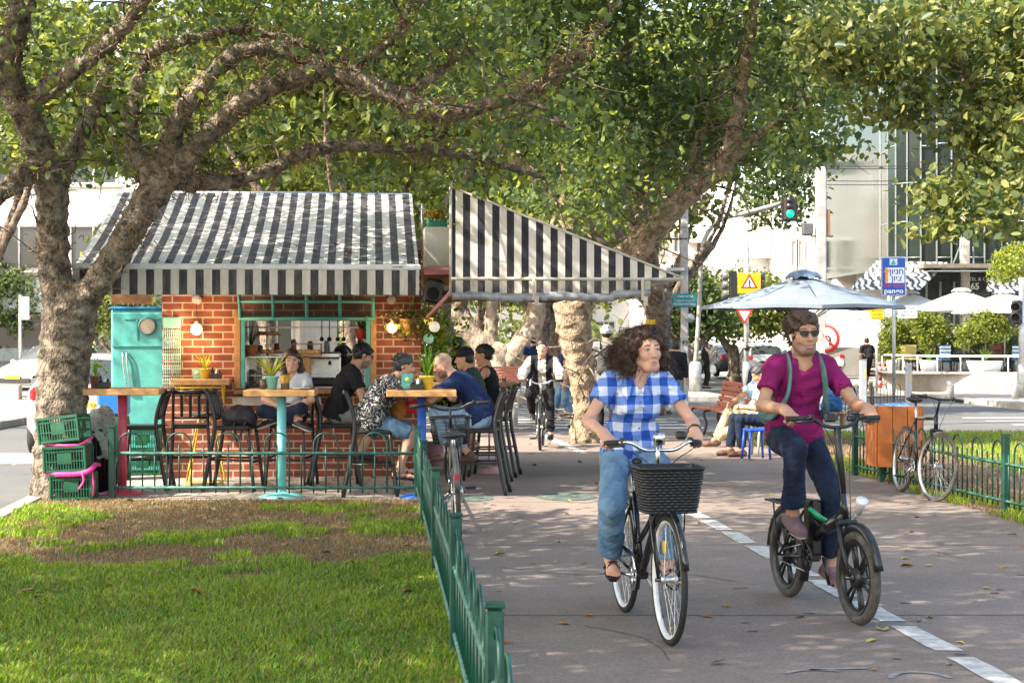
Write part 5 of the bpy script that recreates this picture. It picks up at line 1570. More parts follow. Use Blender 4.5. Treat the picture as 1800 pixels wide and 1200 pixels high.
# things on the tables
zt_ = 1.087
def tpos(px,d,z=zt_): return Vector(((px - 900) * d / FPX,d,z))
pot_plant('potted_plant','round-leaved plant in a dusty pink pot beside the fig trunk',tpos(168,17.6),DPINK,.066,.125,LEAFP,10,.20,.13,1,leafy=34)
pot_plant('potted_plant','leggy plant in a turquoise bucket with broad arching leaves, before the seated woman',tpos(478,17.1),TQPOT,.064,.13,LEAFY,20,.25,.26,2,True,w=.034)
pot_plant('potted_plant','grassy plant in a yellow bucket between the two seated talkers',tpos(751,17.0),YPOT,.068,.135,LEAFP,26,.30,.18,3,True)
pot_plant('potted_plant','small strappy plant in a yellow pot on the wall shelf',KW(.50,-.2,1.134),YPOT,.060,.115,LEAFY,20,.20,.17,4)
JUICE = mat('orange_juice',(.90,.42,.02),.12,vary=.08,spec=.6); BROWNJ = mat('sugar_brown',(.36,.16,.06),.3,vary=.15); DARKG = mat('dark_sauce',(.015,.012,.012),.15,vary=.1); PAPER = mat('white_paper',(.78,.76,.72),.7,vary=.04)
TUMB = glass_mat('tumbler',(.98,.98,.97),.03,.0)
def glassful(label,loc,r,h,m,name='glass'):
 t = thing(name,label,'drinking glass',loc)
 MB().lathe([(r * .84,.004),(r * .96,h * .9),(.001,h * .9)],20).build('drink',m,t)
 MB().lathe([(r * .9,0),(r,h),(r * .94,h),(r * .86,.006)],20).build('wall',TUMB,t)
glassful('tall glass of orange juice on the turquoise table',tpos(501,17.05),.048,.16,JUICE)
glassful('short glass of brown iced coffee beside the turquoise bucket',tpos(462,17.08),.030,.10,BROWNJ)
glassful('amber glass behind the yellow bucket on the blue table',tpos(733,17.25),.04,.12,JUICE)
def caddy(label,loc):
 t = thing('condiment_caddy',label,'caddy',loc)
 MB().box((0,0,.03),(.13,.09,.06),b=.006).build('tray',BLACKM,t)
 for x,h,m in ((-.035,.13,DARKG),(.01,.11,PAPER),(.04,.10,DARKG)): MB().lathe([(.018,.03),(.018,h * .7),(.009,h * .85),(.010,h),(.001,h)],12,c=(x,0,0)).build('bottle',m,t)
caddy('black caddy of sauce bottles on the raspberry pink table',tpos(183,17.45))
caddy('black caddy of shakers beside the yellow bucket on the blue table',tpos(733,16.95))
caddy('small dark caddy beside the yellow pot on the wall shelf',KW(.62,-.2,1.134))
def menu_card(label,loc,rz,w=.085,h=.105):
 t = thing('menu_card',label,'card',loc,rz)
 MB().box((0,0,h / 2),(w,.006,h),MX((0,0,0),rx=R(-8))).build('card',mat('teal_card',(.10,.42,.40),.5,vary=.1),t)
 MB().lathe([(.022,0),(.022,.002),(.001,.002)],16,MX((0,-.008,h * .62),rx=R(82))).build('disc',YPOT,t)
 text('lettering','CAFE',.022,MX((0,-.008,h * .25),rx=R(82)),PAPER,t,thick=.0008)
menu_card('teal menu card standing by the yellow bucket',tpos(716,17.15),.1,.12,.155)
menu_card('teal card standing behind the yellow pot on the wall shelf',KW(.40,-.1,1.134),BOUL)
t = thing('plate','white plate with a dark phone beside the orange juice','plate',tpos(528,17.1))
MB().lathe([(.05,0),(.10,.012),(.10,.016),(.001,.006)],28).build('dish',WHITE,t)
tag(MB().box((0,0,.006),(.15,.075,.010),b=.003).build('phone',BLACKM),'black phone lying on the turquoise table edge','phone').location = tpos(540,16.93)
tag(MB().box((0,0,.006),(.15,.075,.012),b=.003).build('phone',BLACKM),'black phone lying under the forearm of the patterned shirt','phone').location = tpos(712,16.9)
# laptop on the rear table
t = thing('laptop','open laptop with a pale blue screen facing the woman in the tank top','laptop',Vector(((833 - 900) * 20.0 / FPX,20.0,1.062)),R(-100))
MB().box((0,0,.008),(.32,.22,.014),b=.004).build('keyboard_base',STEEL,t)
m = MB().box((0,.115,.115),(.32,.008,.21),MX((0,0,0),rx=R(-10)),b=.002).build('screen',mat('laptop_screen',(.35,.50,.78),.3,vary=.1,emit=.55),t)
# bag on the stool, red bag, crossed straps
def soft_bag(name,label,loc,size,m,seed,cat='bag',handles=None,rz=0):
 t = thing(name,label,cat,loc,rz)
 f = Field(.012,.05); x,y,z = size
 f.ell((0,0,z * .45),(x,y,z * .5)); f.cone((-x * .55,0,z * .25),(x * .55,0,z * .25),y * .8,y * .8); f.cone((-x * .4,0,z * .75),(x * .45,0,z * .7),y * .5,y * .5)
 f.cut((0,0,0),(0,0,-1))
 V,Q = f.mesh(waves(seed,.009,26))
 np_mesh('body',V,Q,m,t)
 if handles: MB().tube(spline(handles,5),.009,n=6,flat=1.6).build('strap',m,t)
 return t
BAGB = mat('black_bag',(.022,.016,.022),.6,vary=.35,scale=20); REDB = mat('red_bag',(.62,.025,.03),.4,vary=.12)
soft_bag('shoulder_bag','crumpled black bag lying on a bar stool seat',SPOS(421,18.0) + Vector((0,0,.681)),(.17,.11,.20),BAGB,3,handles=[(.1,-.06,.1),(.05,-.13,-.05),(.0,-.14,-.16),(-.03,-.12,-.05),(-.05,-.06,.08)])
soft_bag('shopping_bag','shiny red bag hanging under the blue-columned table',P(725,728,17.6),(.16,.08,.34),REDB,4,handles=[(-.08,0,.3),(-.05,0,.36),(.05,0,.36),(.08,0,.3)])
soft_bag('jacket','orange-brown jacket hanging beside the blue-columned table',P(700,742,17.5),(.07,.06,.40),mat('rust_cloth',(.42,.16,.03),.9,vary=.3,scale=20),6,'jacket')
# ---------------------------------------------------------------- fridge, wire rack, lamps, speaker, hanging plants
t = thing('fridge','turquoise old fridge with a round vent and chrome double handle, left of the brick wall','fridge',KW(-.36,1.25,0),BOUL)
MB().box((0,.0,.97),(.70,.66,1.92),b=.02).build('body',TURQ,t)
d_ = MB().box((0,-.355,1.03),(.66,.045,1.72),b=.012); d_.box((0,-.384,1.50),(.66,.018,.03),b=.004); d_.box((.02,-.383,1.82),(.42,.014,.02)); d_.box((-.04,-.383,1.70),(.02,.014,.24))
dr = d_.build('door',TURQ,t)
m = MB()
for x in (-.20,-.155): m.tube(spline([(x,-.385,1.42),(x - .0,-.42,1.38),(x + .02,-.425,1.15),(x + .055,-.42,.98),(x + .055,-.385,.94)],4),.009,n=6)
m.build('handle',STEEL,dr)
v_ = MB().lathe([(.092,0),(.105,0),(.105,.02),(.092,.02)],28,MX((.08,-.378,1.73),rx=R(90)),cap=False)
v_.build('vent_ring',mat('dark_turquoise',(.06,.25,.24),.5),dr)
m = MB().lathe([(.001,.004),(.09,.004)],24,MX((.08,-.378,1.73),rx=R(90)))
for i in range(7):
 z = 1.73 - .078 + .026 * i; w_ = 2 * math.sqrt(max(0,.09 ** 2 - (z - 1.73) ** 2)); m.box((.08,-.39,z),(w_,.006,.010))
m.build('vent_grille',mat('vent_cream',(.55,.50,.42),.6),dr)
MB().box((0,-.0,1.945),(.72,.70,.03),b=.008).build('top_trim',mat('blue_trim',(.03,.20,.48),.4),t)
t = thing('wire_rack','turquoise wire leaflet rack hanging on the corner of the brick wall','rack',KW(.115,-.03,1.02),BOUL)
m = MB(); m2 = MB()
for z in np.linspace(.02,.66,17):
 m.tube([(-.095,-.06 if int(z * 6) % 2 else -.03,z),(.095,-.06 if int(z * 6) % 2 else -.03,z)],.0035,n=4)
for x in np.linspace(-.095,.095,9):
 for z0 in (.02,.16,.30,.44,.56): m.tube([(x,-.02,z0),(x,-.06,z0 + .01),(x,-.075,z0 + .10)],.003,n=4)
 m.tube([(x,-.01,0),(x,-.01,.68)],.003,n=4)
m.build('frame',mat('pale_turquoise_wire',(.32,.62,.55),.5),t)
MB().box((0,-.012,.745),(.20,.012,.12),b=.004).build('header',mat('pale_turquoise',(.22,.55,.47),.5),t)
MB().box((-.02,-.055,.53),(.12,.008,.10),b=.002).build('leaflet',mat('leaflet',(.30,.38,.42),.5,vary=.4,scale=30),t)
def globe(label,top,drop,r,m,lit=0.0,cord=True):
 t = thing('globe_lamp',label,'lamp',top,0,'globe lamps of the kiosk')
 MB().sphere((0,0,-drop),r,24,14).build('shade',m,t)
 MB().lathe([(r * .35,-drop + r * .92),(r * .28,-drop + r * 1.35),(.008,-drop + r * 1.5)],14).build('cap',mat('brass_cap',(.35,.26,.14),.5),t)
 MB().tube([(0,0,0),(0,0,-drop + r)],.004,n=5).build('cord',BLACKM,t)
 if lit:
  l = bpy.data.lights.new('bulb','POINT'); l.energy = lit; l.color = (1,.62,.28); l.shadow_soft_size = r
  o = bpy.data.objects.new('bulb',l); COL.objects.link(o); o.parent = t; o.location = (0,-.12,-drop - .02)
FROST = mat('frosted_globe',(.80,.72,.55),.35,vary=.06,emit=.15)
t = thing('conduit_box','grey electric box on the brick above the lit globe lamp','electric box',KW(.40,-.01,2.03),BOUL)
MB().lathe([(.055,0),(.055,.035),(.04,.05),(.001,.052)],20,MX(rx=R(90))).build('box',CONC,t); MB().tube([(0,-.02,.05),(.01,-.02,.2)],.012,n=6).build('pipe',CONC,t)
globe('lit perforated globe lamp on the brick wall left of the window',KW(.40,-.15,1.99),.30,.066,GLOW,5)
t = thing('conduit_box','grey electric box on the brick right of the window','electric box',KW(2.60,-.01,2.03),BOUL)
MB().lathe([(.055,0),(.055,.035),(.04,.05),(.001,.052)],20,MX(rx=R(90))).build('box',CONC,t); MB().tube([(0,-.02,.05),(.0,-.02,.2)],.012,n=6).build('pipe',CONC,t)
globe('white globe lamp right of the serving window',KW(2.605,-.16,1.97),.26,.064,mat('warm_globe',(.95,.80,.55),.4,vary=0,emit=.28),1.6)
globe('cream globe lamp in front of the kiosk corner under the side awning',KW(3.08,-.35,2.1),.38,.062,FROST)
globe('yellow globe lamp behind the cream one',KW(3.04,.3,2.1),.30,.06,mat('yellow_globe',(.85,.60,.10),.4,emit=.25))
globe('pale green globe lamp hanging lowest behind the cream one',KW(3.05,.7,2.1),.52,.062,mat('green_globe',(.35,.62,.45),.4,emit=.1))
t = thing('speaker','black loudspeaker under the white fascia between the awnings','speaker',KW(3.04,-.55,2.02),BOUL)
MB().box((0,0,.1),(.20,.17,.27),MX(ry=R(12)),b=.03).build('case',BLACKM,t); MB().lathe([(.07,0),(.07,.01),(.001,.012)],20,MX((.015,-.092,.07),rx=R(90))).build('grille',mat('grille',(.03,.03,.03),.9),t)
t = thing('hanging_basket','bushy hanging basket with a red hook on the brick beside the globe lamp','hanging plant',KW(2.80,-.17,2.08),BOUL)
MB().tube(spline([(0,.15,.02),(0,.12,.08),(0,.0,.09),(-.01,-.01,.0),(.02,0,-.03)],4),.012,n=6).build('hook',REDP,t)
MB().lathe([(.05,-.40),(.11,-.28),(.115,-.27),(.1,-.27),(.001,-.29)],18).build('basket',WOODD,t)
c = np.random.default_rng(6).normal(size=(520,3)) * np.array([.15,.10,.09]) + np.array([0.02,0,-.30])
leaves('leaves',c,.045,[leaf_mat('hanging_leaf',(.05,.07,.02),(.14,.15,.05),.35),LEAFY],t,8,mi=(np.random.default_rng(2).uniform(0,1,520) < .2).astype(int))
t = thing('vine','yellowing climbing plant beside the kiosk corner behind the bald man','climbing plant',KW(3.12,.9,0),BOUL)
c = np.random.default_rng(7).normal(size=(1500,3)) * np.array([.12,.12,.30]) + np.array([0,0,1.35])
c2 = np.random.default_rng(9).normal(size=(300,3)) * np.array([.18,.15,.12]) + np.array([-.02,0,1.75])
leaves('leaves',np.concatenate([c,c2]),.06,[LEAFY,LEAFP],t,9,mi=(np.random.default_rng(3).uniform(0,1,1800) < .45).astype(int))
MB().lathe([(.11,0),(.16,.34),(.14,.34),(.001,.30)],18).build('pot',DPINK,t); MB().tube([(0,0,.3),(.02,0,1.6)],.012,n=6).build('stem',TWIG,t)
t = thing('planter_box','green trough of orange flowers standing on the white fascia','planter',KW(3.10,-.55,2.823),BOUL)
MB().box((0,0,.055),(.22,.16,.11),b=.012).build('trough',GREENPOT,t)
c = np.random.default_rng(17).normal(size=(300,3)) * np.array([.10,.07,.06]) + np.array([.03,0,.19])
leaves('leaves',c,.05,[LEAFY,LEAFP],t,10,mi=(np.random.default_rng(5).uniform(0,1,300) < .4).astype(int))
c = np.random.default_rng(18).normal(size=(60,3)) * np.array([.07,.06,.03]) + np.array([-.02,-.03,.16])
leaves('flowers',c,.04,leaf_mat('orange_petal',(.7,.12,.01),(.85,.3,.02),.3),t,12)
# ---------------------------------------------------------------- inside the window
def kthing(name,label,cat,x,y,z): return thing(name,label,cat,KW(x,y,z),BOUL)
t = kthing('display_case','glass display case standing inside the serving window','display case',1.18,.48,1.0)
MB().box((0,0,.02),(.52,.36,.04)).build('base',BLACKM,t); MB().box((0,0,.20),(.50,.34,.32)).build('glass',glass_mat('case_glass',(.75,.78,.78),.05,.10),t)
m = MB(); g = random.Random(2)
for i in range(14): m.sphere((g.uniform(-.2,.2),g.uniform(-.1,.1),.08 + .12 * (i % 2)),.03,8,6,sq=(1.2,1,.7))
m.build('pastry',mat('pastry',(.46,.24,.09),.7,vary=.3,scale=20),t)
MB().box((0,0,.155),(.48,.32,.008)).build('shelf',STEEL,t)
MB().box((0,0,.372),(.54,.38,.018),b=.004).build('top',STEEL,t)
t = kthing('tiered_stand','two-tier wooden stand of biscuits on the glass case','cake stand',1.16,.45,1.382)
for z,r in ((.03,.19),(.24,.15)): MB().lathe([(r,z),(r + .01,z + .012),(r - .01,z + .016),(.001,z + .014)],24).build('tier',WOODD,t)
MB().tube([(0,0,0),(0,0,.36)],.016,n=8).build('post',WHITE,t)
m = MB()
for i in range(22):
 a = g.uniform(0,6.28); z,r = ((.055,.15),(.265,.11))[i % 2]; m.sphere((r * math.cos(a) * g.uniform(.4,1),r * math.sin(a) * g.uniform(.4,1),z),.032,8,6,sq=(1.2,1,.7))
m.build('biscuit',mat('biscuit',(.55,.30,.12),.8,vary=.3,scale=25),t)
t = kthing('cake_box','glass-fronted wooden box of buns on a pedestal behind the seated woman','cake stand',1.62,.42,1.016)
MB().box((0,0,.18),(.10,.12,.36),b=.01).build('pedestal',WOOD,t)
MB().box((0,0,.37),(.34,.26,.02),b=.004).build('tray',WOOD,t)
m = MB()
for i in range(12): m.sphere((-.13 + .052 * (i % 6),-.07 + .13 * (i // 6),.415),.036,10,6,sq=(1,1,.8))
m.build('bun',mat('bun',(.62,.36,.13),.6,vary=.25,scale=20),t)
m = MB()
for x in (-.165,.165):
 for y in (-.125,.125): m.tube([(x,y,.38),(x,y,.50)],.006,n=4)
m.box((0,0,.505),(.35,.27,.012)); m.build('lid',WOODD,t)
t = kthing('utensil_rail','dark ladles hanging from a rail inside the window','utensils',1.92,.9,1.80)
MB().tube([(-.18,0,0),(.18,0,0)],.006,n=6).build('rail',STEEL,t)
for x in (-.14,-.05,.05,.12): m = MB().tube([(x,0,0),(x,0,-.20)],.006,n=5); m.sphere((x,0,-.225),.028,10,6); m.build('ladle',BLACKM,t)
t = kthing('potted_plant','fern in a red pot hanging inside the window beside the black-haired man','plant pot',2.26,.5,1.58)
MB().lathe([(.06,0),(.085,.11),(.08,.12),(.001,.10)],18).build('pot',REDP,t); blades(MB(),30,.16,.18,7,z=.1).build('leaves',LEAFP,t); MB().tube([(0,0,.1),(0,0,.28)],.005,n=5).build('cord',BLACKM,t)
t = kthing('potted_plant','spidery dark plant in a clay pot at the window edge','plant pot',.98,.32,1.40)
MB().lathe([(.06,-.02),(.085,.10),(.08,.11),(.001,.09)],18).build('pot',mat('clay',(.40,.15,.07),.8,vary=.15),t); blades(MB(),44,.28,.2,8,.008,z=.1).build('leaves',leaf_mat('dark_blade',(.02,.035,.012),(.06,.09,.025),.3),t)
t = kthing('shelf_unit','steel rack with jars and cups at the back of the kiosk','shelf',1.45,1.9,1.02)
for z in (0.0,.36,.70): MB().box((0,0,z),(1.7,.28,.02)).build('shelf',STEEL,t)
m = MB()
for x in (-.84,-.28,.28,.84): m.box((x,.12,.35),(.02,.02,.74))
m.build('upright',STEEL,t)
g = random.Random(12)
JM = [mat('jar_%s' % n_,c_,.3,vary=.15) for n_,c_ in (('red',(.5,.06,.05)),('pale',(.7,.68,.62)),('pink',(.65,.25,.28)),('blue',(.15,.3,.45)),('brown',(.2,.1,.05)))]
for i in range(16):
 x = -.78 + 1.56 * i / 15; z = (.012,.372)[i % 2]; h = g.uniform(.09,.2)
 MB().lathe([(.035,0),(.04,h * .8),(.03,h * .9),(.03,h),(.001,h)],12,c=(x,0,z)).build('jar',JM[i % 5],t)
t = kthing('coffee_machine','steel coffee machine inside the kiosk behind the seated woman','coffee machine',1.75,1.25,1.02)
MB().box((0,0,.04),(.5,.4,.08),b=.01).build('base',BLACKM,t); MB().box((0,.1,.22),(.5,.18,.3),b=.02).build('body',STEEL,t); MB().box((0,-.05,.36),(.5,.36,.08),b=.02).build('hood',STEEL,t)
for x in (-.12,.12): MB().tube([(x,-.1,.28),(x,-.26,.26)],.016,n=8).build('handle',BLACKM,t)
t = kthing('workbench','inner counter along the kiosk carrying the coffee machine','counter',1.45,1.45,0.055)
MB().box((0,.0,.94),(2.1,.9,.03),b=.006).build('top',STEEL,t); MB().box((0,.15,.46),(2.0,.6,.92)).build('cabinet',WOODD,t)
# ---------------------------------------------------------------- crates, bin, cloth
CRATE = mat('green_crate',(.008,.085,.042),.45,vary=.2,scale=10)
def crate(label,loc,rot,group='green crates by the fig trunk',w=.40,d=.34,h=.265):
 t = thing('crate',label,'crate',loc,0,group); t.rotation_euler = rot
 m = MB()
 m.box((0,0,.012),(w - .04,d - .04,.02))
 for q in (-1,1):
  for (c,s,ax_) in (((0,q * d / 2),(w,.014),0),((q * w / 2,0),(.014,d - .014),1)):
   L_ = w if ax_ == 0 else d - .014
   for z0,hh in ((.02,.022),(.115,.010),(h - .055,.012),(h - .02,.026)):
    m.box((c[0],c[1],z0 + hh / 2 - .008),(s[0] + (.016 if z0 > h - .03 and ax_ == 0 else 0),s[1] + (.016 if z0 > h - .03 else 0),hh))
   n = 15 if ax_ == 0 else 12
   for i in range(n + 1):
    u = -L_ / 2 + L_ * i / n
    if ax_ == 0: m.box((u,c[1],h / 2),(.009,.010,h - .03))
    else: m.box((c[0],u,h / 2),(.010,.009,h - .03))
   if ax_ == 0: m.box((c[0],c[1] + .001 * q,h * .52),(w * .36,.010,h * .40),b=.002)
   else: m.box((c[0] + .001 * q,0,h * .52),(.010,d * .36,h * .40),b=.002)
 for sx in (-1,1):
  for sy in (-1,1): m.box((sx * w / 2,sy * d / 2,h / 2),(.026,.026,h - .002),b=.006)
 m.build('lattice',CRATE,t)
 return t
cb = P(121,889,16.75)
crate('green plastic crate at the bottom of the leaning stack',(cb.x,16.95,.002),(0,R(-1),R(6)))
crate('green plastic crate in the middle of the leaning stack, wrapped in pink band',(cb.x - .045,16.93,.278),(0,R(-3),R(2)))
crate('green plastic crate on top of the leaning stack',(cb.x - .075,16.92,.565),(R(-2),R(-7),R(-6)))
PINKB = mat('pink_band',(.80,.05,.27),.5,vary=.12)
t = thing('pink_strap','bright pink strap tied between the lower two green crates','strap',(cb.x,16.95,0))
m = MB().tube(spline([(-.24,-.165,.275),(-.1,-.195,.262),(.1,-.195,.268),(.20,-.18,.30),(.235,-.1,.35),(.24,.05,.34)],5),[.026] * 26,n=8,flat=.5)
m.tube(spline([(.13,-.20,.28),(.15,-.215,.20),(.10,-.21,.12)],4),.012,n=6); m.tube(spline([(.22,-.16,.3),(.235,-.17,.15),(.23,-.165,.05)],4),.009,n=6)
m.build('band',PINKB,t)
m = MB().tube(spline([(-.25,-.15,.55),(-.05,-.20,.548),(.10,-.19,.555),(.18,-.17,.60),(.20,-.05,.62)],5),.013,n=6,flat=.5); m.tube([(-.25,-.18,.54),(-.245,-.185,.38)],.006,n=5); m.build('cord',PINKB,t)
for i,(x,y,z,lab) in enumerate(((-.28,.55,.0,'green crate standing on the paving before the turquoise fridge'),(-.29,.54,.268,'green crate stacked on another before the turquoise fridge'))):
 w = KW(x,y,z); crate(lab,(w.x,w.y,w.z),(0,0,BOUL + .05),'green crates by the fridge')
t = thing('litter_bin','black ribbed bin with a leaf-patterned cloth over its rim beside the crates','bin',SPOS(172,17.75) + Vector((0,0,0)))
m = MB(); prof = [(.125,0),(.155,.62),(.165,.62),(.165,.66),(.14,.66),(.12,.03),(.001,.03)]
m.lathe(prof,30)
for i in range(22):
 a = 2 * math.pi * i / 22; m.tube([(.128 * math.cos(a),.128 * math.sin(a),.02),(.157 * math.cos(a),.157 * math.sin(a),.60)],.006,n=4)
m.build('tub',BLACKM,t)
def leafcloth():
 m = bpy.data.materials.new('leaf_print'); m.use_nodes = True; nt = m.node_tree; b_ = nt.nodes["Principled BSDF"]; b_.inputs["Roughness"].default_value = .85
 tc = nn(nt,"ShaderNodeTexCoord"); v = nn(nt,"ShaderNodeTexVoronoi"); v.inputs["Scale"].default_value = 22; mp = nn(nt,"ShaderNodeMapping"); mp.inputs["Scale"].default_value = (1.6,1.6,.7)
 nt.links.new(tc.outputs["Object"],mp.inputs[0]); nt.links.new(mp.outputs[0],v.inputs["Vector"])
 r = nn(nt,"ShaderNodeValToRGB"); r.color_ramp.interpolation = 'CONSTANT'; r.color_ramp.elements[0].color = (.05,.12,.10,1); r.color_ramp.elements[1].position = .20; r.color_ramp.elements[1].color = (.40,.44,.40,1)
 nt.links.new(v.outputs["Distance"],r.inputs[0]); nt.links.new(r.outputs[0],b_.inputs["Base Color"]); return m
f = Field(.012,.05); f.ell((0,0,.72),(.17,.16,.12)); f.ell((.05,-.03,.82),(.12,.12,.07)); f.cone((-.06,-.08,.40),(-.04,-.07,.75),.07,.10); f.cone((.09,-.10,.38),(.06,-.06,.75),.05,.10)
V,Q = f.mesh(waves(8,.018,20)); np_mesh('cloth',V,Q,leafcloth(),t)
t = thing('storage_box','blue plastic box behind the raspberry pink column','box',KW(-.52,-.15,.72),BOUL)
MB().box((0,0,.14),(.34,.28,.28),b=.03).build('tub',mat('blue_plastic',(.02,.16,.55),.4,vary=.1),t); MB().box((0,0,.29),(.37,.31,.025),b=.01).build('rim',mat('blue_plastic_rim',(.03,.20,.60),.4,vary=.1),t)
t = thing('barrel','dark green barrel under the blue box by the fridge','barrel',KW(-.52,-.15,0),BOUL)
MB().lathe([(.17,0),(.19,.1),(.19,.6),(.17,.715),(.001,.718)],24).build('drum',CRATE,t); m = MB()
for z in (.22,.48): m.lathe([(.19,z),(.198,z + .012),(.19,z + .024)],24)
m.build('hoop',CRATE,t)
# ================================================================ fences
FGREEN = mat('fence_green',(.007,.058,.042),.38,vary=.3,scale=9,bump=.12,bscale=40)
FRAIL = mat('fence_rail_green',(.05,.14,.115),.5,vary=.45,scale=14)
def arch_fence(label,pts,posts,m=FGREEN,mr=FRAIL,h=.66,name='arch_fence',zof=0.0,cat='fence'):
 a,b_ = Vector(pts[0]),Vector(pts[1])
 t = thing(name,label,cat,a,math.atan2(b_.y - a.y,b_.x - a.x))
 L = (b_ - a).length
 dz = (gz(b_.y) - gz(a.y)) / L
 def Z(x): return dz * x
 for x in posts: MB().box((x,0,h * .5 + .015 + Z(x)),(.062,.062,h * 1.03 + .04),b=.006).box((x,0,h * 1.03 + .04 + Z(x)),(.072,.072,.016),b=.004).build('post',m,t)
 rl = MB(); pk = MB()
 for z in (.115,.455): rl.tube([(0,0,z + Z(0)),(L,0,z + Z(L))],.016,n=4,flat=1.25)
 rl.build('rail',mr,t)
 n = int(L / .119); st = L / n
 for i in range(n):
  x = st * (i + .5); zz = Z(x)
  k = i % 4
  if k == 0 and i + 2 < n:
   x2 = x + 2 * st; r = st
   pk.tube([(x,0,.06 + zz)] + [(x + r - r * math.cos(q),0,h - r + r * math.sin(q) + zz) for q in np.linspace(0,math.pi,11)] + [(x2,0,.06 + Z(x2))],.0085,n=6)
  elif k in (1,3): pk.tube([(x,0,.06 + zz),(x,0,h * .82 + zz)],.0085,n=6)
 pk.build('picket_panel',m,t)
 return t
cA = Vector((XF(16.95),16.95,0))
arch_fence('low green arch-topped fence between the lawn and the bar tables',((-3.98,16.98,0),(cA.x,16.95,0)),[.0,3.04])
a_ = Vector((XF(4.6),4.6,0)); L_ = (cA - a_).length
arch_fence('low green arch-topped fence running along the bike path towards us',(a_,cA),[L_ * (y - 4.6) / (16.95 - 4.6) for y in (5.85,8.75,11.75,14.75)])
arch_fence('low green arch-topped fence with the wooden bin and the leaning bike',((3.97,19.75,0),(4.97,12.0,0)),[.0,.9,4.2,7.6])
DARKF = mat('dark_brown_fence',(.05,.03,.022),.5,vary=.2)
arch_fence('dark brown arch-topped fence between the two grey posts behind the bin',(G(1470,738),G(1592,733)),[0,1.2],DARKF,DARKF,.72)
# ================================================================ bicycles
RUB = mat('tyre_rubber',(.018,.017,.016),.75,vary=.3,scale=30)
GREYRUB = mat('dusty_tyre',(.075,.066,.058),.85,vary=.3,scale=25)
CHROME = mat('chrome',(.72,.72,.73),.18,metal=1,vary=.06)
ALU = mat('aluminium',(.60,.60,.60),.35,metal=1,vary=.15)
WHITER = mat('white_rim',(.72,.72,.72),.35,vary=.06)
BFRAME = mat('gloss_black_frame',(.010,.010,.012),.22,vary=.2,coat=.4)
GRIP = mat('grip_rubber',(.02,.02,.02),.8,vary=.2)
def wheel(t,y,r,tw,rimm,tyrem,spokes=28,mag=False,steer=0,name='wheel',M4=None):
 T = Matrix.Translation((0,y,r)) @ Matrix.Rotation(steer,4,'Z') @ Matrix.Rotation(R(90),4,'Y')
 m = MB(); m.lathe([(.022,-.045),(.028,-.03),(.018,-.02),(.018,.02),(.028,.03),(.022,.045)],14,T)
 if mag:
  m.lathe([(.055,-.03),(.06,0),(.055,.03)],18,T)
  for k in range(6):
   a = 2 * math.pi * k / 6 + .3
   for da in (-.13,.13): m.tube([T @ Vector((.05 * math.cos(a + da * 2),.05 * math.sin(a + da * 2),0)),T @ Vector(((r - tw) * math.cos(a + da),(r - tw) * math.sin(a + da),0))],.011,n=6)
 else:
  for k in range(spokes):
   a = 2 * math.pi * k / spokes; s = 1 if k % 2 else -1; o = a + (.55 if (k // 2) % 2 else -.55)
   m.tube([T @ Vector((.026 * math.cos(o),.026 * math.sin(o),.028 * s)),T @ Vector(((r - tw * 1.1) * math.cos(a),(r - tw * 1.1) * math.sin(a),0))],.0016,n=3,caps=False)
 w = m.build(name,[rimm if mag else ALU],t)
 n = 56
 prof = [(r - tw * .5 + tw * .52 * math.cos(q),tw * .5 * math.sin(q)) for q in np.linspace(0,2 * math.pi,13)]
 MB().lathe(prof,n,T,cap=False).build('tyre',tyrem,w)
 q = tw * .42
 MB().lathe([(r - tw * .92,q),(r - tw * 1.25,q * .8),(r - tw * 1.5,0),(r - tw * 1.25,-q * .8),(r - tw * .92,-q),(r - tw * .92,q)],n,T,cap=False).build('rim',rimm,w)
 return w
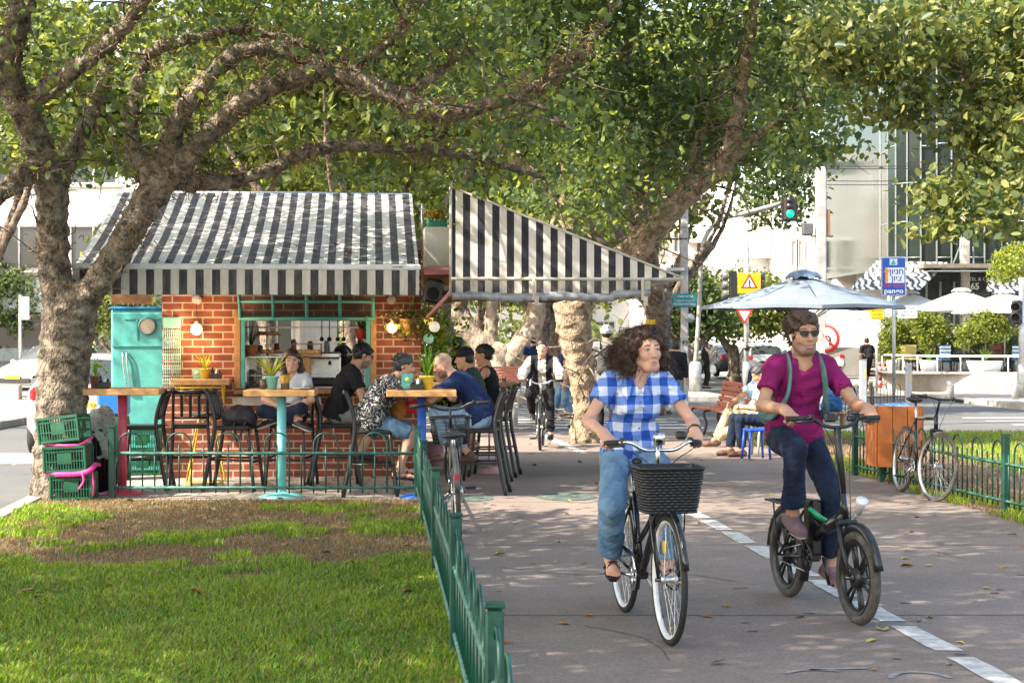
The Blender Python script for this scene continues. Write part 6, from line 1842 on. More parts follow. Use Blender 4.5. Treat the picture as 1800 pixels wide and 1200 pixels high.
def bicycle(label,loc,rz,c,lean=0.0,group=None):
 t = thing('bicycle',label,'bicycle',loc,rz,group)
 t.rotation_euler = (0,lean,rz)
 r,wb = c['r'],c['wb']; tw = c.get('tw',.038); fm = c.get('fm',BFRAME); st = c.get('steer',0)
 wheel(t,0,r,tw,c['rim'],c['tyre'],c.get('spokes',28),c.get('mag',False))
 fr_y = wb
 wheel(t,fr_y,r,tw,c['rim'],c['tyre'],c.get('spokes',28),c.get('mag',False),st)
 bb = Vector((0,c.get('bby',.43),c.get('bbz',.285)))
 sad = Vector((0,c['sad'][0],c['sad'][1])); bar = Vector((0,c['bar'][0],c['bar'][1]))
 hd = Vector((0,c['head'][0],c['head'][1])); hdl = hd + Vector((0,.035,-.14))
 sp = bb + (sad - bb) * c.get('stf',.72)
 m = MB()
 tr = c.get('tr',.017)
 if c.get('style') == 'step':
  m.tube(spline([hdl,hdl + Vector((0,-.13,-.15)),bb + Vector((0,.10,.10)),bb],5),tr * 1.35,n=10)
  m.tube(spline([hd + Vector((0,.01,-.05)),hd + Vector((0,-.16,-.24)),bb + (sad - bb) * .28],5),tr,n=10)
 elif c.get('style') == 'fold':
  m.tube([hdl + Vector((0,0,.02)),bb + Vector((0,-.02,.12))],.042,n=12,flat=.75); m.tube([bb + Vector((0,-.02,.12)),bb + Vector((0,-.1,.15))],.03,n=10)
  m.box(bb + Vector((0,-.02,.18)),(.085,.12,.34),b=.02)
 else:
  m.tube([hdl,bb],tr * 1.15,n=10); m.tube([hd + Vector((0,.005,-.03)),sp],tr,n=10)
 m.tube([hd,hdl],tr * 1.3,n=10); m.tube([bb,sp],tr,n=10)
 for q in (-1,1):
  m.tube([bb + Vector((q * .03,-.03,0)),(q * .06,0,r)],.010,n=6); m.tube([sp + Vector((q * .015,0,-.03)),(q * .06,0,r)],.009,n=6)
 m.box(bb,(.075,.05,.05),b=.012)
 m.build('frame',fm,t)
 fk = MB(); ax = Vector((0,fr_y,r)); cr = hdl + (ax - hdl) * .12
 top = max(.05,r + tw * .6)
 crown = Vector((0,hdl.y + (ax.y - hdl.y) * .15,max(hdl.z - .02,2 * r - .0)))
 fk.tube([hdl,crown],tr * .9,n=8)
 fk.box(crown,(.13,.05,.035),b=.012)
 for q in (-1,1):
  fk.tube([crown + Vector((q * .055,0,0)),crown.lerp(ax,.5) + Vector((q * .058,-.0,0)),ax + Vector((q * .055,0,0))],[.015,.014,.010],n=8)
 fk.tube([ax + Vector((-.075,0,0)),ax + Vector((.075,0,0))],.010,n=8)
 fk.build('fork',c.get('fkm',fm),t)
 sm = MB(); sm.tube([sp + (bb - sp) * .1,sad - Vector((0,0,.03))],.0135,n=10); sm.build('seat_post',c.get('postm',ALU),t)
 f = Field(.008,.03); f.ell(sad + Vector((0,-.06,0)),(.085 * c.get('sw',1),.09,.028)); f.cone(sad + Vector((0,-.04,.002)),sad + Vector((0,.14,.004)),.035,.020,side=(1,0,0),f=1.2)
 V,Q = f.mesh(); np_mesh('saddle',V,Q,c.get('sadm',SEATM),t)
 hb = MB(); bt = c.get('bartype','city'); bw = c.get('bw',.28); stw = Matrix.Translation(bar) @ Matrix.Rotation(st,4,'Z')
 hb.tube([hd,hd.lerp(bar,.7),bar],.013 if not c.get('thickstem') else .022,n=10)
 if bt == 'city': pts = [(-bw,-.13,.0),(-bw + .055,-.055,.006),(-bw * .58,.03,.012),(-bw * .32,.03,-.028),(0,.0,-.03),(bw * .32,.03,-.028),(bw * .58,.03,.012),(bw - .055,-.055,.006),(bw,-.13,.0)]
 elif bt == 'rise': pts = [(-bw,-.07,.05),(-bw * .55,-.02,.05),(-bw * .28,.0,.01),(0,0,0),(bw * .28,0,.01),(bw * .55,-.02,.05),(bw,-.07,.05)]
 else: pts = [(-bw,-.05,.01),(-bw * .5,-.01,.01),(0,0,0),(bw * .5,-.01,.01),(bw,-.05,.01)]
 pts = [stw @ Vector(p) for p in pts]
 hb.tube(spline(pts,5),.0115,n=8); h_ = hb.build('handlebar',c.get('barm',CHROME),t)
 for q,(p0,p1) in ((-1,(pts[0],pts[1])),(1,(pts[-1],pts[-2]))):
  d = (p1 - p0).normalized(); MB().tube([p0 - d * .008,p0 + d * .115],.0165,n=10).build('grip',GRIP,h_)
  lv = MB(); b0 = p0 + d * .135; out = Vector((q,0,0)); fwd = Vector((0,.05,-.012))
  lv.tube([b0,b0 + fwd,p0 + d * .02 + Vector((0,.055,-.018))],[.010,.008,.006],n=6,flat=.7); lv.box(b0 + Vector((0,.0,.012)),(.03,.045,.03),b=.008)
  lv.build('brake_lever',c.get('levm',BLACKM),h_)
 cb_ = MB(); g = random.Random(3)
 for q in (-1,1):
  e = pts[1] if q < 0 else pts[-2]
  cb_.tube(spline([e,e + Vector((-q * .03,.09,-.03)),bar + Vector((q * .05,.07,-.12)),hdl + Vector((q * .02,.03,0))],5),.0028,n=5)
 cb_.build('cable',BLACKM,t)
 ck = MB(); T = Matrix.Translation(bb) @ Matrix.Rotation(R(90),4,'Y')
 ck.lathe([(.075,.05),(.088,.05),(.088,.054),(.075,.054)],28,T,cap=False); ck.lathe([(.02,.048),(.02,.056)],12,T)
 ca = c.get('crank',0.0); cl = c.get('cl',.165)
 for k in range(5): ck.tube([T @ Vector((0,0,.052)),T @ Vector((.078 * math.cos(k * 1.257),.078 * math.sin(k * 1.257),.052))],.006,n=5)
 for q in (-1,1):
  d = Vector((0,math.cos(ca),math.sin(ca))) * (cl * (1 if q < 0 else -1))
  ck.tube([bb + Vector((q * .06,0,0)),bb + Vector((q * .075,0,0)) + d],[.013,.010],n=6)
 ck = ck.build('crank',c.get('ckm',ALU),t)
 for q in (-1,1):
  d = Vector((0,math.cos(ca),math.sin(ca))) * (cl * (1 if q < 0 else -1)); p = bb + Vector((q * .13,0,0)) + d
  MB().box(p,(.09,.075,.022),b=.006).tube([p - Vector((q * .06,0,0)),p],.006,n=6).build('pedal',BLACKM,ck)
 if c.get('chain',True):
  m = MB(); rr = .035
  for s_ in (1,-1): m.tube([(.05,bb.y,bb.z + .086 * s_),(.05,0,r + rr * s_)],.004,n=4)
  m.lathe([(.02,.044),(.042,.046),(.042,.052),(.02,.054)],16,Matrix.Translation((0,0,r)) @ Matrix.Rotation(R(90),4,'Y')); m.build('chain',ALU,t)
 if c.get('guard'):
  m = MB().tube(spline([(.062,bb.y + .10,bb.z + .03),(.062,bb.y + .02,bb.z + .11),(.062,.1,r + .07),(.062,-.02,r + .04)],5),.022,n=6,flat=.25,up=(0,0,1)); m.build('chain_guard',c['guard'],t)
 if c.get('mud'):
  for (y,a0,a1) in ((0,-25,175),(fr_y,15,160)):
   rr = r + .022; pts = [(0,y + rr * math.cos(R(a)),r + rr * math.sin(R(a))) for a in np.linspace(a0,a1,18)]
   if y: pts = [Matrix.Translation((0,y,r)) @ Matrix.Rotation(st,4,'Z') @ Matrix.Translation((0,-y,-r)) @ Vector(p) for p in pts]
   MB().tube(pts,tw * .5,n=6,flat=1.0,caps=True).build('mudguard',c['mud'],t)
 if c.get('basket'):
  by,bz,w,dp,h,bm = c['basket']
  B = stw @ Matrix.Translation((0,by - bar.y,bz - bar.z))
  m = MB(); tap = .80; nr = c.get('brows',16)
  def ring(u,o=0):
   k = tap + (1 - tap) * u; W2,D2 = w / 2 * k + o,dp / 2 * k + o; rc = .04; pts = []
   for (cx,cy,a0) in ((W2 - rc,D2 - rc,0),(-W2 + rc,D2 - rc,90),(-W2 + rc,-D2 + rc,180),(W2 - rc,-D2 + rc,270)):
    for a in np.linspace(a0,a0 + 90,4): pts.append((cx + rc * math.cos(R(a)),cy + rc * math.sin(R(a)),u * h))
   return pts
  if c.get('wicker',True):
   for i in range(nr):
    u = (i + .5) / nr; base = ring(u); dense = []
    k = len(base)
    for j in range(k):
     p,q = Vector(base[j]),Vector(base[(j + 1) % k]); ns = max(1,int((q - p).length / .011))
     for s_ in range(ns): dense.append(p.lerp(q,s_ / ns))
    per = 0; out = []
    ctr = Vector((0,0,u * h))
    for j,p in enumerate(dense):
     n_ = (p - ctr).normalized(); out.append(p + n_ * .0065 * math.sin(j * .011 / .018 * math.pi + (math.pi if i % 2 else 0)))
    m.tube([B @ p for p in out],h / nr * .50,n=6,closed=True,flat=.40,up=(0,0,1))
   m.add([B @ (Vector(p) * 1) for p in ring(0,-.012)] ,[tuple(range(16))]); m.add([B @ Vector((p[0] * .97,p[1] * .97,p[2])) for p in ring(0)] + [B @ Vector((p[0] * .965,p[1] * .965,p[2])) for p in ring(1)],[(j,(j + 1) % 16,(j + 1) % 16 + 16,j + 16) for j in range(16)])
  else:
   for i in range(8): m.tube([B @ Vector(p) for p in ring((i + .5) / 8)],.0035,n=4,closed=True)
   n_ = len(ring(0)); R0,R1 = ring(0.02),ring(1)
   for j in range(n_):
    for v in (0,.33,.66):
     p0 = Vector(R0[j]).lerp(Vector(R0[(j + 1) % n_]),v); p1 = Vector(R1[j]).lerp(Vector(R1[(j + 1) % n_]),v); m.tube([B @ p0,B @ p1],.003,n=4)
   m.add([B @ Vector(p) for p in ring(.02)],[tuple(range(16))])
  m.tube([B @ Vector(p) for p in ring(1,.002)],.009,n=6,closed=True)
  bk = m.build('basket',bm,t)
  m = MB()
  for q in (-1,1): m.tube([(q * .06,ax.y - .0,ax.z),(q * .09,ax.y - .02,ax.z + .3),B @ Vector((q * .08,dp * .2,0))],.004,n=5)
  m.build('basket_stay',BLACKM,t)
 if c.get('rack'):
  m = MB(); z = 2 * r + .06
  for q in (-1,1): m.tube([(q * .06,.12,z),(q * .065,-.22,z)],.007,n=6); m.tube([(q * .07,0,r),(q * .065,-.08,z)],.006,n=6)
  for y in np.linspace(-.22,.12,6): m.tube([(-.065,y,z),(.065,y,z)],.005,n=5)
  m.build('rack',BLACKM,t)
 if c.get('kick'): MB().tube([bb + Vector((-.05,-.08,-.02)),bb + Vector((-.17,-.18,-bb.z + .01))],.009,n=6).build('kickstand',ALU,t)
 if c.get('refl'):
  MB().box((0,-r - .01,2 * r * .72),(.035,.012,.06),b=.008).build('reflector',mat('red_reflector',(.6,.02,.02),.2,vary=0),t)
 return t
BW = G(1097,1075); BWf = G(1172,1130); dv = (BWf - BW).normalized(); RZW = math.atan2(-dv.x,dv.y)
WB_W = 1.08
bike_w = bicycle('black city bicycle with a wicker basket ridden by the woman in the checked shirt',BW,RZW,dict(r=.345,wb=WB_W,tw=.036,rim=WHITER,tyre=RUB,style='step',bby=.45,bbz=.285,sad=(.21,.91),bar=(.83,1.045),head=(.84,.86),bartype='city',bw=.27,
     guard=CHROME,mud=BFRAME,basket=(1.05,.70,.345,.26,.24,mat('black_wicker',(.014,.014,.015),.42,vary=.3,scale=40)),crank=R(5),levm=BLACKM,spokes=32,fkm=BFRAME,kick=True))
m = MB().lathe([(.03,0),(.034,.045),(.028,.06),(.001,.064)],18,MX((.0,.865,1.045))); m.build('bell',CHROME,bike_w)
m = MB().box((-.15,.76,1.09),(.06,.05,.045),b=.012); m.build('light',BLACKM,bike_w)
MB().box((.0,WB_W + .0 - .1,.345 + .16),(.02,.03,.07),b=.006).build('wheel_reflector',mat('yellow_reflector',(.85,.55,.02),.3,vary=.1),bike_w)
BM = G(1385,1048); BMf = G(1508,1097); dv = (BMf - BM).normalized(); RZM = math.atan2(-dv.x,dv.y)
WB_M = 1.05
bike_m = bicycle('black folding electric bicycle ridden by the man in the purple tee',BM,RZM,dict(r=.265,wb=WB_M,tw=.058,rim=mat('black_alloy',(.02,.02,.02),.35,vary=.3),tyre=GREYRUB,mag=True,style='fold',bby=.42,bbz=.30,sad=(.13,.955),bar=(.76,1.10),head=(.84,.72),bartype='rise',bw=.285,thickstem=True,
     mud=BLACKM,rack=True,crank=R(-75),barm=BLACKM,postm=BLACKM,ckm=BLACKM,fkm=BLACKM,stf=.45))
m = MB(); m.lathe([(.020,-.05),(.026,.02),(.034,.035),(.034,.05),(.001,.052)],18,MX((0,WB_M + .03,.67),rx=R(-35))); m.tube([(0,WB_M - .04,.60),(0,WB_M + .01,.645)],.01,n=6); m.build('headlight',WHITER,bike_m)
MB().box((.03,.73,1.155),(.075,.03,.05),b=.01).build('display',BLACKM,bike_m); MB().box((-.10,.73,1.15),(.05,.04,.035),b=.01).build('throttle_box',BLACKM,bike_m)
m = MB()
for q in (-1,1):
 for k in range(9): m.lathe([(.024,0),(.026,.008),(.024,.016)],12,MX((q * .0,.02 + .012 * k,.60 - .03 * k),rx=R(25)))
m.build('shock_spring',mat('spring_steel',(.3,.3,.3),.4,metal=.8),bike_m)
MB().tube(spline([(-.05,.52,.52),(.03,.58,.56),(.06,.50,.60),(0,.46,.55),(-.06,.55,.5)],5),.014,n=6).build('cable_lock',mat('green_lock',(.02,.30,.12),.5,vary=.2),bike_m)
# bike leaning on the east fence
a_,b2 = G(1582,864),G(1643,882); dv = (b2 - a_).normalized()
bicycle('dusty black hybrid bicycle leaning on the green fence by the wooden bin',a_,math.atan2(-dv.x,dv.y),dict(r=.345,wb=1.04,tw=.034,rim=ALU,tyre=GREYRUB,bby=.43,bbz=.28,sad=(.16,.97),bar=(.88,1.00),head=(.83,.84),bartype='flat',bw=.29,barm=BLACKM,crank=R(40),steer=R(14),fkm=BLACKM,kick=False,spokes=32),lean=R(-7))
# bike on the west fence, seen from behind
bicycle('grey-tyred city bicycle with a wire basket parked on the path beside the front fence',Vector((-.44,14.1,0)),.062,dict(r=.335,wb=1.04,tw=.044,rim=ALU,tyre=GREYRUB,style='step',bby=.45,bbz=.285,sad=(.16,.80),bar=(.83,.98),head=(.82,.82),bartype='rise',bw=.34,barm=BLACKM,crank=R(-20),mud=mat('grey_mudguard',(.10,.09,.085),.5,vary=.3),sw=1.25,
     basket=(1.02,.66,.36,.26,.25,BLACKM),wicker=False,rack=False,refl=True,kick=True),lean=R(-3))
BF = G(966,790)
bike_f = bicycle('black trekking bicycle ridden by the woman in the black vest',BF + Vector((-.08,.85,0)),math.pi - .055,dict(r=.33,wb=1.03,tw=.04,rim=BFRAME,tyre=RUB,bby=.43,bbz=.27,sad=(.18,.80),bar=(.80,.93),head=(.81,.78),bartype='rise',bw=.30,crank=R(60),mud=BLACKM,spokes=20,barm=ALU),0)
for lab,p_,rz in (('parked bicycle behind the grey post near the hotel side',G(1487,726),2.2),('green-framed hire bicycle parked beyond the fig trunk',Vector((1.55,52,gz(52))),1.9),('hire bicycle parked behind the green-framed one',Vector((1.9,54,gz(54))),1.9)):
 bicycle(lab,p_,rz,dict(r=.34,wb=1.05,tw=.04,rim=ALU,tyre=RUB,style='step',sad=(.2,.9),bar=(.83,1.03),head=(.83,.85),bartype='city',bw=.28,mud=FGREEN if 'green' in lab else BLACKM,fm=mat('hire_green',(.05,.35,.10),.4) if 'green' in lab else BFRAME,spokes=14))
# ================================================================ benches, bin, stool, bollards, posts
SLAT = mat('red_bench_slats',(.42,.105,.045),.45,vary=.35,scale=14,bump=.1)
IRON = mat('cast_iron',(.02,.02,.022),.5,vary=.2)
def bench(label,loc,rz,w=1.85,m=SLAT):
 t = thing('park_bench',label,'bench',loc,rz,'red slatted benches'); a = MB(); n = 5
 for i in range(n): a.box((0,.04 + .098 * i - .20,.43 + .004 * (i - 2) ** 2),(w,.082,.032),b=.008)
 a.build('seat',m,t)
 a = MB()
 for i in range(5): a.box((0,-.255 - .028 * i,.50 + .088 * i),(w,.028,.074),MX((0,0,0)),b=.008)
 a.build('backrest',m,t)
 for x in (-w * .36,w * .36):
  a = MB(); a.tube(spline([(x,.26,0),(x,.20,.2),(x,.23,.41),(x,-.18,.41),(x,-.25,.48),(x,-.40,.92)],4),.022,n=6,flat=1.3); a.tube(spline([(x,-.34,0),(x,-.25,.2),(x,-.20,.41)],4),.022,n=6,flat=1.3); a.build('leg',IRON,t)
 return t
RB = R(90)
bench('red slatted bench standing first behind the checked shirt, back to the road',Vector((3.42,29.2,gz(29.2))),RB + BOUL,1.5)
bench('red slatted bench where the man in the light blue shirt sits',Vector((3.56,25.95,gz(26))),RB + BOUL,2.6)
bench('pale red slatted bench facing away beyond the bollards, under the forked tree',G(868,694) + Vector((.3,0,0)),math.pi + .05,2.1,mat('faded_bench_slats',(.55,.20,.13),.6,vary=.25,scale=10))
bench('small far bench beside the dog walker',Vector((.15,74,gz(74))),.1,1.8,mat('orange_bench_slats',(.50,.16,.06),.6,vary=.2))
ORW = mat('orange_bin_wood',(.55,.17,.035),.5,vary=.30,scale=6,bump=.1,col2=(.40,.11,.02))
bp_ = Vector((4.20,18.75,0))
t = thing('litter_bin','orange timber-clad litter bin with a blue liner on the fence','bin',bp_,.06)
m = MB()
for i in range(3): m.box((-.165 + .165 * i,-.22,.525),(.158,.022,.66),b=.004)
for i in range(3):
 m.box((-.165 + .165 * i,.22,.525),(.158,.022,.66),b=.004)
 for q in (-1,1): m.box((q * .255,-.14 + .14 * i,.525),(.022,.134,.66),b=.004)
m.build('cladding',ORW,t)
MB().box((0,0,.50),(.46,.40,.58)).build('box',BLACKM,t)
f = Field(.015,.03); f.ell((0,0,.845),(.24,.2,.035)); V,Q = f.mesh(waves(4,.012,30)); np_mesh('liner',V,Q,mat('blue_liner',(.16,.30,.52),.4,vary=.2),t)
MB().box((0,-.0,.10),(.07,.07,.20),b=.005).build('post',FGREEN,t)
t = thing('stool','small bright blue plastic stool in front of the seated men','stool',Vector(((1329 - 900) * 22.3 / FPX,22.3,0)),.2)
MB().box((0,0,.385),(.28,.28,.03),b=.01).build('seat',mat('blue_stool',(.01,.07,.50),.4,vary=.1),t)
for sx in (-1,1):
 for sy in (-1,1): MB().tube([(sx * .12,sy * .12,.375),(sx * .145,sy * .145,0)],.017,n=4).build('leg',M['blue_stool'] if 'blue_stool' in M else bpy.data.materials['blue_stool'],t)
PGREY = mat('grey_post',(.36,.38,.40),.5,vary=.15,scale=5)
for lab,px,y,tx,w in (('slim grey square post nearer the folding bike',1517,742,633,.13),('slim grey square post with a yellow strip behind the wooden bin',1597,736,640,.13)):
 p_ = G(px,y); h = (y - tx) * p_.y / FPX
 t = thing('post',lab,'post',p_,.1,'grey square posts'); MB().box((0,0,h / 2),(w,w * .7,h),b=.01).build('shaft',PGREY,t); MB().box((w * .3,-w * .36,h * .78),(.03,.006,.2)).build('strip',mat('label_strip',(.7,.45,.1),.5),t)
 MB().box((0,0,h + .01),(w * 1.06,w * .76,.02),b=.004).build('cap',STEEL,t)
BOLL = mat('bollard_grey',(.34,.33,.32),.7,vary=.15,scale=6)
def bollard(label,px,y,ty,r=.10,m=BOLL):
 p_ = G(px,y); h = (y - ty) * p_.y / FPX
 t = thing('bollard',label,'bollard',p_,0,'grey bollards')
 MB().lathe([(r,0),(r,h * .94),(r * .9,h),(.001,h)],20).build('shaft',m,t); MB().lathe([(r * 1.01,h * .80),(r * 1.03,h * .81),(r * 1.03,h * .86),(r * 1.01,h * .87)],20,cap=False).build('band',STEEL,t)
bollard('concrete bollard just right of the curved stool backs',903,750,708,.085,CONC); bollard('pale bollard in front of the far red bench',915,710,681,.10,CONC); bollard('dark grey bollard before the cafe wall, below the first white umbrella',1671,703,670); bollard('grey bollard before the cafe wall at the picture edge',1784,703,671)
REDW = mat('traffic_red',(.75,.03,.02),.4,vary=.08)
for i,(px,lab) in enumerate(((1547,'first of the pair of red and white striped flexible posts'),(1556,'second of the pair of red and white striped flexible posts, nearer the cafe'))):
 p_ = G(px,681); t = thing('delineator_post',lab,'delineator',p_,0,'red and white posts'); h = .88
 for k in range(7): MB().lathe([(.065,h * k / 7),(.065,h * (k + 1) / 7)],14).build('stripe',REDW if k % 2 == 0 else WHITER,t)
 MB().lathe([(.14,0),(.14,.03),(.07,.04)],14).build('base',BLACKM,t)
t = thing('concrete_block','pale concrete cube on the pavement in front of the white hatchback','block',G(20,703),.1); MB().box((0,0,.22),(.54,.5,.44),b=.03).build('block',mat('pale_concrete',(.50,.44,.39),.85,vary=.15),t)
# ================================================================ patio umbrellas
def parasol(label,loc,rr,zr,zt,m,pole,nseg=8,cap=None,group=None,square=False,rz=0.0,strut=True):
 t = thing('parasol',label,'umbrella',loc,rz,group); b = MB(); vs = []; K = 7
 for k in range(K):
  u = k / (K - 1)
  for j in range(nseg * 6):
   a = 2 * math.pi * j / (nseg * 6); loc_ = (j % 6) / 6; sc = 1 - .065 * math.sin(math.pi * loc_) * u
   f_ = sc * rr * (math.cos(math.pi / nseg) / math.cos(((a + 1e-9) % (2 * math.pi / nseg)) - math.pi / nseg)) if False else sc * rr
   vs.append((f_ * u * math.cos(a),f_ * u * math.sin(a),zt - (zt - zr) * u ** 1.08 - .035 * math.sin(math.pi * u) * (1 - .6 * math.sin(math.pi * loc_)) + .02 * u * math.sin(math.pi * loc_)))
 N = nseg * 6
 fs = [(k * N + j,k * N + (j + 1) % N,(k + 1) * N + (j + 1) % N,(k + 1) * N + j) for k in range(K - 1) for j in range(N)]
 b.add(vs,[f_[::-1] for f_ in fs]); n0 = len(vs)
 rim = [vs[(K - 1) * N + j] for j in range(N)]; b.add(rim + [(x,y,z - .05) for x,y,z in rim],[(j,(j + 1) % N,(j + 1) % N + N,j + N) for j in range(N)])
 b.add([(x,y,z - .006) for x,y,z in vs],fs)
 c_ = b.build('canopy',m,t)
 MB().tube([(0,0,.02),(0,0,zt + .02)],.028,n=10).build('pole',pole,t); MB().lathe([(.30,0),(.30,.05),(.06,.09),(.03,.2)],24).build('base',IRON,t)
 for j in range(nseg):
  a = 2 * math.pi * j / nseg; rb = MB().tube([(.04 * math.cos(a),.04 * math.sin(a),zt - .03),(rr * .97 * math.cos(a),rr * .97 * math.sin(a),zr - .02)],.011,n=5)
  if strut: rb.tube([(.04 * math.cos(a),.04 * math.sin(a),zr - .25),(rr * .5 * math.cos(a),rr * .5 * math.sin(a),(zr + zt) / 2 - .05)],.009,n=5)
  rb.build('rib',pole,t)
 b = MB(); v1 = []
 for k in range(3):
  for j in range(48):
   a = 2 * math.pi * j / 48; q = (.05,.19,.27)[k]; v1.append((q * rr / 1.5 * math.cos(a),q * rr / 1.5 * math.sin(a),zt + (.085,.055,-.02 - .03 * (math.sin(a * 8) > 0))[k]))
 b.add(v1,[(k * 48 + j,(k + 1) * 48 + j,(k + 1) * 48 + (j + 1) % 48,k * 48 + (j + 1) % 48) for k in range(2) for j in range(48)]); b.add([(v1[j][0],v1[j][1],zt + .086) for j in range(48)],[tuple(range(48))])
 b.build('vent_cap',cap or m,t)
 return t
parasol('large pale grey parasol with a ruffled blue-grey cap behind the man in purple',Vector((4.27,25,gz(25))),1.5,2.05,2.50,mat('grey_parasol',(.17,.205,.25),.7,vary=.12,scale=4),IRON,cap=mat('blue_grey_cap',(.13,.19,.28),.8,vary=.15))
WPAR = mat('white_parasol',(.66,.65,.62),.8,vary=.05)
for px,d,zr,zt,rr,lab in ((1603,64,2.15,2.85,1.7,'white cafe parasol behind the blue parking sign'),(1690,60,2.15,2.85,1.9,'white cafe parasol in the middle of the terrace'),(1766,58.5,2.05,2.75,1.95,'white cafe parasol at the picture edge, before the black hotel sign')):
 parasol(lab,Vector(((px - 900) * d / FPX,d,gz(60) + .6)),rr,zr,zt,WPAR,mat('cream_pole',(.6,.55,.45),.5),group='white cafe parasols',nseg=4,rz=.5)
# ================================================================ lamp posts, signs, traffic lights
POLE = mat('lamp_post_grey',(.38,.36,.35),.6,vary=.2,scale=4)
GALV = mat('galvanised',(.50,.50,.49),.45,metal=.6,vary=.25,scale=6)
def sign_text(name,s_,size,x,z,y,m,t,rtl=False,bold=0.0,sx=1): return text(name,s_,size,MX((x,y,z),rx=R(90)),m,t,rtl,bold,.003,sx)
INK = mat('sign_ink',(.02,.02,.025),.5,vary=0); SWHITE = mat('sign_white',(.82,.82,.80),.4,vary=.03); SBLUE = mat('sign_blue',(.01,.075,.42),.35,vary=.05); SYEL = mat('sign_yellow',(.88,.50,.01),.4,vary=.05); SORANGE = mat('sign_orange',(.85,.28,.01),.4,vary=.03)
def pole_thing(name,label,cat,px,y,h,r,m=GALV,d=None,foot=True,sq=False):
 p_ = G(px,y) if d is None else Vector(((px - 900) * d / FPX,d,gz(d)))
 t = thing(name,label,cat,p_)
 if sq: MB().box((0,0,h / 2),(2 * r,2 * r,h),b=r * .25).build('pole',m,t)
 else: MB().tube([(0,0,0),(0,0,h)],r,n=14).build('pole',m,t)
 if foot: MB().lathe([(r * 1.5,0),(r * 1.5,.9),(r * 1.05,1.0)],14).build('foot',m,t)
 return t,p_
t,p_ = pole_thing('lamp_post','tall grey square lamp post numbered 93 with a teal street sign','lamp post',1203,0,6.5,.085,POLE,40,False,True)
sign_text('number','93',.16,0,gz(40) * 0 + 1.63,-.09,INK,t)
sb = MB().box((0,-.10,2.63),(.56,.02,.32),b=.01).build('street_sign',mat('teal_sign',(.02,.20,.22),.4,vary=.05),t)
for k,w_ in enumerate(('שדרות רוטשילד','شارع روتشيلد','ROTHSCHILD BLVD')): sign_text('lettering',w_,.058,0,2.72 - .09 * k,-.114,SWHITE,sb,rtl=k < 2)
MB().lathe([(.11,0),(.11,.02),(.001,.021)],24,MX((.12,-.095,2.22),rx=R(90))).build('disc',GALV,t)
MB().box((-.22,-.05,3.35),(.42,.2,.09),MX((0,0,0)),b=.02).build('lantern',GALV,t)
t,p_ = pole_thing('lamp_post','tall grey square lamp post behind the man in purple carrying the no-turn sign','lamp post',1443,0,5.2,.105,POLE,35,False,True)
sd_ = MB().lathe([(.285,0),(.285,.012),(.001,.013)],36,MX((.11,-.125,1.68),rx=R(90),rz=R(-38))); sg = sd_.build('turn_sign',REDW,t)
T_ = MX((.11,-.125,1.68),rz=R(-38)) @ MX(rx=R(90))
MB().lathe([(.215,.014),(.215,.017),(.001,.018)],36,T_).build('disc',SWHITE,sg)
m = MB(); m.tube([T_ @ Vector((.07,-.13,.021)),T_ @ Vector((.07,.02,.021)),T_ @ Vector((.04,.055,.021)),T_ @ Vector((-.06,.055,.021))],.022,n=6); m.add([T_ @ Vector(v) for v in ((-.06,.11,.022),(-.06,0,.022),(-.14,.055,.022))],[(0,1,2)]); m.build('arrow',INK,sg)
MB().tube([T_ @ Vector((-.165,.165,.026)),T_ @ Vector((.165,-.165,.026))],.022,n=6).build('slash',REDW,sg)
sign_text('number','91',.17,0,1.22,-.108,INK,t)
MB().lathe([(.07,0),(.07,.006),(.001,.007)],20,MX((.02,-.106,.86),rx=R(90))).build('sticker',mat('violet_sticker',(.35,.05,.25),.4),t)
MB().box((-.28,-.0,3.92),(.22,.2,.26),MX((0,0,0)),b=.03).build('floodlight',mat('floodlight_grey',(.10,.10,.11),.3,vary=.1),t)
m = MB().tube([(-.2,0,3.78),(.25,0,3.78)],.02,n=6); m.box((.14,-.0,4.05),(.07,.16,.55)); m.build('bracket',mat('rust',(.22,.11,.05),.7,vary=.3),t)
# warning signal pole with yield triangle
t,p_ = pole_thing('sign_post','galvanised post with yellow warning panel, yield triangle and a signal head','sign post',1312,690,5.0,.085)
sc = p_.y / FPX
def ZZ(py): return HCAM + (HY - py) * sc - p_.z
def XX(px): return (px - 900) * sc - p_.x
yw,yz = XX(1316),ZZ(498)
wp = MB().box((yw,-.16,yz),(.74,.03,.66),b=.02).build('warning_panel',SYEL,t)
def tri(b,cx,cz,s_,y,down=False,th=.004):
 k = -1 if down else 1; v = [(cx - s_ / 2,cz - k * s_ * .289),(cx + s_ / 2,cz - k * s_ * .289),(cx,cz + k * s_ * .577)]
 if down: v = v[::-1]
 return b.add([(x,y,z) for x,z in v] + [(x,y + th,z) for x,z in v],[(0,1,2),(5,4,3),(0,3,4,1),(1,4,5,2),(2,5,3,0)])
tri(MB(),yw,yz - .0,.56,-.185).build('triangle',REDW,wp); tri(MB(),yw,yz - .01,.36,-.192).build('triangle_field',SWHITE,wp); MB().box((yw,-.20,yz + .03),(.04,.01,.16)).box((yw,-.20,yz - .085),(.04,.01,.035)).build('exclamation',INK,wp)
ts = MB().box((XX(1288),-.05,yz - .05),(.24,.26,.92),b=.03).build('signal_head',BLACKM,t)
for k in (-1,0,1):
 MB().lathe([(.13,0),(.13,.18),(.11,.18),(.11,0)],16,MX((XX(1280) - .02,-.05,yz - .05 + .29 * k),ry=R(-90)),cap=False).build('visor',MM('signal_grey',(.10,.10,.10),.5),t); MB().lathe([(.13,0),(.13,.18),(.11,.18),(.11,0)],16,MX((XX(1334),-.0,yz - .05 + .29 * k),ry=R(90)),cap=False).build('visor',M['signal_grey'],t)
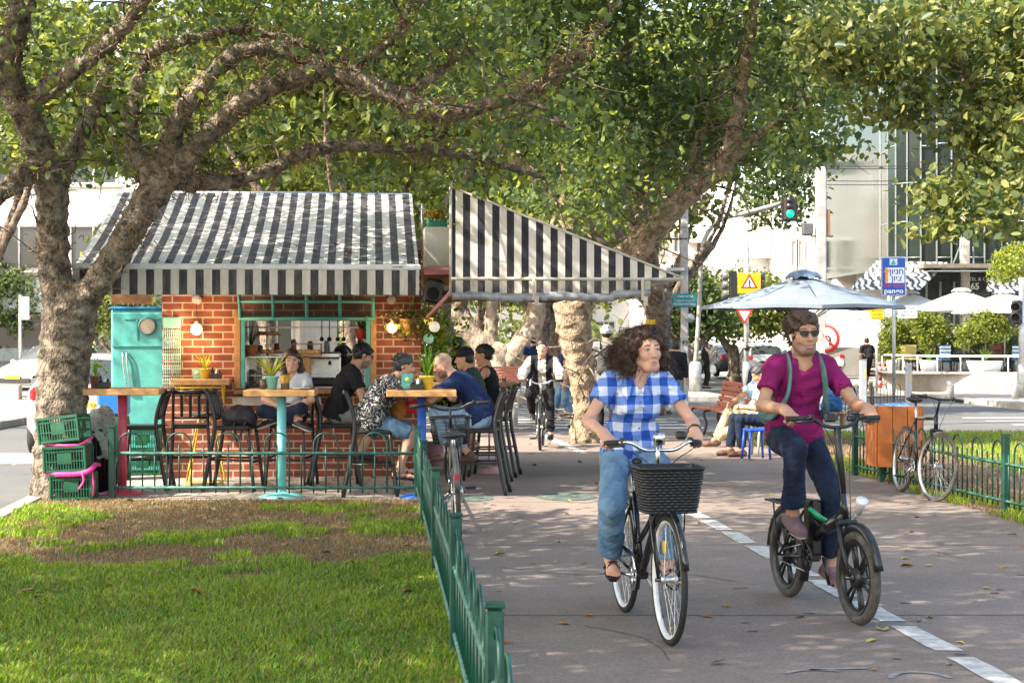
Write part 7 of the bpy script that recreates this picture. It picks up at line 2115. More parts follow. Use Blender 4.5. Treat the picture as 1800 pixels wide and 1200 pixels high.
yx,yzz = XX(1308),ZZ(558)
ys = tri(MB(),yx,yzz + .1,.56,-.11,True,.012).build('yield_sign',REDW,t); tri(MB(),yx,yzz + .1,.36,-.118,True).build('yield_field',SWHITE,ys)
MB().lathe([(.09,0),(.09,.01),(.001,.011)],18,MX((0,-.087,ZZ(612)),rx=R(90))).build('sticker',BLACKM,t)
# curved signal mast with the green light
t,p_ = pole_thing('traffic_light','curved mast arm carrying the green traffic light over the road','traffic light',1222,688,.9,.14)
sc = p_.y / FPX
m = MB().tube(spline([(0,0,.85),(XX(1228),0,ZZ(560)),(XX(1233),0,ZZ(455)),(XX(1241),0,ZZ(415)),(XX(1266),0,ZZ(387)),(XX(1310),0,ZZ(375)),(XX(1372),0,ZZ(358))],6),.075,n=10); m.build('mast_arm',mat('mast_bark_grey',(.30,.29,.27),.7,vary=.3,scale=8),t)
gx,gzz = XX(1387),ZZ(368)
hd_ = MB().box((gx,-.02,gzz),(.52,.05,.80),b=.01).box((gx,-.12,gzz),(.36,.22,.74),b=.03).build('signal_head',mat('signal_brown',(.035,.025,.022),.5,vary=.1),t)
MB().lathe([(.13,0),(.12,.02),(.001,.05)],20,MX((gx,-.235,gzz - .16),rx=R(90))).build('green_lamp',mat('green_light',(.0,.50,.16),.3,vary=0,emit=.8),hd_)
for k in (.10,.30): MB().lathe([(.12,0),(.11,.02),(.001,.04)],20,MX((gx,-.235,gzz + k - .02),rx=R(90))).build('dark_lamp',BLACKM,hd_)
t,p_ = pole_thing('traffic_light','unlit pedestrian signal on a pole at the picture edge by the cafe','traffic light',1796,700,3.6,.09)
sc = p_.y / FPX; m = MB()
for k in (0,1): m.lathe([(.14,0),(.15,.22),(.12,.22),(.11,0)],18,MX((XX(1786),-.1,ZZ(540 + 18 * k)),rx=R(90),rz=R(-30)),cap=False)
m.box((XX(1788),.0,ZZ(549)),(.32,.2,.72),b=.04); m.build('signal_head',mat('signal_black',(.03,.026,.024),.5,vary=.15),t)
# overhead head at upper right edge
m = MB()
# parking sign
d_ = 45; t,p_ = pole_thing('parking_sign','blue and white Hebrew car park sign with orange arrow on a post','sign',1571,0,3.9,.045,GALV,d_,False)
sc = d_ / FPX; cx,cz = XX(1569.5),ZZ(486)
pn = MB().box((cx,-.06,cz),(.655,.07,1.04),b=.012).build('panel',GALV,t); MB().box((cx,-.099,cz),(.60,.008,.97)).build('blue_field',SBLUE,pn)
MB().box((cx + .03,-.105,cz + .03),(.50,.006,.40)).build('white_field',SWHITE,pn); MB().box((cx - .01,-.105,cz + .38),(.20,.006,.16)).build('emblem_field',mat('emblem_white',(.62,.75,.78),.5,vary=.1),pn)
m = MB().add([(cx - .07,-.111,cz + .33),(cx + .05,-.111,cz + .33),(cx - .01,-.111,cz + .44)],[(0,1,2)]).box((cx - .01,-.111,cz + .325),(.13,.004,.02)); m.build('emblem',mat('emblem_teal',(.02,.35,.40),.5),pn)
m = MB().box((cx - .19,-.112,cz - .02),(.075,.006,.27)); m.add([(cx - .27,-.112,cz + .11),(cx - .11,-.112,cz + .11),(cx - .19,-.112,cz + .24)],[(0,1,2)]); m.build('arrow',SORANGE,pn)
sign_text('lettering','חניון',.20,cx + .07,cz + .125,-.110,SBLUE,pn,True,.003,1.05); sign_text('lettering','ציון',.20,cx + .07,cz - .055,-.110,SBLUE,pn,True,.003,1.05)
sign_text('lettering','הסימטא תשתד',.085,cx,cz - .245,-.106,REDW,pn,True,.001); sign_text('lettering','pango',.185,cx,cz - .385,-.106,SWHITE,pn,False,.004,1.15)
# small yellow and white signs
t,p_ = pole_thing('sign_post','thin post with a yellow Hebrew notice beside the red and white posts','sign post',1541,688,2.35,.04,foot=False)
sc = p_.y / FPX
yn = MB().box((XX(1541),-.05,ZZ(549)),(.46,.02,.46),b=.01).build('notice',SYEL,t)
for k in range(4): sign_text('lettering',('העורים הדירח','רוסא סנכיהל','הינח םוקמ','דבלב םירייד')[k],.075,XX(1541),ZZ(540 + 6.2 * k),-.064,INK,yn)
wn = MB().box((XX(1560),-.02,ZZ(547)),(.26,.02,.36),b=.01).build('notice',SWHITE,t)
for k in range(3): sign_text('lettering',('רחוב','זמני','94808')[k],.07,XX(1560),ZZ(541 + 6 * k),-.034,mat('grey_ink',(.2,.2,.2),.5),wn,rtl=k < 2)
MB().box((XX(1528),-.03,ZZ(543)),(.10,.02,.2),b=.01).build('tag',SORANGE,t)
t,p_ = pole_thing('sign_post','thin dark post with a rounded white Hebrew plate by the terrace','sign post',1572,690,2.5,.045,mat('dark_pole',(.16,.16,.16),.5,vary=.1),foot=False)
sc = p_.y / FPX
wn = MB().box((XX(1595),-.05,ZZ(548)),(.62,.02,.40),b=.02).build('plate',SWHITE,t)
for k in range(3): sign_text('lettering',('מוניות נחמני','טל. ראשי','דפנה 9455800')[k],.085,XX(1595),ZZ(541 + 6.6 * k),-.064,INK,wn,rtl=True)
t,p_ = pole_thing('sign_post','post with a yellow notice seen above the head of the man in purple','sign post',1402,0,2.35,.035,GALV,52,False)
sc = p_.y / FPX; yn = MB().box((XX(1402),-.05,ZZ(549)),(.37,.02,.36),b=.01).build('notice',SYEL,t)
for k in range(3): sign_text('lettering',('הינח תורוסא','םייק ןיא','הליחת')[k],.07,XX(1402),ZZ(543 + 6 * k),-.064,INK,yn)
t = thing('yellow_notice','small yellow notice on the trunk behind the checked shirt','notice',P(1143,566,40.8)); MB().box((0,0,0),(.24,.02,.11),b=.005).build('plate',SYEL,t); MB().box((-.07,.015,-.0),(.04,.01,.14)).build('clip',GALV,t)
# hotel totem
t = thing('hotel_sign','pale upright hotel sign reading 65 behind the yield triangle','sign',P(1345,600,88)); t.location.z = gz(88)
sc = 88 / FPX; p_ = t.location
MB().box((0,0,(ZZ(552)) / 2),(1.25,.16,ZZ(552)),b=.02).build('slab',mat('totem_white',(.62,.62,.60),.6,vary=.05),t)
sign_text('lettering','LIVE',.28,.0,ZZ(559),-.09,mat('totem_grey',(.25,.25,.25),.5),t); sign_text('lettering','65',.75,.0,ZZ(572),-.09,INK,t,bold=.01); sign_text('lettering','HOTEL',.28,.0,ZZ(585),-.09,INK,t)
# ================================================================ cars
TYRE = RUB; CGLASS = mat('car_glass',(.035,.045,.05),.06,vary=.1,spec=.8); HEADL = mat('headlight_clear',(.55,.58,.6),.1,vary=.1); TAILR = mat('tail_light',(.55,.01,.015),.2,vary=.1); PLATE = mat('yellow_plate',(.85,.55,.03),.4,vary=0)
HATCH = [(2.05,.34,.60,.64,.66,.58),(1.92,.22,.68,.74,.80,.68),(1.2,.20,.80,.92,.87,.74),(.80,.2,.88,1.0,.88,.74),(.02,.2,.92,1.43,.88,.60),(-.9,.2,.94,1.48,.88,.60),(-1.62,.2,.97,1.40,.87,.57),(-1.98,.24,.98,1.04,.84,.66),(-2.08,.34,.80,.86,.78,.66)]
SEDAN = [(2.25,.34,.58,.62,.66,.58),(2.1,.22,.66,.72,.80,.68),(1.3,.20,.78,.90,.87,.74),(.85,.2,.88,.98,.88,.74),(.05,.2,.92,1.40,.88,.58),(-.75,.2,.94,1.43,.88,.58),(-1.25,.2,.97,1.30,.87,.58),(-1.75,.22,1.0,1.06,.85,.70),(-2.25,.24,.96,1.02,.82,.70),(-2.35,.36,.78,.84,.74,.64)]
SUV = [(2.2,.40,.78,.84,.70,.62),(2.05,.28,.88,.96,.86,.74),(1.3,.26,.98,1.08,.92,.80),(.9,.26,1.05,1.15,.92,.80),(.2,.26,1.08,1.70,.92,.68),(-1.2,.26,1.1,1.76,.92,.68),(-1.95,.28,1.1,1.66,.90,.64),(-2.15,.32,1.1,1.16,.86,.72),(-2.25,.42,.9,.96,.78,.7)]
def car(label,loc,rz,prof,paint,cat='car',plate='27-098-67',group='cars parked along the streets',gh=None,name='parked_car'):
 t = thing(name,label,cat,loc,rz,group); ng = len(prof); rings = []
 for (y,zb,zs,zt,ws,wt) in prof:
  half = [(0,zb),(ws * .84,zb),(ws,zb + .2),(ws * 1.01,zs * .78),(ws * .965,zs),(wt,zt - .045),(wt * .84,zt),(0,zt + .02)]
  rings.append([(x,y,z) for x,z in half] + [(-x,y,z) for x,z in half[-2:0:-1]])
 n = len(rings[0]); V = [v for r_ in rings for v in r_]
 hi = [prof[i][3] - prof[i][2] > .25 for i in range(ng)]
 body,win = [],{'side': [],'front': [],'rear': []}
 for i in range(ng - 1):
  for j in range(n):
   f_ = (i * n + j,i * n + (j + 1) % n,(i + 1) * n + (j + 1) % n,(i + 1) * n + j)
   if hi[i] and hi[i + 1] and j in (4,9): win['side'].append(f_)
   elif (not hi[i]) and hi[i + 1] and j in (5,6,7,8): win['front'].append(f_)
   elif hi[i] and (not hi[i + 1]) and j in (5,6,7,8): win['rear'].append(f_)
   else: body.append(f_)
 b = MB().add(V,body,0,True); b.add(rings[0],[tuple(range(n))]); b.add(rings[-1],[tuple(range(n))[::-1]]); b.build('body',paint,t)
 win['left'],win['right'] = [f_ for f_ in win['side'] if V[f_[0]][0] < 0],[f_ for f_ in win.pop('side') if V[f_[0]][0] >= 0]
 for k in win:
  if win[k]: u_ = sorted({i for f_ in win[k] for i in f_}); MB().add([V[i] for i in u_],[tuple(u_.index(i) for i in f_) for f_ in win[k]],0,k == 'rear').build('window',CGLASS,t)
 m = MB()
 idx = [i for i in range(ng) if hi[i]]
 for i in idx + [idx[-1]]:
  for q in (4,9): m.tube([Vector(rings[i][q if q == 4 else 10]) ,Vector(rings[i][5 if q == 4 else 9])],.028,n=4)
 m.build('pillar',paint,t)
 yf,yr = prof[2][0] * .98 + .12,prof[-2][0] + .62
 for y in (yf,yr):
  for q in (-1,1):
   T = MX((q * prof[3][4] * .93,y,.31),ry=R(90) * q); w = MB().lathe([(.12,.10),(.19,.105),(.20,.06)],20,T); w.lathe([(.04,.11),(.05,.105)],12,T)
   for k in range(5): a = k * 1.257; w.tube([T @ Vector((.04 * math.cos(a),.04 * math.sin(a),.10)),T @ Vector((.19 * math.cos(a),.19 * math.sin(a),.09))],.02,n=5)
   w = w.build('wheel',ALU,t); MB().lathe([(.20,.09),(.29,.09),(.31,.05),(.31,-.10),(.20,-.10)],24,T).build('tyre',TYRE,w)
 f,e = prof[1],prof[-2]
 for q in (-1,1):
  MB().box((q * f[4] * .76,f[0] + .01,f[2] - .06),(.30,.16,.13),MX(),b=.04).build('headlight',HEADL,t)
  MB().box((q * e[4] * .80,e[0] - .03,e[2] - .08),(.24,.14,.24),b=.05).build('tail_light',TAILR,t)
  MB().sphere((q * (prof[3][4] + .08),prof[3][0] - .2,prof[3][2] + .06),.10,10,6,sq=(1,.6,.7)).build('mirror',paint,t)
 m = MB().box((0,prof[0][0] + .005,.58 * prof[0][3]),(.9,.05,.10),b=.02); m.box((0,prof[0][0] + .0,prof[0][1] + .06),(1.2,.05,.14),b=.03); m.build('grille',BLACKM,t)
 MB().box((0,prof[-1][0] + .0,prof[-1][1] + .05),(1.3,.05,.12),b=.03).build('bumper_trim',BLACKM,t)
 for y,zz,q in ((prof[0][0] + .035,prof[0][1] + .16,1),(prof[-1][0] - .03,prof[-1][2] - .06,-1)):
  pl = MB().box((0,y,zz),(.50,.015,.11),b=.003).build('licence_plate',PLATE,t)
  text('lettering',plate,.09,MX((0,y + q * .010,zz),rz=0 if q < 0 else math.pi) @ MX(rx=R(90)),INK,pl,thick=.001)
 return t
def paint(n,c,r=.25,me=0.0): return mat(n,c,r,me,vary=.04,scale=2,coat=.6)
WCAR = paint('white_car',(.46,.46,.46)); DCAR = paint('dark_grey_car',(.045,.05,.055)); GCAR = paint('olive_grey_car',(.16,.17,.15)); SCAR = paint('silver_car',(.45,.46,.47),.3,.5); BCAR = paint('navy_car',(.02,.03,.06)); PCAR = paint('pale_pink_car',(.50,.33,.38))
def CP(px,y,dd=0.0): p_ = G(px,y); return p_ + Vector((0,dd,0))
car('white hatchback facing us beside the concrete cube',CP(58,699,2.0) + Vector((0,0,.12)),math.pi - .30,HATCH,WCAR)
car('pale pink and white car half hidden behind the fig trunk',Vector((-6.42,27.0,gz(27) - .12)),BOUL,HATCH,PCAR,'car','41-332-58')
car('dark grey saloon seen from behind next to the white hatchback',CP(1284,662,2.2),.14,SEDAN,DCAR,plate='63-771-20')
car('white hatchback seen from behind with red lamps, nearest the yield post',CP(1346,668,2),.02,HATCH,WCAR,plate='12-845-33')
car('white saloon seen from behind beyond the no-turn sign',CP(1462,661,2.2),-.10,SEDAN,WCAR,plate='88-204-71')
car('olive grey car parked in front of the dark saloon',CP(1232,652,2),.1,HATCH,GCAR,plate='70-116-52')
car('dark off-roader with a roof edge behind the lamp post',Vector(((1190 - 900) * 92 / FPX,94,gz(90))),math.pi,SUV,DCAR,plate='35-940-16')
car('navy off-roader parked beyond the central fig trunk',Vector(((962 - 900) * 95 / FPX,97,gz(90))),1.3,SUV,BCAR,plate='52-618-09')
car('dark car at the west kerb beside the picture edge',Vector(((-25 - 900) * 56 / FPX,59,gz(56))),math.pi - .2,SEDAN,DCAR,plate='29-555-84')
car('silver car on the far street seen between trunks',Vector(((1080 - 900) * 100 / FPX,103,gz(90))),1.45,HATCH,SCAR,plate='91-003-47')
# ================================================================ buildings
PLAST = mat('white_plaster',(.88,.87,.84),.85,vary=.06,scale=1.2); PLASTC = mat('cream_plaster',(.66,.58,.50),.85,vary=.08,scale=1.0); PLASTP = mat('pinkish_plaster',(.74,.58,.50),.85,vary=.06,scale=1.0)
DWIN = mat('dark_window',(.05,.055,.06),.1,vary=.2,scale=.6,spec=.7); SHUT = mat('shutter',(.52,.47,.42),.6,vary=.15,scale=3); GREYP = mat('grey_plaster',(.24,.23,.21),.85,vary=.1,scale=1.5)
def bx(px,d): return (px - 900) * d / FPX
def bz(py,d): return HCAM + (HY - py) * d / FPX
def window(t,x0,x1,z0,z1,y,bars=1,m=DWIN,fm=SHUT,sill=True):
 w = MB(); f = .09
 for x in (x0 - f / 2,x1 + f / 2): w.box((x,y - .03,(z0 + z1) / 2),(f,.12,z1 - z0))
 for z in (z0 - f / 2,z1 + f / 2): w.box(((x0 + x1) / 2,y - .03,z),(x1 - x0 + 2 * f,.12,f))
 for i in range(1,bars): w.box((x0 + (x1 - x0) * i / bars,y - .035,(z0 + z1) / 2),(.07,.09,z1 - z0))
 if sill: w.box(((x0 + x1) / 2,y - .09,z0 - f - .04),(x1 - x0 + .5,.26,.07))
 o = w.build('window',fm,t); MB().box(((x0 + x1) / 2,y - .006,(z0 + z1) / 2),(x1 - x0,.02,z1 - z0)).build('pane',m,o)
def block(b,x0,x1,y0,y1,z1,z0=-.6): return b.box(((x0 + x1) / 2,(y0 + y1) / 2,(z0 + z1) / 2),(x1 - x0,y1 - y0,z1 - z0))
d = 84
t = thing('building','white stepped plaster building between the lamp post and the glass tower','building',(bx(1450,d),d,gz(d))); ox,oy,oz = t.location
def lx(px,dd): return bx(px,dd) - ox
b = MB(); block(b,lx(1372,d),lx(1512,d),0,14,bz(285,d) - oz); block(b,lx(1510,80),lx(1560,80),-4,12,bz(214,80) - oz); block(b,lx(1292,88),lx(1371,88),4,16,bz(300,88) - oz)
b.build('wall',PLAST,t)
MB().box(((lx(1312,84) + lx(1370,84)) / 2,3.4,bz(415,86) - oz),(lx(1370,84) - lx(1312,84),1.4,2.1)).build('bay',PLASTC,t); MB().box(((lx(1465,82) + lx(1548,82)) / 2,-2.6,bz(487,82) - oz),(2.4,1.2,1.7)).build('bay',PLASTC,t)
b = MB(); b.box(((lx(1372,d) + lx(1512,d)) / 2,6.9,bz(285,d) - oz + .1),(lx(1512,d) - lx(1372,d) + .3,14.4,.2)); b.box(((lx(1510,80) + lx(1560,80)) / 2,4,bz(214,80) - oz + .1),(1.6,16.2,.2)); b.build('parapet',PLAST,t)
b = MB().box(((lx(1455,d) + lx(1546,d)) / 2,-.2,bz(458,d) - oz),(2.7,.4,.12)); b.box((lx(1504,d),-.1,bz(380,d) - oz),(.10,.14,7)); b.build('ledge',PLAST,t)
window(t,lx(1325,88),lx(1358,88),bz(388,88) - oz,bz(352,88) - oz,4,3)
for a,c_,m_ in ((1391,1399,PLASTC),(1403,1411,PLASTC),(1433,1450,DWIN),(1462,1469,PLASTC)): window(t,lx(a,d),lx(c_,d),bz(470,d) - oz,bz(424,d) - oz,0,1,m_,PLAST,False)
window(t,lx(1538,80),lx(1544,80),bz(308,80) - oz,bz(294,80) - oz,-4,1,DWIN,PLASTC,False)
window(t,lx(1300,88),lx(1308,88),bz(390,88) - oz,bz(345,88) - oz,4,1,SHUT,PLAST,False)
t = thing('building','pinkish old apartment house with rounded balconies far behind the curved signal mast','building',(bx(1225,104),104,gz(104))); ox,oy,oz = t.location
b = MB(); block(b,lx(1130,104),lx(1290,104),0,12,bz(270,104) - oz); b.build('wall',PLASTP,t)
for py in (385,300):
 b = MB().lathe([(2.3,0),(2.3,1.1),(2.2,1.1),(2.2,.1),(.001,.1)],28,MX((lx(1272,104),.2,bz(py + 42,104) - oz))); b.build('balcony',PLAST,t)
for a,c_ in ((1150,1165),(1185,1200),(1225,1240)):
 for py in (330,420): window(t,lx(a,104),lx(c_,104),bz(py + 22,104) - oz,bz(py - 12,104) - oz,0,2)
t = thing('building','pale turquoise tower top behind the white stepped building','building',(bx(1490,120),120,gz(120))); ox,oy,oz = t.location
block(MB(),lx(1470,120),lx(1580,120),0,14,bz(140,120) - oz).build('wall',mat('pale_teal_panel',(.34,.55,.53),.4,vary=.08,scale=.5),t)
for k in range(6): MB().box((lx(1472 + 18 * k,120),-.03,8),(.12,.08,22)).build('fin',PLAST,t)
for py in (150,200,250): MB().box((0,-.04,bz(py,120) - oz),(3.6,.1,.9)).build('window',DWIN,t)
# glass tower with the hotel entrance
GT = mat('tower_glass',(.020,.029,.025),.16,vary=.35,scale=.35,spec=.16); MUL = mat('mullion',(.30,.32,.31),.45,metal=.4,vary=.1)
d = 66
t = thing('building','dark curved glass tower with pale mullions above the hotel entrance','building',(bx(1690,d),d,gz(d))); ox,oy,oz = t.location
pl = [(1546,71),(1548,69),(1560,67.6),(1574,66.8),(1594,66.3),(1618,66),(1646,66),(1672,66),(1700,66),(1730,66),(1760,66),(1790,66),(1822,66),(1860,66),(1900,66)]
pts = [Vector((bx(a,c_) - ox,c_ - oy,0)) for a,c_ in pl]; z0,z1 = bz(466,d) - oz,25.0
m = MB(); V = []
for p in pts: V += [(p.x,p.y,z0),(p.x,p.y,z1)]
m.add(V,[(2 * i,2 * i + 2,2 * i + 3,2 * i + 1) for i in range(len(pts) - 1)])
a_,b_ = pts[0],pts[-1]; m.add([(a_.x,a_.y,z0),(a_.x,18,z0),(a_.x,18,z1),(a_.x,a_.y,z1),(b_.x,18,z0),(b_.x,18,z1),(b_.x,b_.y,z0),(b_.x,b_.y,z1)],[(1,0,3,2),(1,2,5,4),(4,5,7,6)]); m.add([(p.x,p.y,z1) for p in pts] + [(b_.x,18,z1),(a_.x,18,z1)],[tuple(range(len(pts) + 2))])
m.build('curtain_wall',GT,t)
m = MB(); g = random.Random(5)
for i,p in enumerate(pts):
 m.box((p.x,p.y - .04,(z0 + z1) / 2),(.04,.08,z1 - z0))
 if i < len(pts) - 1:
  q = pts[i + 1]; z = z0 + .3 + (1.4 if i % 2 else 0)
  while z < z1: e = (q - p).normalized(); m.tube([p + Vector((0,-.05,z)),q + Vector((0,-.05,z))],.026,n=4); z += g.choice((1.5,2.9,2.9))
m.build('mullion',MUL,t)
MB().box((bx(1696,65) - ox,-1.0,3.6),(.30,.4,7.4),b=.03).build('column',mat('beige_stone',(.52,.46,.37),.7,vary=.12),t)
b = MB(); b.box(((a_.x + b_.x) / 2 + .3,2.6,z0 / 2),(b_.x - a_.x - .6,.3,z0)); b.build('ground_floor',mat('shop_front_dark',(.035,.035,.038),.25,vary=.3,scale=.7),t)
for px in (1655,1680,1705,1740,1775): MB().box((bx(px,66) - ox,2.4,2.0),(.08,.1,4.0)).build('shop_mullion',MUL,t)
b = MB().box((bx(1690,65) - ox,-1.3,bz(469,65) - oz),(3.4,1.6,.16)); b.build('canopy_beam',mat('canopy_wood',(.36,.28,.19),.6,vary=.2),t)
MB().box((bx(1690,64) - ox,-2.0,bz(477,64) - oz),(2.6,1.2,.03)).build('canopy_glass',mat('canopy_pale',(.55,.60,.57),.2,vary=.1),t)
for a,c_ in ((1668,1698),(1704,1722)): MB().tube([(bx(a,65) - ox,-1.6,bz(466,65) - oz),(bx(c_,65) - ox,-.1,bz(432,65) - oz)],.035,n=6).build('tie_rod',MUL,t)
def leafy_print():
 m = bpy.data.materials.new('fern_print'); m.use_nodes = True; nt = m.node_tree; b_ = nt.nodes["Principled BSDF"]; b_.inputs["Roughness"].default_value = .8
 tc = nn(nt,"ShaderNodeTexCoord"); w = nn(nt,"ShaderNodeTexWave"); w.inputs["Scale"].default_value = 1.1; w.inputs["Distortion"].default_value = 9; w.inputs["Detail"].default_value = 3; w.inputs["Detail Scale"].default_value = 1.4
 nt.links.new(tc.outputs["Object"],w.inputs["Vector"]); r = nn(nt,"ShaderNodeValToRGB"); r.color_ramp.elements[0].position,r.color_ramp.elements[0].color = .34,(.06,.065,.07,1); r.color_ramp.elements[1].position,r.color_ramp.elements[1].color = .5,(.70,.69,.66,1)
 nt.links.new(w.outputs["Fac"],r.inputs[0]); nt.links.new(r.outputs[0],b_.inputs["Base Color"]); return m
FERN = leafy_print()
for (p4) in (((1541,460),(1665,462),(1618,509),(1496,509)),((1752,461),(1830,461),(1810,512),(1733,512)),((1540,462),(1550,466),(1515,509),(1498,505))):
 zz = (64.6,62.2,62.2,64.6); v = [Vector((bx(a,dd) - ox,dd - oy,bz(c_,dd) - oz)) for (a,c_),dd in zip(p4,(65.2,65.2,62.5,62.5))]
 MB().add(v + [p + Vector((0,.05,.03)) for p in v],[(3,2,1,0),(4,5,6,7),(0,1,5,4),(1,2,6,5),(2,3,7,6),(3,0,4,7)]).build('awning',FERN,t)
hs_ = MB().box((bx(1735,64) - ox,-.9,bz(496,64.5) - oz),(1.55,.12,.72),b=.01).build('hotel_sign',mat('sign_black',(.02,.02,.022),.4,vary=.1),t)
text('lettering','HOTEL & Co',.19,MX((bx(1727,64) - ox,-.965,bz(490,64.5) - oz),rx=R(90)),SWHITE,hs_,thick=.005); text('lettering','65',.34,MX((bx(1727,64) - ox,-.965,bz(503,64.5) - oz),rx=R(90)),SWHITE,hs_,thick=.005,bold=.008)
# west side
def plain_house(label,x0,x1,y,dep,h,m,wins,gal=None):
 t = thing('building',label,'building',((x0 + x1) / 2,y,gz(y))); hw = (x1 - x0) / 2
 MB().box((0,dep / 2,h / 2 - .2),(2 * hw,dep,h + .4)).build('wall',m,t); MB().box((0,dep / 2,h + .1),(2 * hw + .5,dep + .5,.25)).build('roof',PLAST,t)
 for (u,z,w,hh) in wins: window(t,u * hw - w / 2,u * hw + w / 2,z,z + hh,0,2)
 if gal:
  for z in gal:
   MB().box((-hw * .35,-.7,z),(hw * .9,1.4,.18)).build('balcony',PLAST,t); r_ = MB(); r_.box((-hw * .35,-1.36,z + .55),(hw * .9,.06,.9)); r_.build('balcony_front',m,t)
 return t
plain_house('white modern house with long balconies behind the fig on the west street',-27,-13.5,62,14,13,PLAST,[(u,z,1.6,1.5) for u in (-.6,-.1,.35,.75) for z in (1.2,4.3,7.4,10.4)],(3.6,6.8,9.9))
plain_house('white house seen between the fig trunk and the striped awning',-12.6,-8.2,66,14,12,PLASTC,[(u,z,1.1,1.5) for u in (-.5,.1,.6) for z in (1.2,4.2,7.2)],(3.5,6.6))
plain_house('grey house at the end of the boulevard behind the kiosk window',-9,4,128,14,9,GREYP,[(u,z,1.6,1.6) for u in (-.7,-.3,.1,.5,.85) for z in (1.2,4.4)])
plain_house('cream house at the end of the boulevard behind the path',5,19,132,14,12,PLASTC,[(u,z,1.6,1.6) for u in (-.7,-.3,.1,.5,.85) for z in (1.2,4.4,7.6)])
t = thing('railing','white picket railing along the west pavement behind the white hatchback','railing',G(0,678) + Vector((-3,4,0))); m = MB(); L = 9
for i in range(60): m.box((L * i / 59,0,.75),(.05,.03,1.4))
for z in (.15,1.42): m.box((L / 2,0,z),(L,.04,.06))
m.build('pickets',mat('railing_cream',(.66,.60,.50),.6,vary=.1),t); MB().box((L * .25,.1,.6),(L * .5,.05,1.2)).build('slat_panel',mat('slat_beige',(.58,.50,.40),.6,vary=.2),t)
t,p_ = pole_thing('sign_post','grey post with the back of a narrow sign by the west railing','sign post',36,690,3.2,.05,foot=False); MB().box((.08,-.06,2.75),(.18,.02,.75),b=.01).box((.24,-.06,2.75),(.14,.02,.75),b=.01).build('sign_back',GALV,t)
t,p_ = pole_thing('street_lamp','white ornamental twin street lamp in front of the white house','street lamp',14,676,4.9,.07,WHITE); m = MB()
for q in (-1,1): m.tube(spline([(0,0,4.2),(q * .1,0,4.75),(q * .35,0,4.85),(q * .5,0,4.6),(q * .5,0,4.3)],5),.035,n=8); m.lathe([(.05,.2),(.14,0),(.12,-.12),(.001,-.14)],16,MX((q * .5,0,4.2)))
m.build('lamp_arm',WHITE,t)
# ================================================================ cafe terrace
TW = mat('terrace_wall',(.42,.37,.32),.85,vary=.2,scale=2.5,bump=.1)
wl = [(1552,690,60),(1575,688,58.6),(1600,686,57.6),(1640,686,56.8),(1690,687,56.4),(1740,688,56.2),(1800,689,56),(1880,690,56)]
wp_ = [Vector((bx(a,c_),c_,gz(60))) for a,b__,c_ in wl]; o0 = wp_[0].copy()
t = thing('terrace_wall','low curved concrete wall carrying a white rail around the cafe terrace','wall',o0); wq = spline([p - o0 for p in wp_],5); m = MB(); V = []
for p in wq: V += [p,p + Vector((0,0,.66)),p + Vector((.02,.25,.66)),p + Vector((.02,.25,0))]
m.add(V,[(4 * i + k,4 * i + 4 + k,4 * i + 4 + (k + 1) % 4,4 * i + (k + 1) % 4) for i in range(len(wq) - 1) for k in range(4)]).build('wall',TW,t)
m = MB().tube([p + Vector((0,.12,1.18)) for p in wq],.035,n=8)
m.build('rail',WHITE,t)
for p in wq[::4]: MB().tube([p + Vector((0,.12,.66)),p + Vector((0,.12,1.18))],.025,n=6).build('post',WHITE,t)
strip('terrace',[(56.3,13.0,24),(58,12.6,24),(66,13.5,26)],.6,M_WALK)
TZ = gz(60) + .60
def TP(px,d_): return Vector((bx(px,d_),d_,TZ))
CHM = mat('cafe_black',(.02,.02,.02),.5); STB = stripe_mat('blue_stripes',.12,(.75,.75,.75),(.03,.20,.45),'Z',dirt=.05); YC = mat('mustard_cloth',(.52,.44,.18),.8,vary=.1)
def cafe_chair(label,p,rz,m):
 t = thing('cafe_chair',label,'chair',p,rz,'chairs on the cafe terrace'); MB().box((0,0,.45),(.44,.42,.05),b=.015).build('seat',m,t); MB().box((0,-.21,.72),(.44,.04,.42),b=.015).build('backrest',m,t)
 for sx in (-1,1):
  for sy in (-1,1): MB().tube([(sx * .19,sy * .18,.44),(sx * .21,sy * .22,0)],.02,n=5).build('leg',CHM,t)
def cafe_table(label,p,m=CHM):
 t = thing('cafe_table',label,'table',p,0,'tables on the cafe terrace'); MB().box((0,0,.735),(.75,.7,.035),b=.01).build('table_top',m,t); MB().tube([(0,0,0),(0,0,.72)],.035,n=8).build('column',CHM,t); MB().lathe([(.25,0),(.25,.03),(.04,.06)],16).build('base',CHM,t)
for lab,px,d_,rz,m in (('mustard chair at the start of the terrace',1590,59.5,2.6,YC),('mustard chair before the two cafe guests',1606,59,3.4,YC),('blue and white striped chair in the middle of the terrace',1655,58,.4,STB),('black chair between the striped chair and the white planter',1690,58.2,-.5,CHM),('black chair behind the white planter tree',1716,60.5,2.8,CHM),('dark red chair at the far table',1752,60,3.1,mat('dark_red',(.22,.06,.04),.6)),('blue and white striped chair at the picture edge',1790,57.6,-.2,STB)): cafe_chair(lab,TP(px,d_),rz,m)
for lab,px,d_ in (('dark table beside the striped chair',1672,58.6),('table in front of the two cafe guests',1622,60),('table behind the white planter tree',1735,60.5),('pale-topped table beyond the middle rail',1640,62)): cafe_table(lab,TP(px,d_))
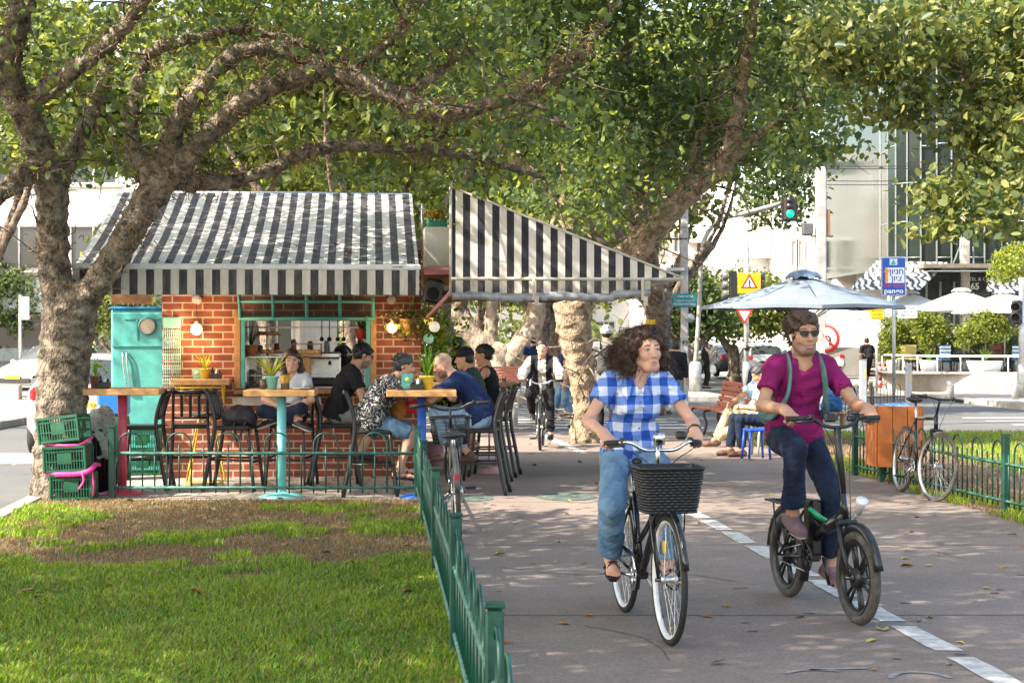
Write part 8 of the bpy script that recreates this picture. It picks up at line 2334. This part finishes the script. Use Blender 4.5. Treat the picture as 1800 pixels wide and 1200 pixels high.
for lab,px,d_,blobs,n,pr in (('slender terrace tree in a white tub beside the first cafe guests',1632,58,[((.1,0,1.55),(.55,.45,.45)),((-.3,0,1.8),(.35,.35,.3)),((0,0,1.1),(.3,.3,.3))],2300,.3),('bushy terrace tree in a wide white tub in front of the tables',1731,57.2,[((0,0,1.45),(.9,.6,.4)),((.1,0,1.8),(.6,.5,.3)),((-.6,0,1.1),(.35,.3,.25))],3600,.6),('yellowing citrus tree at the picture edge under the hotel awning',1792,60.5,[((0,0,3.9),(.9,.7,.6)),((-.5,0,3.5),(.6,.5,.35))],2600,.3),('leafy shrubs behind the rail left of the guests',1572,60,[((0,0,1.2),(.45,.4,.9)),((.6,.5,1.2),(.5,.4,.5))],3000,.3)):
 t = thing('potted_tree',lab,'tree',TP(px,d_)); MB().lathe([(pr * .8,0),(pr,.42),(pr * .92,.42),(.001,.38)],22).build('tub',WHITER,t); MB().tube([(0,0,.3),(.03,0,1.2),(0,0,3.6 if 'citrus' in lab else 2.0)],.03,n=6).build('trunk',TWIG,t)
 c = crown_pts(blobs,n,.12,14,n); leaves('crown',c,.11,[LF_B,LEAFY],t,n,mi=(np.random.default_rng(n).uniform(0,1,len(c)) < (.5 if 'citrus' in lab else .12)).astype(int)); blades(MB(),30,.5,.5,n,.05,z=.4).build('underplanting',LEAFP,t)
t = thing('planter_hedge','clipped green hedge along the back of the terrace','hedge',TP(1690,65)); c = np.random.default_rng(4).uniform(-1,1,(5000,3)) * np.array([3.2,.4,.55]) + np.array([0,0,.75]); leaves('leaves',c,.12,[LF_C,LF_A],t,4); MB().box((0,0,.12),(6.4,.7,.24)).build('trough',CONC,t)
t = thing('ramp','grey concrete stair block with pale handrails behind the white saloon','ramp',(bx(1500,76),78,gz(78))); MB().box((0,0,.65),(4.6,2.4,1.3),b=.03).build('block',GREYP,t)
for z in (0,.5): MB().tube([(-1.9,-1.4,1.3 + z),(.5,-1.4,2.1 + z)],.05,n=6).build('handrail',WHITE,t)
for k in range(5): MB().box((1.2,-1.5 - .0,.15 + .18 * k),(1.3,.5 - .06 * k,.1)).build('step',mat('dark_step',(.10,.10,.10),.7),t)
t = thing('railing','grey metal railing in front of the hotel forecourt','railing',(bx(1350,84),84,gz(84))); m = MB()
for i in range(14): m.box((.5 * i,0,1.35),(.05,.05,2.6 if i % 3 == 0 else 2.2))
for z in (.4,1.5,2.4): m.box((3.2,0,z),(6.5,.05,.06))
m.build('bars',PGREY,t)
t = thing('cable','thin overhead wires crossing above the green traffic light','wires',(bx(1300,55),55,bz(320,55))); m = MB()
for dz in (0,.12,.52,.60): m.tube([(-8,0,dz),(4,.5,dz - .05),(16,1,dz + .05)],.012,n=4)
m.build('wire',BLACKM,t)
# ================================================================ who is there
def cloth(n,c,vary=.18,**k): return mat(n,c,.85,vary=vary,scale=k.pop('scale',9),bump=.25,bscale=180,spec=.2,**k)
def plaid():
 m = bpy.data.materials.new('blue_check'); m.use_nodes = True; nt = m.node_tree; b = nt.nodes["Principled BSDF"]; b.inputs["Roughness"].default_value = .85; b.inputs["Specular IOR Level"].default_value = .2
 tc = nn(nt,"ShaderNodeTexCoord"); sp = nn(nt,"ShaderNodeSeparateXYZ"); no = nn(nt,"ShaderNodeTexNoise"); no.inputs["Scale"].default_value = 7; mx0 = nn(nt,"ShaderNodeMix",data_type='VECTOR'); mx0.inputs[0].default_value = .03
 nt.links.new(tc.outputs["Object"],no.inputs["Vector"]); nt.links.new(tc.outputs["Object"],mx0.inputs[4]); nt.links.new(no.outputs["Color"],mx0.inputs[5]); nt.links.new(mx0.outputs[1],sp.inputs[0]); fs = []
 for ax,off in (("X",.12),("Z",.3)):
  a = nn(nt,"ShaderNodeMath",operation='MULTIPLY_ADD'); a.inputs[1].default_value = 1 / .100; a.inputs[2].default_value = 30 + off; f = nn(nt,"ShaderNodeMath",operation='FRACT'); g = nn(nt,"ShaderNodeMath",operation='GREATER_THAN'); g.inputs[1].default_value = .5
  nt.links.new(sp.outputs[ax],a.inputs[0]); nt.links.new(a.outputs[0],f.inputs[0]); nt.links.new(f.outputs[0],g.inputs[0]); fs.append(g)
 ad = nn(nt,"ShaderNodeMath",operation='ADD'); nt.links.new(fs[0].outputs[0],ad.inputs[0]); nt.links.new(fs[1].outputs[0],ad.inputs[1]); dv = nn(nt,"ShaderNodeMath",operation='MULTIPLY'); dv.inputs[1].default_value = .5; nt.links.new(ad.outputs[0],dv.inputs[0])
 r = nn(nt,"ShaderNodeValToRGB"); r.color_ramp.elements[0].color = (.70,.73,.82,1); r.color_ramp.elements[1].color = (.022,.085,.40,1); e = r.color_ramp.elements.new(.5); e.color = (.17,.28,.63,1); nt.links.new(dv.outputs[0],r.inputs[0]); nt.links.new(r.outputs[0],b.inputs["Base Color"]); return m
def ropes():
 m = bpy.data.materials.new('rope_print'); m.use_nodes = True; nt = m.node_tree; b = nt.nodes["Principled BSDF"]; b.inputs["Roughness"].default_value = .8
 tc = nn(nt,"ShaderNodeTexCoord"); no = nn(nt,"ShaderNodeTexNoise"); no.inputs["Scale"].default_value = 9; no.inputs["Detail"].default_value = 1.0; no.inputs["Distortion"].default_value = 1.6; nt.links.new(tc.outputs["Object"],no.inputs["Vector"])
 a = nn(nt,"ShaderNodeMath",operation='MULTIPLY'); a.inputs[1].default_value = 5; f = nn(nt,"ShaderNodeMath",operation='FRACT'); c = nn(nt,"ShaderNodeMath",operation='COMPARE'); c.inputs[1].default_value = .5; c.inputs[2].default_value = .085
 nt.links.new(no.outputs["Fac"],a.inputs[0]); nt.links.new(a.outputs[0],f.inputs[0]); nt.links.new(f.outputs[0],c.inputs[0]); mx = nn(nt,"ShaderNodeMix",data_type='RGBA'); mx.inputs[6].default_value = (.012,.012,.020,1); mx.inputs[7].default_value = (.55,.54,.50,1); nt.links.new(c.outputs[0],mx.inputs[0]); nt.links.new(mx.outputs[2],b.inputs["Base Color"]); return m
JEAN = cloth('light_jeans',(.17,.28,.40),.3,col2=(.065,.14,.24),scale=5); JEAND = cloth('dark_jeans',(.014,.022,.045),.3); JEANB = cloth('pale_jeans',(.34,.46,.60),.25,col2=(.22,.34,.50),scale=6); BLK = cloth('black_cloth',(.013,.013,.015),.3); WHT = cloth('white_cloth',(.62,.62,.64),.06); PURP = cloth('purple_tee',(.215,.012,.095),.2,scale=4); NAVY = cloth('navy_tee',(.014,.026,.085),.25,scale=5); GRY = cloth('grey_cloth',(.22,.22,.21),.15); OLV = cloth('olive_cloth',(.09,.10,.07),.2); LBL = cloth('pale_blue_shirt',(.34,.50,.68),.12); KHA = cloth('khaki',(.42,.33,.20),.2); MAUVE = cloth('mauve_shoe',(.22,.13,.14),.25); SHOEB = mat('black_shoe',(.015,.015,.016),.5,vary=.3); SOLEW = mat('white_sole',(.55,.53,.50),.7,vary=.2); BRSH = mat('brown_shoe',(.13,.06,.035),.6,vary=.3)
def collar(m):
 def fn(t,q):
  nb,up,fw,rt = q['nb'],q['up'],q['fw'],q['rt']; b = MB(); V = []; n = 25
  for i in range(n):
   a = R(32) + (2 * math.pi - R(64)) * i / (n - 1); e = abs(i - (n - 1) / 2) / ((n - 1) / 2); pt = max(0,(e - .72) / .28)
   d = fw * math.cos(a) + rt * math.sin(a)
   V += [nb + d * (.064 + .012 * e) + up * (.062 - .045 * e) + fw * (-.015 + .03 * e),nb + d * (.092 + .03 * e + .02 * pt) + up * (.02 - .06 * e - .055 * pt) + fw * (-.015 + .035 * e)]
  b.add(V,[(2 * i,2 * i + 1,2 * i + 3,2 * i + 2) for i in range(n - 1)],0,True); b.add([v - up * .005 for v in V],[(2 * i + 2,2 * i + 3,2 * i + 1,2 * i) for i in range(n - 1)],0,True); b.build('collar',m,t)
  b = MB()
  for k in range(5): b.sphere(nb + fw * (.125 + .02 * math.sin(k * .8)) - up * (.11 + .075 * k),.0065,8,5)
  b.build('button',mat('shirt_button',(.1,.14,.35),.4),t)
 return fn
PL = plaid()
pw,qw = person('woman with wind-blown curly brown hair and blue checked shirt riding a basket bicycle',BW,RZW,
  dict(pel=(0,.19,.985),nb=(-.01,.30,1.395),head=(-.055,.335,1.543),look=(14,2,3),lh=(-.262,.635,1.098),rh=(.262,.635,1.098),lhd=(.10,.86,-.42),rhd=(-.10,.86,-.42),lhn=(0,-.3,-1),rhn=(0,-.3,-1),lc=.95,rc=.8,le=(-.75,-.35,-.75),re=(.75,-.35,-.75),la=(-.125,.555,.375),ra=(.125,.215,.385),lk=(-.1,1,.3),rk=(.25,1,.2),lt=(-.05,.95,-.30),rt=(.08,.93,-.36)),
  dict(H=1.70,res=.0065,fine=True,fem=True,skin='fair',hair='curly',haircol='chestnut',hs=.96,ncurl=2300,bare_toes=True,fat=.90,shw=.160,arm=.86,nose=.9,curls=[((0,-.05,.04),(.098,.10,.098)),((.075,-.045,.02),(.08,.09,.095)),((.11,-.06,-.02),(.075,.075,.075)),((.09,-.05,-.085),(.07,.07,.05)),((-.09,-.05,.02),(.062,.085,.10)),((-.11,-.045,-.065),(.055,.065,.06)),((0,.0,.095),(.082,.075,.04))],
  top=dict(mat=PL,g=.010,hem=-.12,sleeve=.50,slack=.010,neck=.060,vneck=.060,fold=.010,cres=.007,after=collar(PL)),bottom=dict(mat=JEAN,len=1.92,g=.014,w=1.1,hemr=.056,fold=.010),shoe=dict(mat=SHOEB,sandal=True),cres=.007))
b = MB(); W_ = qw['arm'][-1][1]; E_ = qw['arm'][-1][0]; u = unit(W_ - E_); s1,s2,_ = frame_from(u); b.tube([Vector(W_ - u * .02) + Vector(s1) * .033 * math.cos(a) + Vector(s2) * .033 * math.sin(a) for a in np.linspace(0,6.28,19)[:-1]],.009,n=6,closed=True); b.box(Vector(W_ - u * .02) + Vector((0,0,.034)),(.035,.035,.012),b=.004); b.build('watch',BLACKM,pw)
pm,qm = person('man in a purple tee and sunglasses riding the folding electric bicycle',BM,RZM,
  dict(pel=(0,.10,1.03),nb=(0,.215,1.475),head=(.0,.262,1.642),look=(-1,-2,2),lh=(-.262,.60,1.198),rh=(.262,.60,1.198),lhd=(.08,.90,-.36),rhd=(-.08,.90,-.36),lhn=(0,-.3,-1),rhn=(0,-.3,-1),lc=.95,rc=.95,le=(-.6,-.25,-.8),re=(.6,-.25,-.8),la=(-.13,.35,.235),ra=(.13,.40,.555),lk=(-.15,1,.2),rk=(.2,1,.5),lt=(-.02,.97,-.2),rt=(.05,.96,-.25)),
  dict(H=1.78,res=.0065,fine=True,skin='tan',hair='swept',haircol='chestnut',tl=.036,tr=.0026,tufts=1500,stubble=True,glasses=True,earbud=True,hairline=.058,fat=.90,shw=.165,arm=.92,cres=.007,
  top=dict(mat=PURP,g=.011,hem=-.06,sleeve=.62,slack=.006,neck=.070,vneck=.045,fold=.006),bottom=dict(mat=JEAND,len=1.86,g=.013,hemr=.050,fold=.006),shoe=dict(mat=MAUVE,sole=SOLEW)))
TEAL = cloth('teal_strap',(.10,.20,.20),.2)
def backpack(label,q,loc,rz,m,strapm,front=True,sc=1.0):
 t = thing('backpack',label,'backpack',loc,rz); nb,up,fw,rt = q['nb'],q['up'],q['fw'],q['rt']; f = Field(.012,.05); ax = np.stack([rt,fw,up])
 f.ell(nb - up * .26 - fw * .20,(.145 * sc,.085 * sc,.22 * sc),ax); f.cone(nb - up * .40 - fw * .21 - rt * .07,nb - up * .40 - fw * .21 + rt * .07,.085 * sc,.085 * sc); f.ell(nb - up * .36 - fw * .28,(.10 * sc,.05 * sc,.09 * sc),ax,k=.02); V,Q = f.mesh(waves(3,.004,24)); np_mesh('pack',V,Q,m,t)
 for s_ in (-1,1): MB().tube(spline([nb + rt * s_ * .095 - fw * .11 - up * .06,nb + rt * s_ * .098 - fw * .03 + up * .036,nb + rt * s_ * .105 + fw * .075 - up * .005,nb + rt * s_ * .115 + fw * .128 - up * .10,nb + rt * s_ * .13 + fw * .13 - up * .20,nb + rt * s_ * .165 + fw * .07 - up * .31,nb + rt * s_ * .15 - fw * .10 - up * .38],5),.033 * sc,n=8,flat=.30,up=None).build('strap',strapm,t)
backpack('grey-teal backpack worn by the man in the purple tee',qm,BM,RZM,TEAL,TEAL)
GRP = 'people at the kiosk'
def seat(label,px,d,deg,ps,lk,dz=0.0):
 z = .79 + dz; base = dict(pel=(0,0,z),nb=(0,.08,z + .44),head=(0,.12,z + .61),la=(-.12,.24,z - .42),ra=(.12,.24,z - .42),lk=(-.15,1,.35),rk=(.15,1,.35),lt=(0,1,-.1),rt=(0,1,-.1),lh=(-.16,.42,1.12),rh=(.16,.42,1.12),lc=.3,rc=.3); base.update(ps)
 lk.setdefault('res',.010); return person(label,SPOS(px,d),R(deg),base,lk,GRP)
seat('woman with long brown hair and a white top sitting cross-legged facing us',512,18.35,176,dict(nb=(0,.03,1.19),head=(-.02,.06,1.352),look=(8,-3,4),lh=(-.05,.26,.86),rh=(.06,.27,.86),lhd=(.7,.3,-.5),rhd=(-.7,.3,-.5),le=(-.9,.1,-.5),re=(.9,.1,-.5),la=(.17,.25,.755),ra=(-.15,.33,.735),lk=(-1,.25,.25),rk=(1,.25,.25),lt=(.85,.3,-.3),rt=(-.85,.3,-.3)),
  dict(H=1.64,res=.0085,fem=True,skin='fair',hair='long',haircol='brown',tufts=260,fat=.95,top=dict(mat=WHT,sleeve=.42,neck=.075,vneck=.05,g=.012,hem=-.03),bottom=dict(mat=JEAND,len=1.85),shoe=dict(mat=SHOEB,sole=SOLEW)))
seat('man in a plain black tee and sunglasses bowed over his table',592,18.4,-74,dict(pel=(0,0,.79),nb=(0,.17,1.235),bow=.03,head=(0,.30,1.405),look=(-6,-20,0),lh=(-.10,.50,1.10),rh=(.14,.44,1.05)),dict(H=1.76,skin='tan',hair='short',haircol='black',tufts=260,stubble=True,glasses=True,top=dict(mat=BLK,sleeve=.55,fold=.006),bottom=dict(mat=GRY,len=1.1,w=1.2),shoe=dict(mat=SHOEB)))
seat('older woman in a black shirt with white rope print leaning chin on hand',655,17.35,-83,dict(pel=(0,0,.78),nb=(0,.19,1.15),bow=.06,head=(.0,.32,1.312),look=(-4,-12,0),rh=(.06,.62,1.125),rhd=(-.2,1,0),rhn=(0,0,-1),lh=(-.02,.405,1.16),lhd=(.05,-.3,.9),lhn=(.1,-.9,.2),lc=.7,le=(-.6,.3,-1),re=(.6,.1,-1),la=(-.12,.30,.29),ra=(.12,.26,.26)),dict(H=1.62,fem=True,fat=1.2,arm=1.08,skin='fair',hair='short',haircol='greyblack',tufts=240,nose=1.15,top=dict(mat=ropes(),hem=-.17,loose=True,sleeve=.78,slack=.02,g=.02,fold=.008),bottom=dict(mat=JEAN,len=.98,w=1.15),shoe=dict(mat=SHOEB,sandal=True)))
seat('balding man in a navy tee and pale jeans hunched over the table',842,17.5,82,dict(pel=(0,0,.79),nb=(0,.24,1.175),bow=.07,head=(0,.375,1.322),look=(14,-22,0),lh=(-.06,.62,1.115),rh=(.10,.60,1.17),rhd=(-.3,.6,.7),lhn=(0,0,-1),le=(-.7,0,-1),re=(.6,0,-1),la=(-.12,.28,.44),ra=(.13,.12,.40)),dict(H=1.76,skin='fair',scalp=True,stubble=True,fat=1.1,top=dict(mat=NAVY,sleeve=.62,g=.018,slack=.012,fold=.005,hem=-.05),bottom=dict(mat=JEANB,len=1.8,w=1.1),shoe=dict(mat=BRSH,boot=True)))
seat('man in a dark cap and green top beyond the man in navy',846,18.75,80,dict(nb=(0,.12,1.20),head=(0,.19,1.365),look=(4,-6,0)),dict(H=1.72,res=.012,skin='tan',hair='crop',haircol='black',hat='cap',hatmat=cloth('cap_black',(.018,.015,.02),.2),top=dict(mat=cloth('dark_green',(.03,.055,.04),.2),sleeve=.6),bottom=dict(mat=JEAND,len=1.9),shoe=dict(mat=SHOEB)))
seat('woman in a black tank top with dark hair tied up, facing the laptop',866,19.7,84,dict(nb=(0,.07,1.23),head=(0,.11,1.395),look=(0,-10,0)),dict(H=1.66,res=.012,fem=True,skin='tan',hair='bun',haircol='black',tufts=120,top=dict(mat=BLK,tank=True,neck=.08),bottom=dict(mat=JEAN,len=1.75),shoe=dict(mat=SHOEB,sandal=True)),.02)
STAND = dict(pel=(0,0,.93),nb=(0,.0,1.42),head=(0,.04,1.585),lh=(-.24,.06,.82),rh=(.24,.06,.82),la=(-.10,0,.085),ra=(.10,0,.085),lc=.3,rc=.3)
def stand(label,p,deg,H,ps,lk,group=None):
 s = H / 1.70; b = {k: tuple(np.array(v) * s) if isinstance(v,tuple) else v for k,v in STAND.items()}; b.update(ps); lk['H'] = H; lk.setdefault('res',.014); return person(label,p,R(deg),b,lk,group)
stand('dark-haired man facing us with glasses, behind the bald man',SPOS(783,21.2),172,1.57,dict(look=(0,-12,0)),dict(skin='tan',hair='short',haircol='black',glasses=True,top=dict(mat=BLK,sleeve=.6),bottom=dict(mat=BLK),shoe=dict(mat=SHOEB)),GRP)
stand('woman with short dark curls and a beige top behind the man in the cap',SPOS(806,21.6),20,1.58,dict(look=(0,-5,0)),dict(fem=True,skin='tan',hair='tied',haircol='black',top=dict(mat=KHA,sleeve=.6),bottom=dict(mat=BLK),shoe=dict(mat=SHOEB)),GRP)
stand('person in a grey sweater and dark motorcycle helmet inside the kiosk',KW(2.02,1.85,.05),160,1.40,dict(look=(-20,-12,0)),dict(skin='tan',hat='motor',hatmat=mat('dark_helmet',(.03,.032,.036),.15,vary=.1,coat=.5),top=dict(mat=cloth('pale_grey',(.42,.44,.46),.1),sleeve=1.9),bottom=dict(mat=BLK),shoe=dict(mat=SHOEB)))
person('woman in a black vest over a white blouse cycling towards us',BF + Vector((-.08,.85,0)),math.pi - .055,dict(pel=(0,.16,.885),nb=(0,.25,1.275),head=(0,.29,1.435),look=(0,-4,0),lh=(-.27,.66,1.01),rh=(.27,.66,1.01),lhd=(.05,.9,-.35),rhd=(-.05,.9,-.35),lhn=(0,-.3,-1),rhn=(0,-.3,-1),lc=.9,rc=.9,le=(-.8,-.3,-.6),re=(.8,-.3,-.6),la=(-.13,.50,.20),ra=(.13,.30,.48),rk=(.2,1,.3),lk=(-.1,1,.2)),dict(H=1.62,res=.011,fem=True,skin='fair',hair='tied',haircol='dark',top=dict(mat=[cloth('cream_blouse',(.46,.44,.40),.08),BLK],sleeve=1.9,slack=.016,g=.014,paint=lambda c: ((np.abs(c[:,0]) < .165) & (np.abs(c[:,0]) > .055)).astype(int)),bottom=dict(mat=BLK,len=1.9),shoe=dict(mat=SHOEB,sole=SOLEW)))
kp = Vector(((1066 - 900) * 27 / FPX,27,gz(27)))
_,qk = stand('man seen from behind in a white skate helmet standing by the central trunk',kp,-4,1.80,dict(rh=(.20,.25,1.05),lh=(-.24,.1,.9)),dict(skin='olive',hair='crop',haircol='black',hat='helmet',hatmat=mat('white_helmet',(.62,.58,.54),.5,vary=.08),face=False,top=dict(mat=GRY,sleeve=.7,hem=-.12),bottom=dict(mat=BLK),shoe=dict(mat=SHOEB)))
backpack('dark grey backpack with a pale patch worn by the man in the skate helmet',qk,kp,R(-4),cloth('dark_grey_pack',(.06,.06,.06),.2),BLK)
stand('dark-dressed walker between the checked shirt and the lamp post',Vector(((1188 - 900) * 37 / FPX,37,gz(37))),-20,1.64,dict(lh=(-.34,.05,1.0),la=(-.10,-.25,.16),ra=(.10,.22,.085)),dict(skin='tan',hair='short',haircol='black',top=dict(mat=BLK,sleeve=1.85),bottom=dict(mat=GRY),shoe=dict(mat=SHOEB)))
mp_ = G(1240,683)
stand('woman in a black dress with long black hair holding a cup on the kerb',mp_,-72,1.66,dict(rh=(.05,.30,1.20),lh=(-.22,.02,.85),le=(-.4,-.6,-.6)),dict(fem=True,skin='tan',hair='long',haircol='black',top=dict(mat=BLK,hem=-.30,loose=True,tank=True),bottom=dict(mat=BLK,w=.9),shoe=dict(mat=SHOEB)))
soft_bag('handbag','brown handbag on the arm of the woman in the black dress',mp_ + Vector((-.24,-.12,.78)),(.20,.09,.26),mat('brown_leather',(.10,.07,.05),.5,vary=.2),6,'handbag',[(-.1,0,.22),(-.06,0,.42),(.06,0,.42),(.1,0,.22)]); soft_bag('paper_bag','white carrier bag held in front by the woman in the black dress',mp_ + Vector((.24,-.05,.52)),(.12,.07,.32),PAPER,7,'bag',[(-.05,0,.28),(0,0,.38),(.05,0,.28)])
t = thing('coffee_cup','takeaway cup raised by the woman in the black dress','cup',mp_ + Vector((.36,-.14,1.22))); MB().lathe([(.03,0),(.042,.11),(.001,.115)],14).build('cup',BROWNJ,t); MB().lathe([(.045,.112),(.04,.125),(.001,.127)],14).build('lid',BLACKM,t)
SITB = lambda z: dict(pel=(0,0,z + .10),nb=(0,-.10,z + .54),head=(0,-.05,z + .70),la=(-.12,.45,.1),ra=(.12,.45,.1),lk=(-.1,1,.6),rk=(.1,1,.6),lt=(0,1,0),rt=(0,1,0),lh=(-.15,.25,z + .22),rh=(.15,.25,z + .22),lc=.4,rc=.4)
ps = SITB(.42); ps.update(la=(-.10,.78,.10),ra=(.14,.62,.10),rh=(.10,.42,.62),lh=(-.32,.10,.72),look=(10,-12,0))
person('man in a light blue shirt and khaki trousers lounging on the bench',Vector((3.62,25.05,gz(25))),R(108),ps,dict(H=1.74,skin='olive',hair='crop',haircol='greyblack',res=.012,top=dict(mat=LBL,sleeve=.9,g=.018,slack=.02),bottom=dict(mat=KHA,len=1.9,w=1.15),shoe=dict(mat=BRSH)))
sp_ = Vector(((1349 - 900) * 22.9 / FPX,22.9,0)); ps = SITB(.40); ps.update(la=(-.12,.40,.09),ra=(.14,.48,.09),rh=(.05,.35,.66),lh=(-.05,.35,.66),nb=(0,.04,.94),head=(0,.12,1.09),look=(0,-25,0))
person('man in jeans bent over a phone beside the blue stool',sp_,R(100),ps,dict(H=1.72,skin='tan',hair='short',haircol='greyblack',res=.012,top=dict(mat=LBL,sleeve=.6),bottom=dict(mat=JEAND,len=1.9),shoe=dict(mat=BRSH)))
t = thing('stool','grey metal stool under the man in jeans','stool',sp_,.1); MB().box((0,0,.39),(.34,.34,.03),b=.01).build('seat',PGREY,t)
for sx in (-1,1):
 for sy in (-1,1): MB().tube([(sx * .15,sy * .15,.38),(sx * .17,sy * .17,0)],.016,n=6).build('leg',PGREY,t)
soft_bag('backpack','blue backpack on the ground by the fence behind the folding bicycle',G(1462,752) + Vector((0,0,.3)),(.17,.14,.42),cloth('blue_pack',(.03,.10,.25),.25),9,'backpack',[(-.1,-.1,.3),(-.16,-.18,.2),(-.1,-.12,.05)]); soft_bag('bag','navy rucksack propped on the bench end by the man in light blue',P(1331,672,26.6) + Vector((0,0,-.2)),(.15,.12,.48),cloth('navy_pack',(.02,.03,.08),.25),10)
t = thing('trestle','rough wooden trestle carrying the blue backpack','trestle',G(1462,752)); m = MB().box((0,0,.285),(.5,.34,.03)); m.build('top',WOODD,t)
for sx in (-1,1): MB().box((sx * .2,0,.135),(.04,.3,.27)).build('leg',WOODD,t)
p_ = G(1524,682); _,q = stand('walker in black with a rucksack passing the red and white posts',p_,15,1.78,dict(la=(-.1,-.2,.14),ra=(.1,.22,.085),rh=(.3,-.1,.85)),dict(skin='olive',hair='crop',haircol='black',face=False,top=dict(mat=BLK,sleeve=.7),bottom=dict(mat=BLK,len=1.3),shoe=dict(mat=SHOEB))); backpack('black rucksack of the walker near the red and white posts',q,p_,R(15),BLK,BLK)
for lab,px,d_,deg,hc,m in (('cafe guest in black with a dark beard under the trees',1611,60.6,-120,'black',BLK),('cafe guest in a blue tee beside the one in black',1633,60.6,130,'dark',NAVY),('cafe guest in pale turquoise at the picture edge',1796,58.4,100,'dark',cloth('aqua_tee',(.25,.45,.48),.1))):
 person(lab,TP(px,d_),R(deg),SITB(.48),dict(H=1.72,res=.02,skin='tan',hair='short',haircol=hc,stubble=True,top=dict(mat=m,sleeve=.6),bottom=dict(mat=JEAND),shoe=dict(mat=SHOEB)),'cafe guests')
 cafe_chair('dark chair under the ' + lab[:34].rsplit(' ',1)[0],TP(px,d_),R(deg),CHM)
stand('distant walker in a navy tee leading a small dark dog',Vector((.62,50,gz(50))),4,1.82,dict(lh=(-.3,.15,.95),la=(-.1,-.2,.14),ra=(.1,.25,.085)),dict(res=.02,skin='tan',hair='crop',haircol='black',face=False,top=dict(mat=NAVY,sleeve=.6),bottom=dict(mat=JEAND),shoe=dict(mat=SHOEB)))
stand('walker in jeans just disappearing behind the central trunk',Vector((.96,30.5,gz(30.5))),100,1.72,dict(la=(-.1,-.2,.14),ra=(.1,.25,.085),rh=(.2,.2,.9)),dict(res=.016,skin='tan',hair='short',haircol='dark',top=dict(mat=NAVY,sleeve=.5),bottom=dict(mat=JEAN),shoe=dict(mat=SHOEB)))
def dog(loc,rz):
 t = thing('dog','small dark dog trotting on a lead beyond the red bench','dog',loc,rz); f = Field(.015,.05)
 f.cone((0,.16,.36),(0,-.20,.38),.10,.075,side=(1,0,0),f=.85); f.cone((0,.20,.40),(0,.32,.54),.065,.05); f.ell((0,.36,.57),(.055,.075,.055)); f.cone((0,.40,.56),(0,.49,.54),.035,.022,k=.03)
 for q in (-1,1):
  f.cone((q * .03,.34,.61),(q * .05,.31,.68),.022,.008,k=.01); f.chain([(q * .06,.17,.33),(q * .065,.15,.18),(q * .065,.18 + .05 * q,.03)],[.045,.026,.022]); f.chain([(q * .055,-.18,.36),(q * .065,-.12,.24),(q * .065,-.22,.14),(q * .065,-.19 - .05 * q,.03)],[.06,.04,.024,.022])
 f.chain([(0,-.25,.42),(0,-.34,.50),(0,-.36,.60)],[.025,.018,.010]); V,Q = f.mesh(); np_mesh('body',V,Q,mat('dark_fur',(.02,.018,.017),.8,vary=.3,scale=40),t); MB().tube([(.055 * math.cos(a),.235 + .02 * math.sin(a),.455 + .055 * math.sin(a)) for a in np.linspace(0,6.28,15)[:-1]],.008,n=5,closed=True).build('collar',REDP,t)
dog(Vector((-.18,49,gz(49))),.15)
# fallen leaves
FL = [mat('fallen_leaf_%d' % i,c_,.7,vary=.3,scale=30) for i,c_ in enumerate(((.40,.20,.06),(.30,.12,.035),(.42,.36,.05),(.12,.07,.035)))]
g = np.random.default_rng(12); n = 210; yy = g.uniform(8.3,28,n); xx = -.3 * yy + g.uniform(0,1,n) * .6 * yy; c = np.stack([xx,yy,np.array([gz(a) for a in yy]) + .014 + .02 * (xx < XF(yy)) * (yy < 16.8)],1); o = leaves('fallen_leaves',c,.075,FL,None,5,up=9,mi=g.integers(0,4,n)); o["kind"] = "stuff"
for lab,(px,py),s_,k in (('big pale brown leaf lying on the lawn at the lower left',(60,1046),.11,0),('curled brown leaf in the middle of the lawn',(332,1052),.07,1)):
 v = np.array(G(px,py)) + np.array([0,0,.05]); o = leaves('fallen_leaf',np.zeros((1,3)),s_,FL[k],None,px,up=3); o.location = v; tag(o,lab,'leaf')
cq = np.array([KW(x,y,2.36 + (y + 2.0) / 3.05 - .05 * math.sin(math.pi * (y + 2) / 3.05)) for x,y in [(g.uniform(-.3,2.7),min(.3,-1.96 + abs(g.normal(0,.55)))) for _ in range(46)]]); o = leaves('fallen_leaves',cq,.07,FL,None,15,up=7,mi=g.integers(0,4,len(cq))); o["kind"] = "stuff"
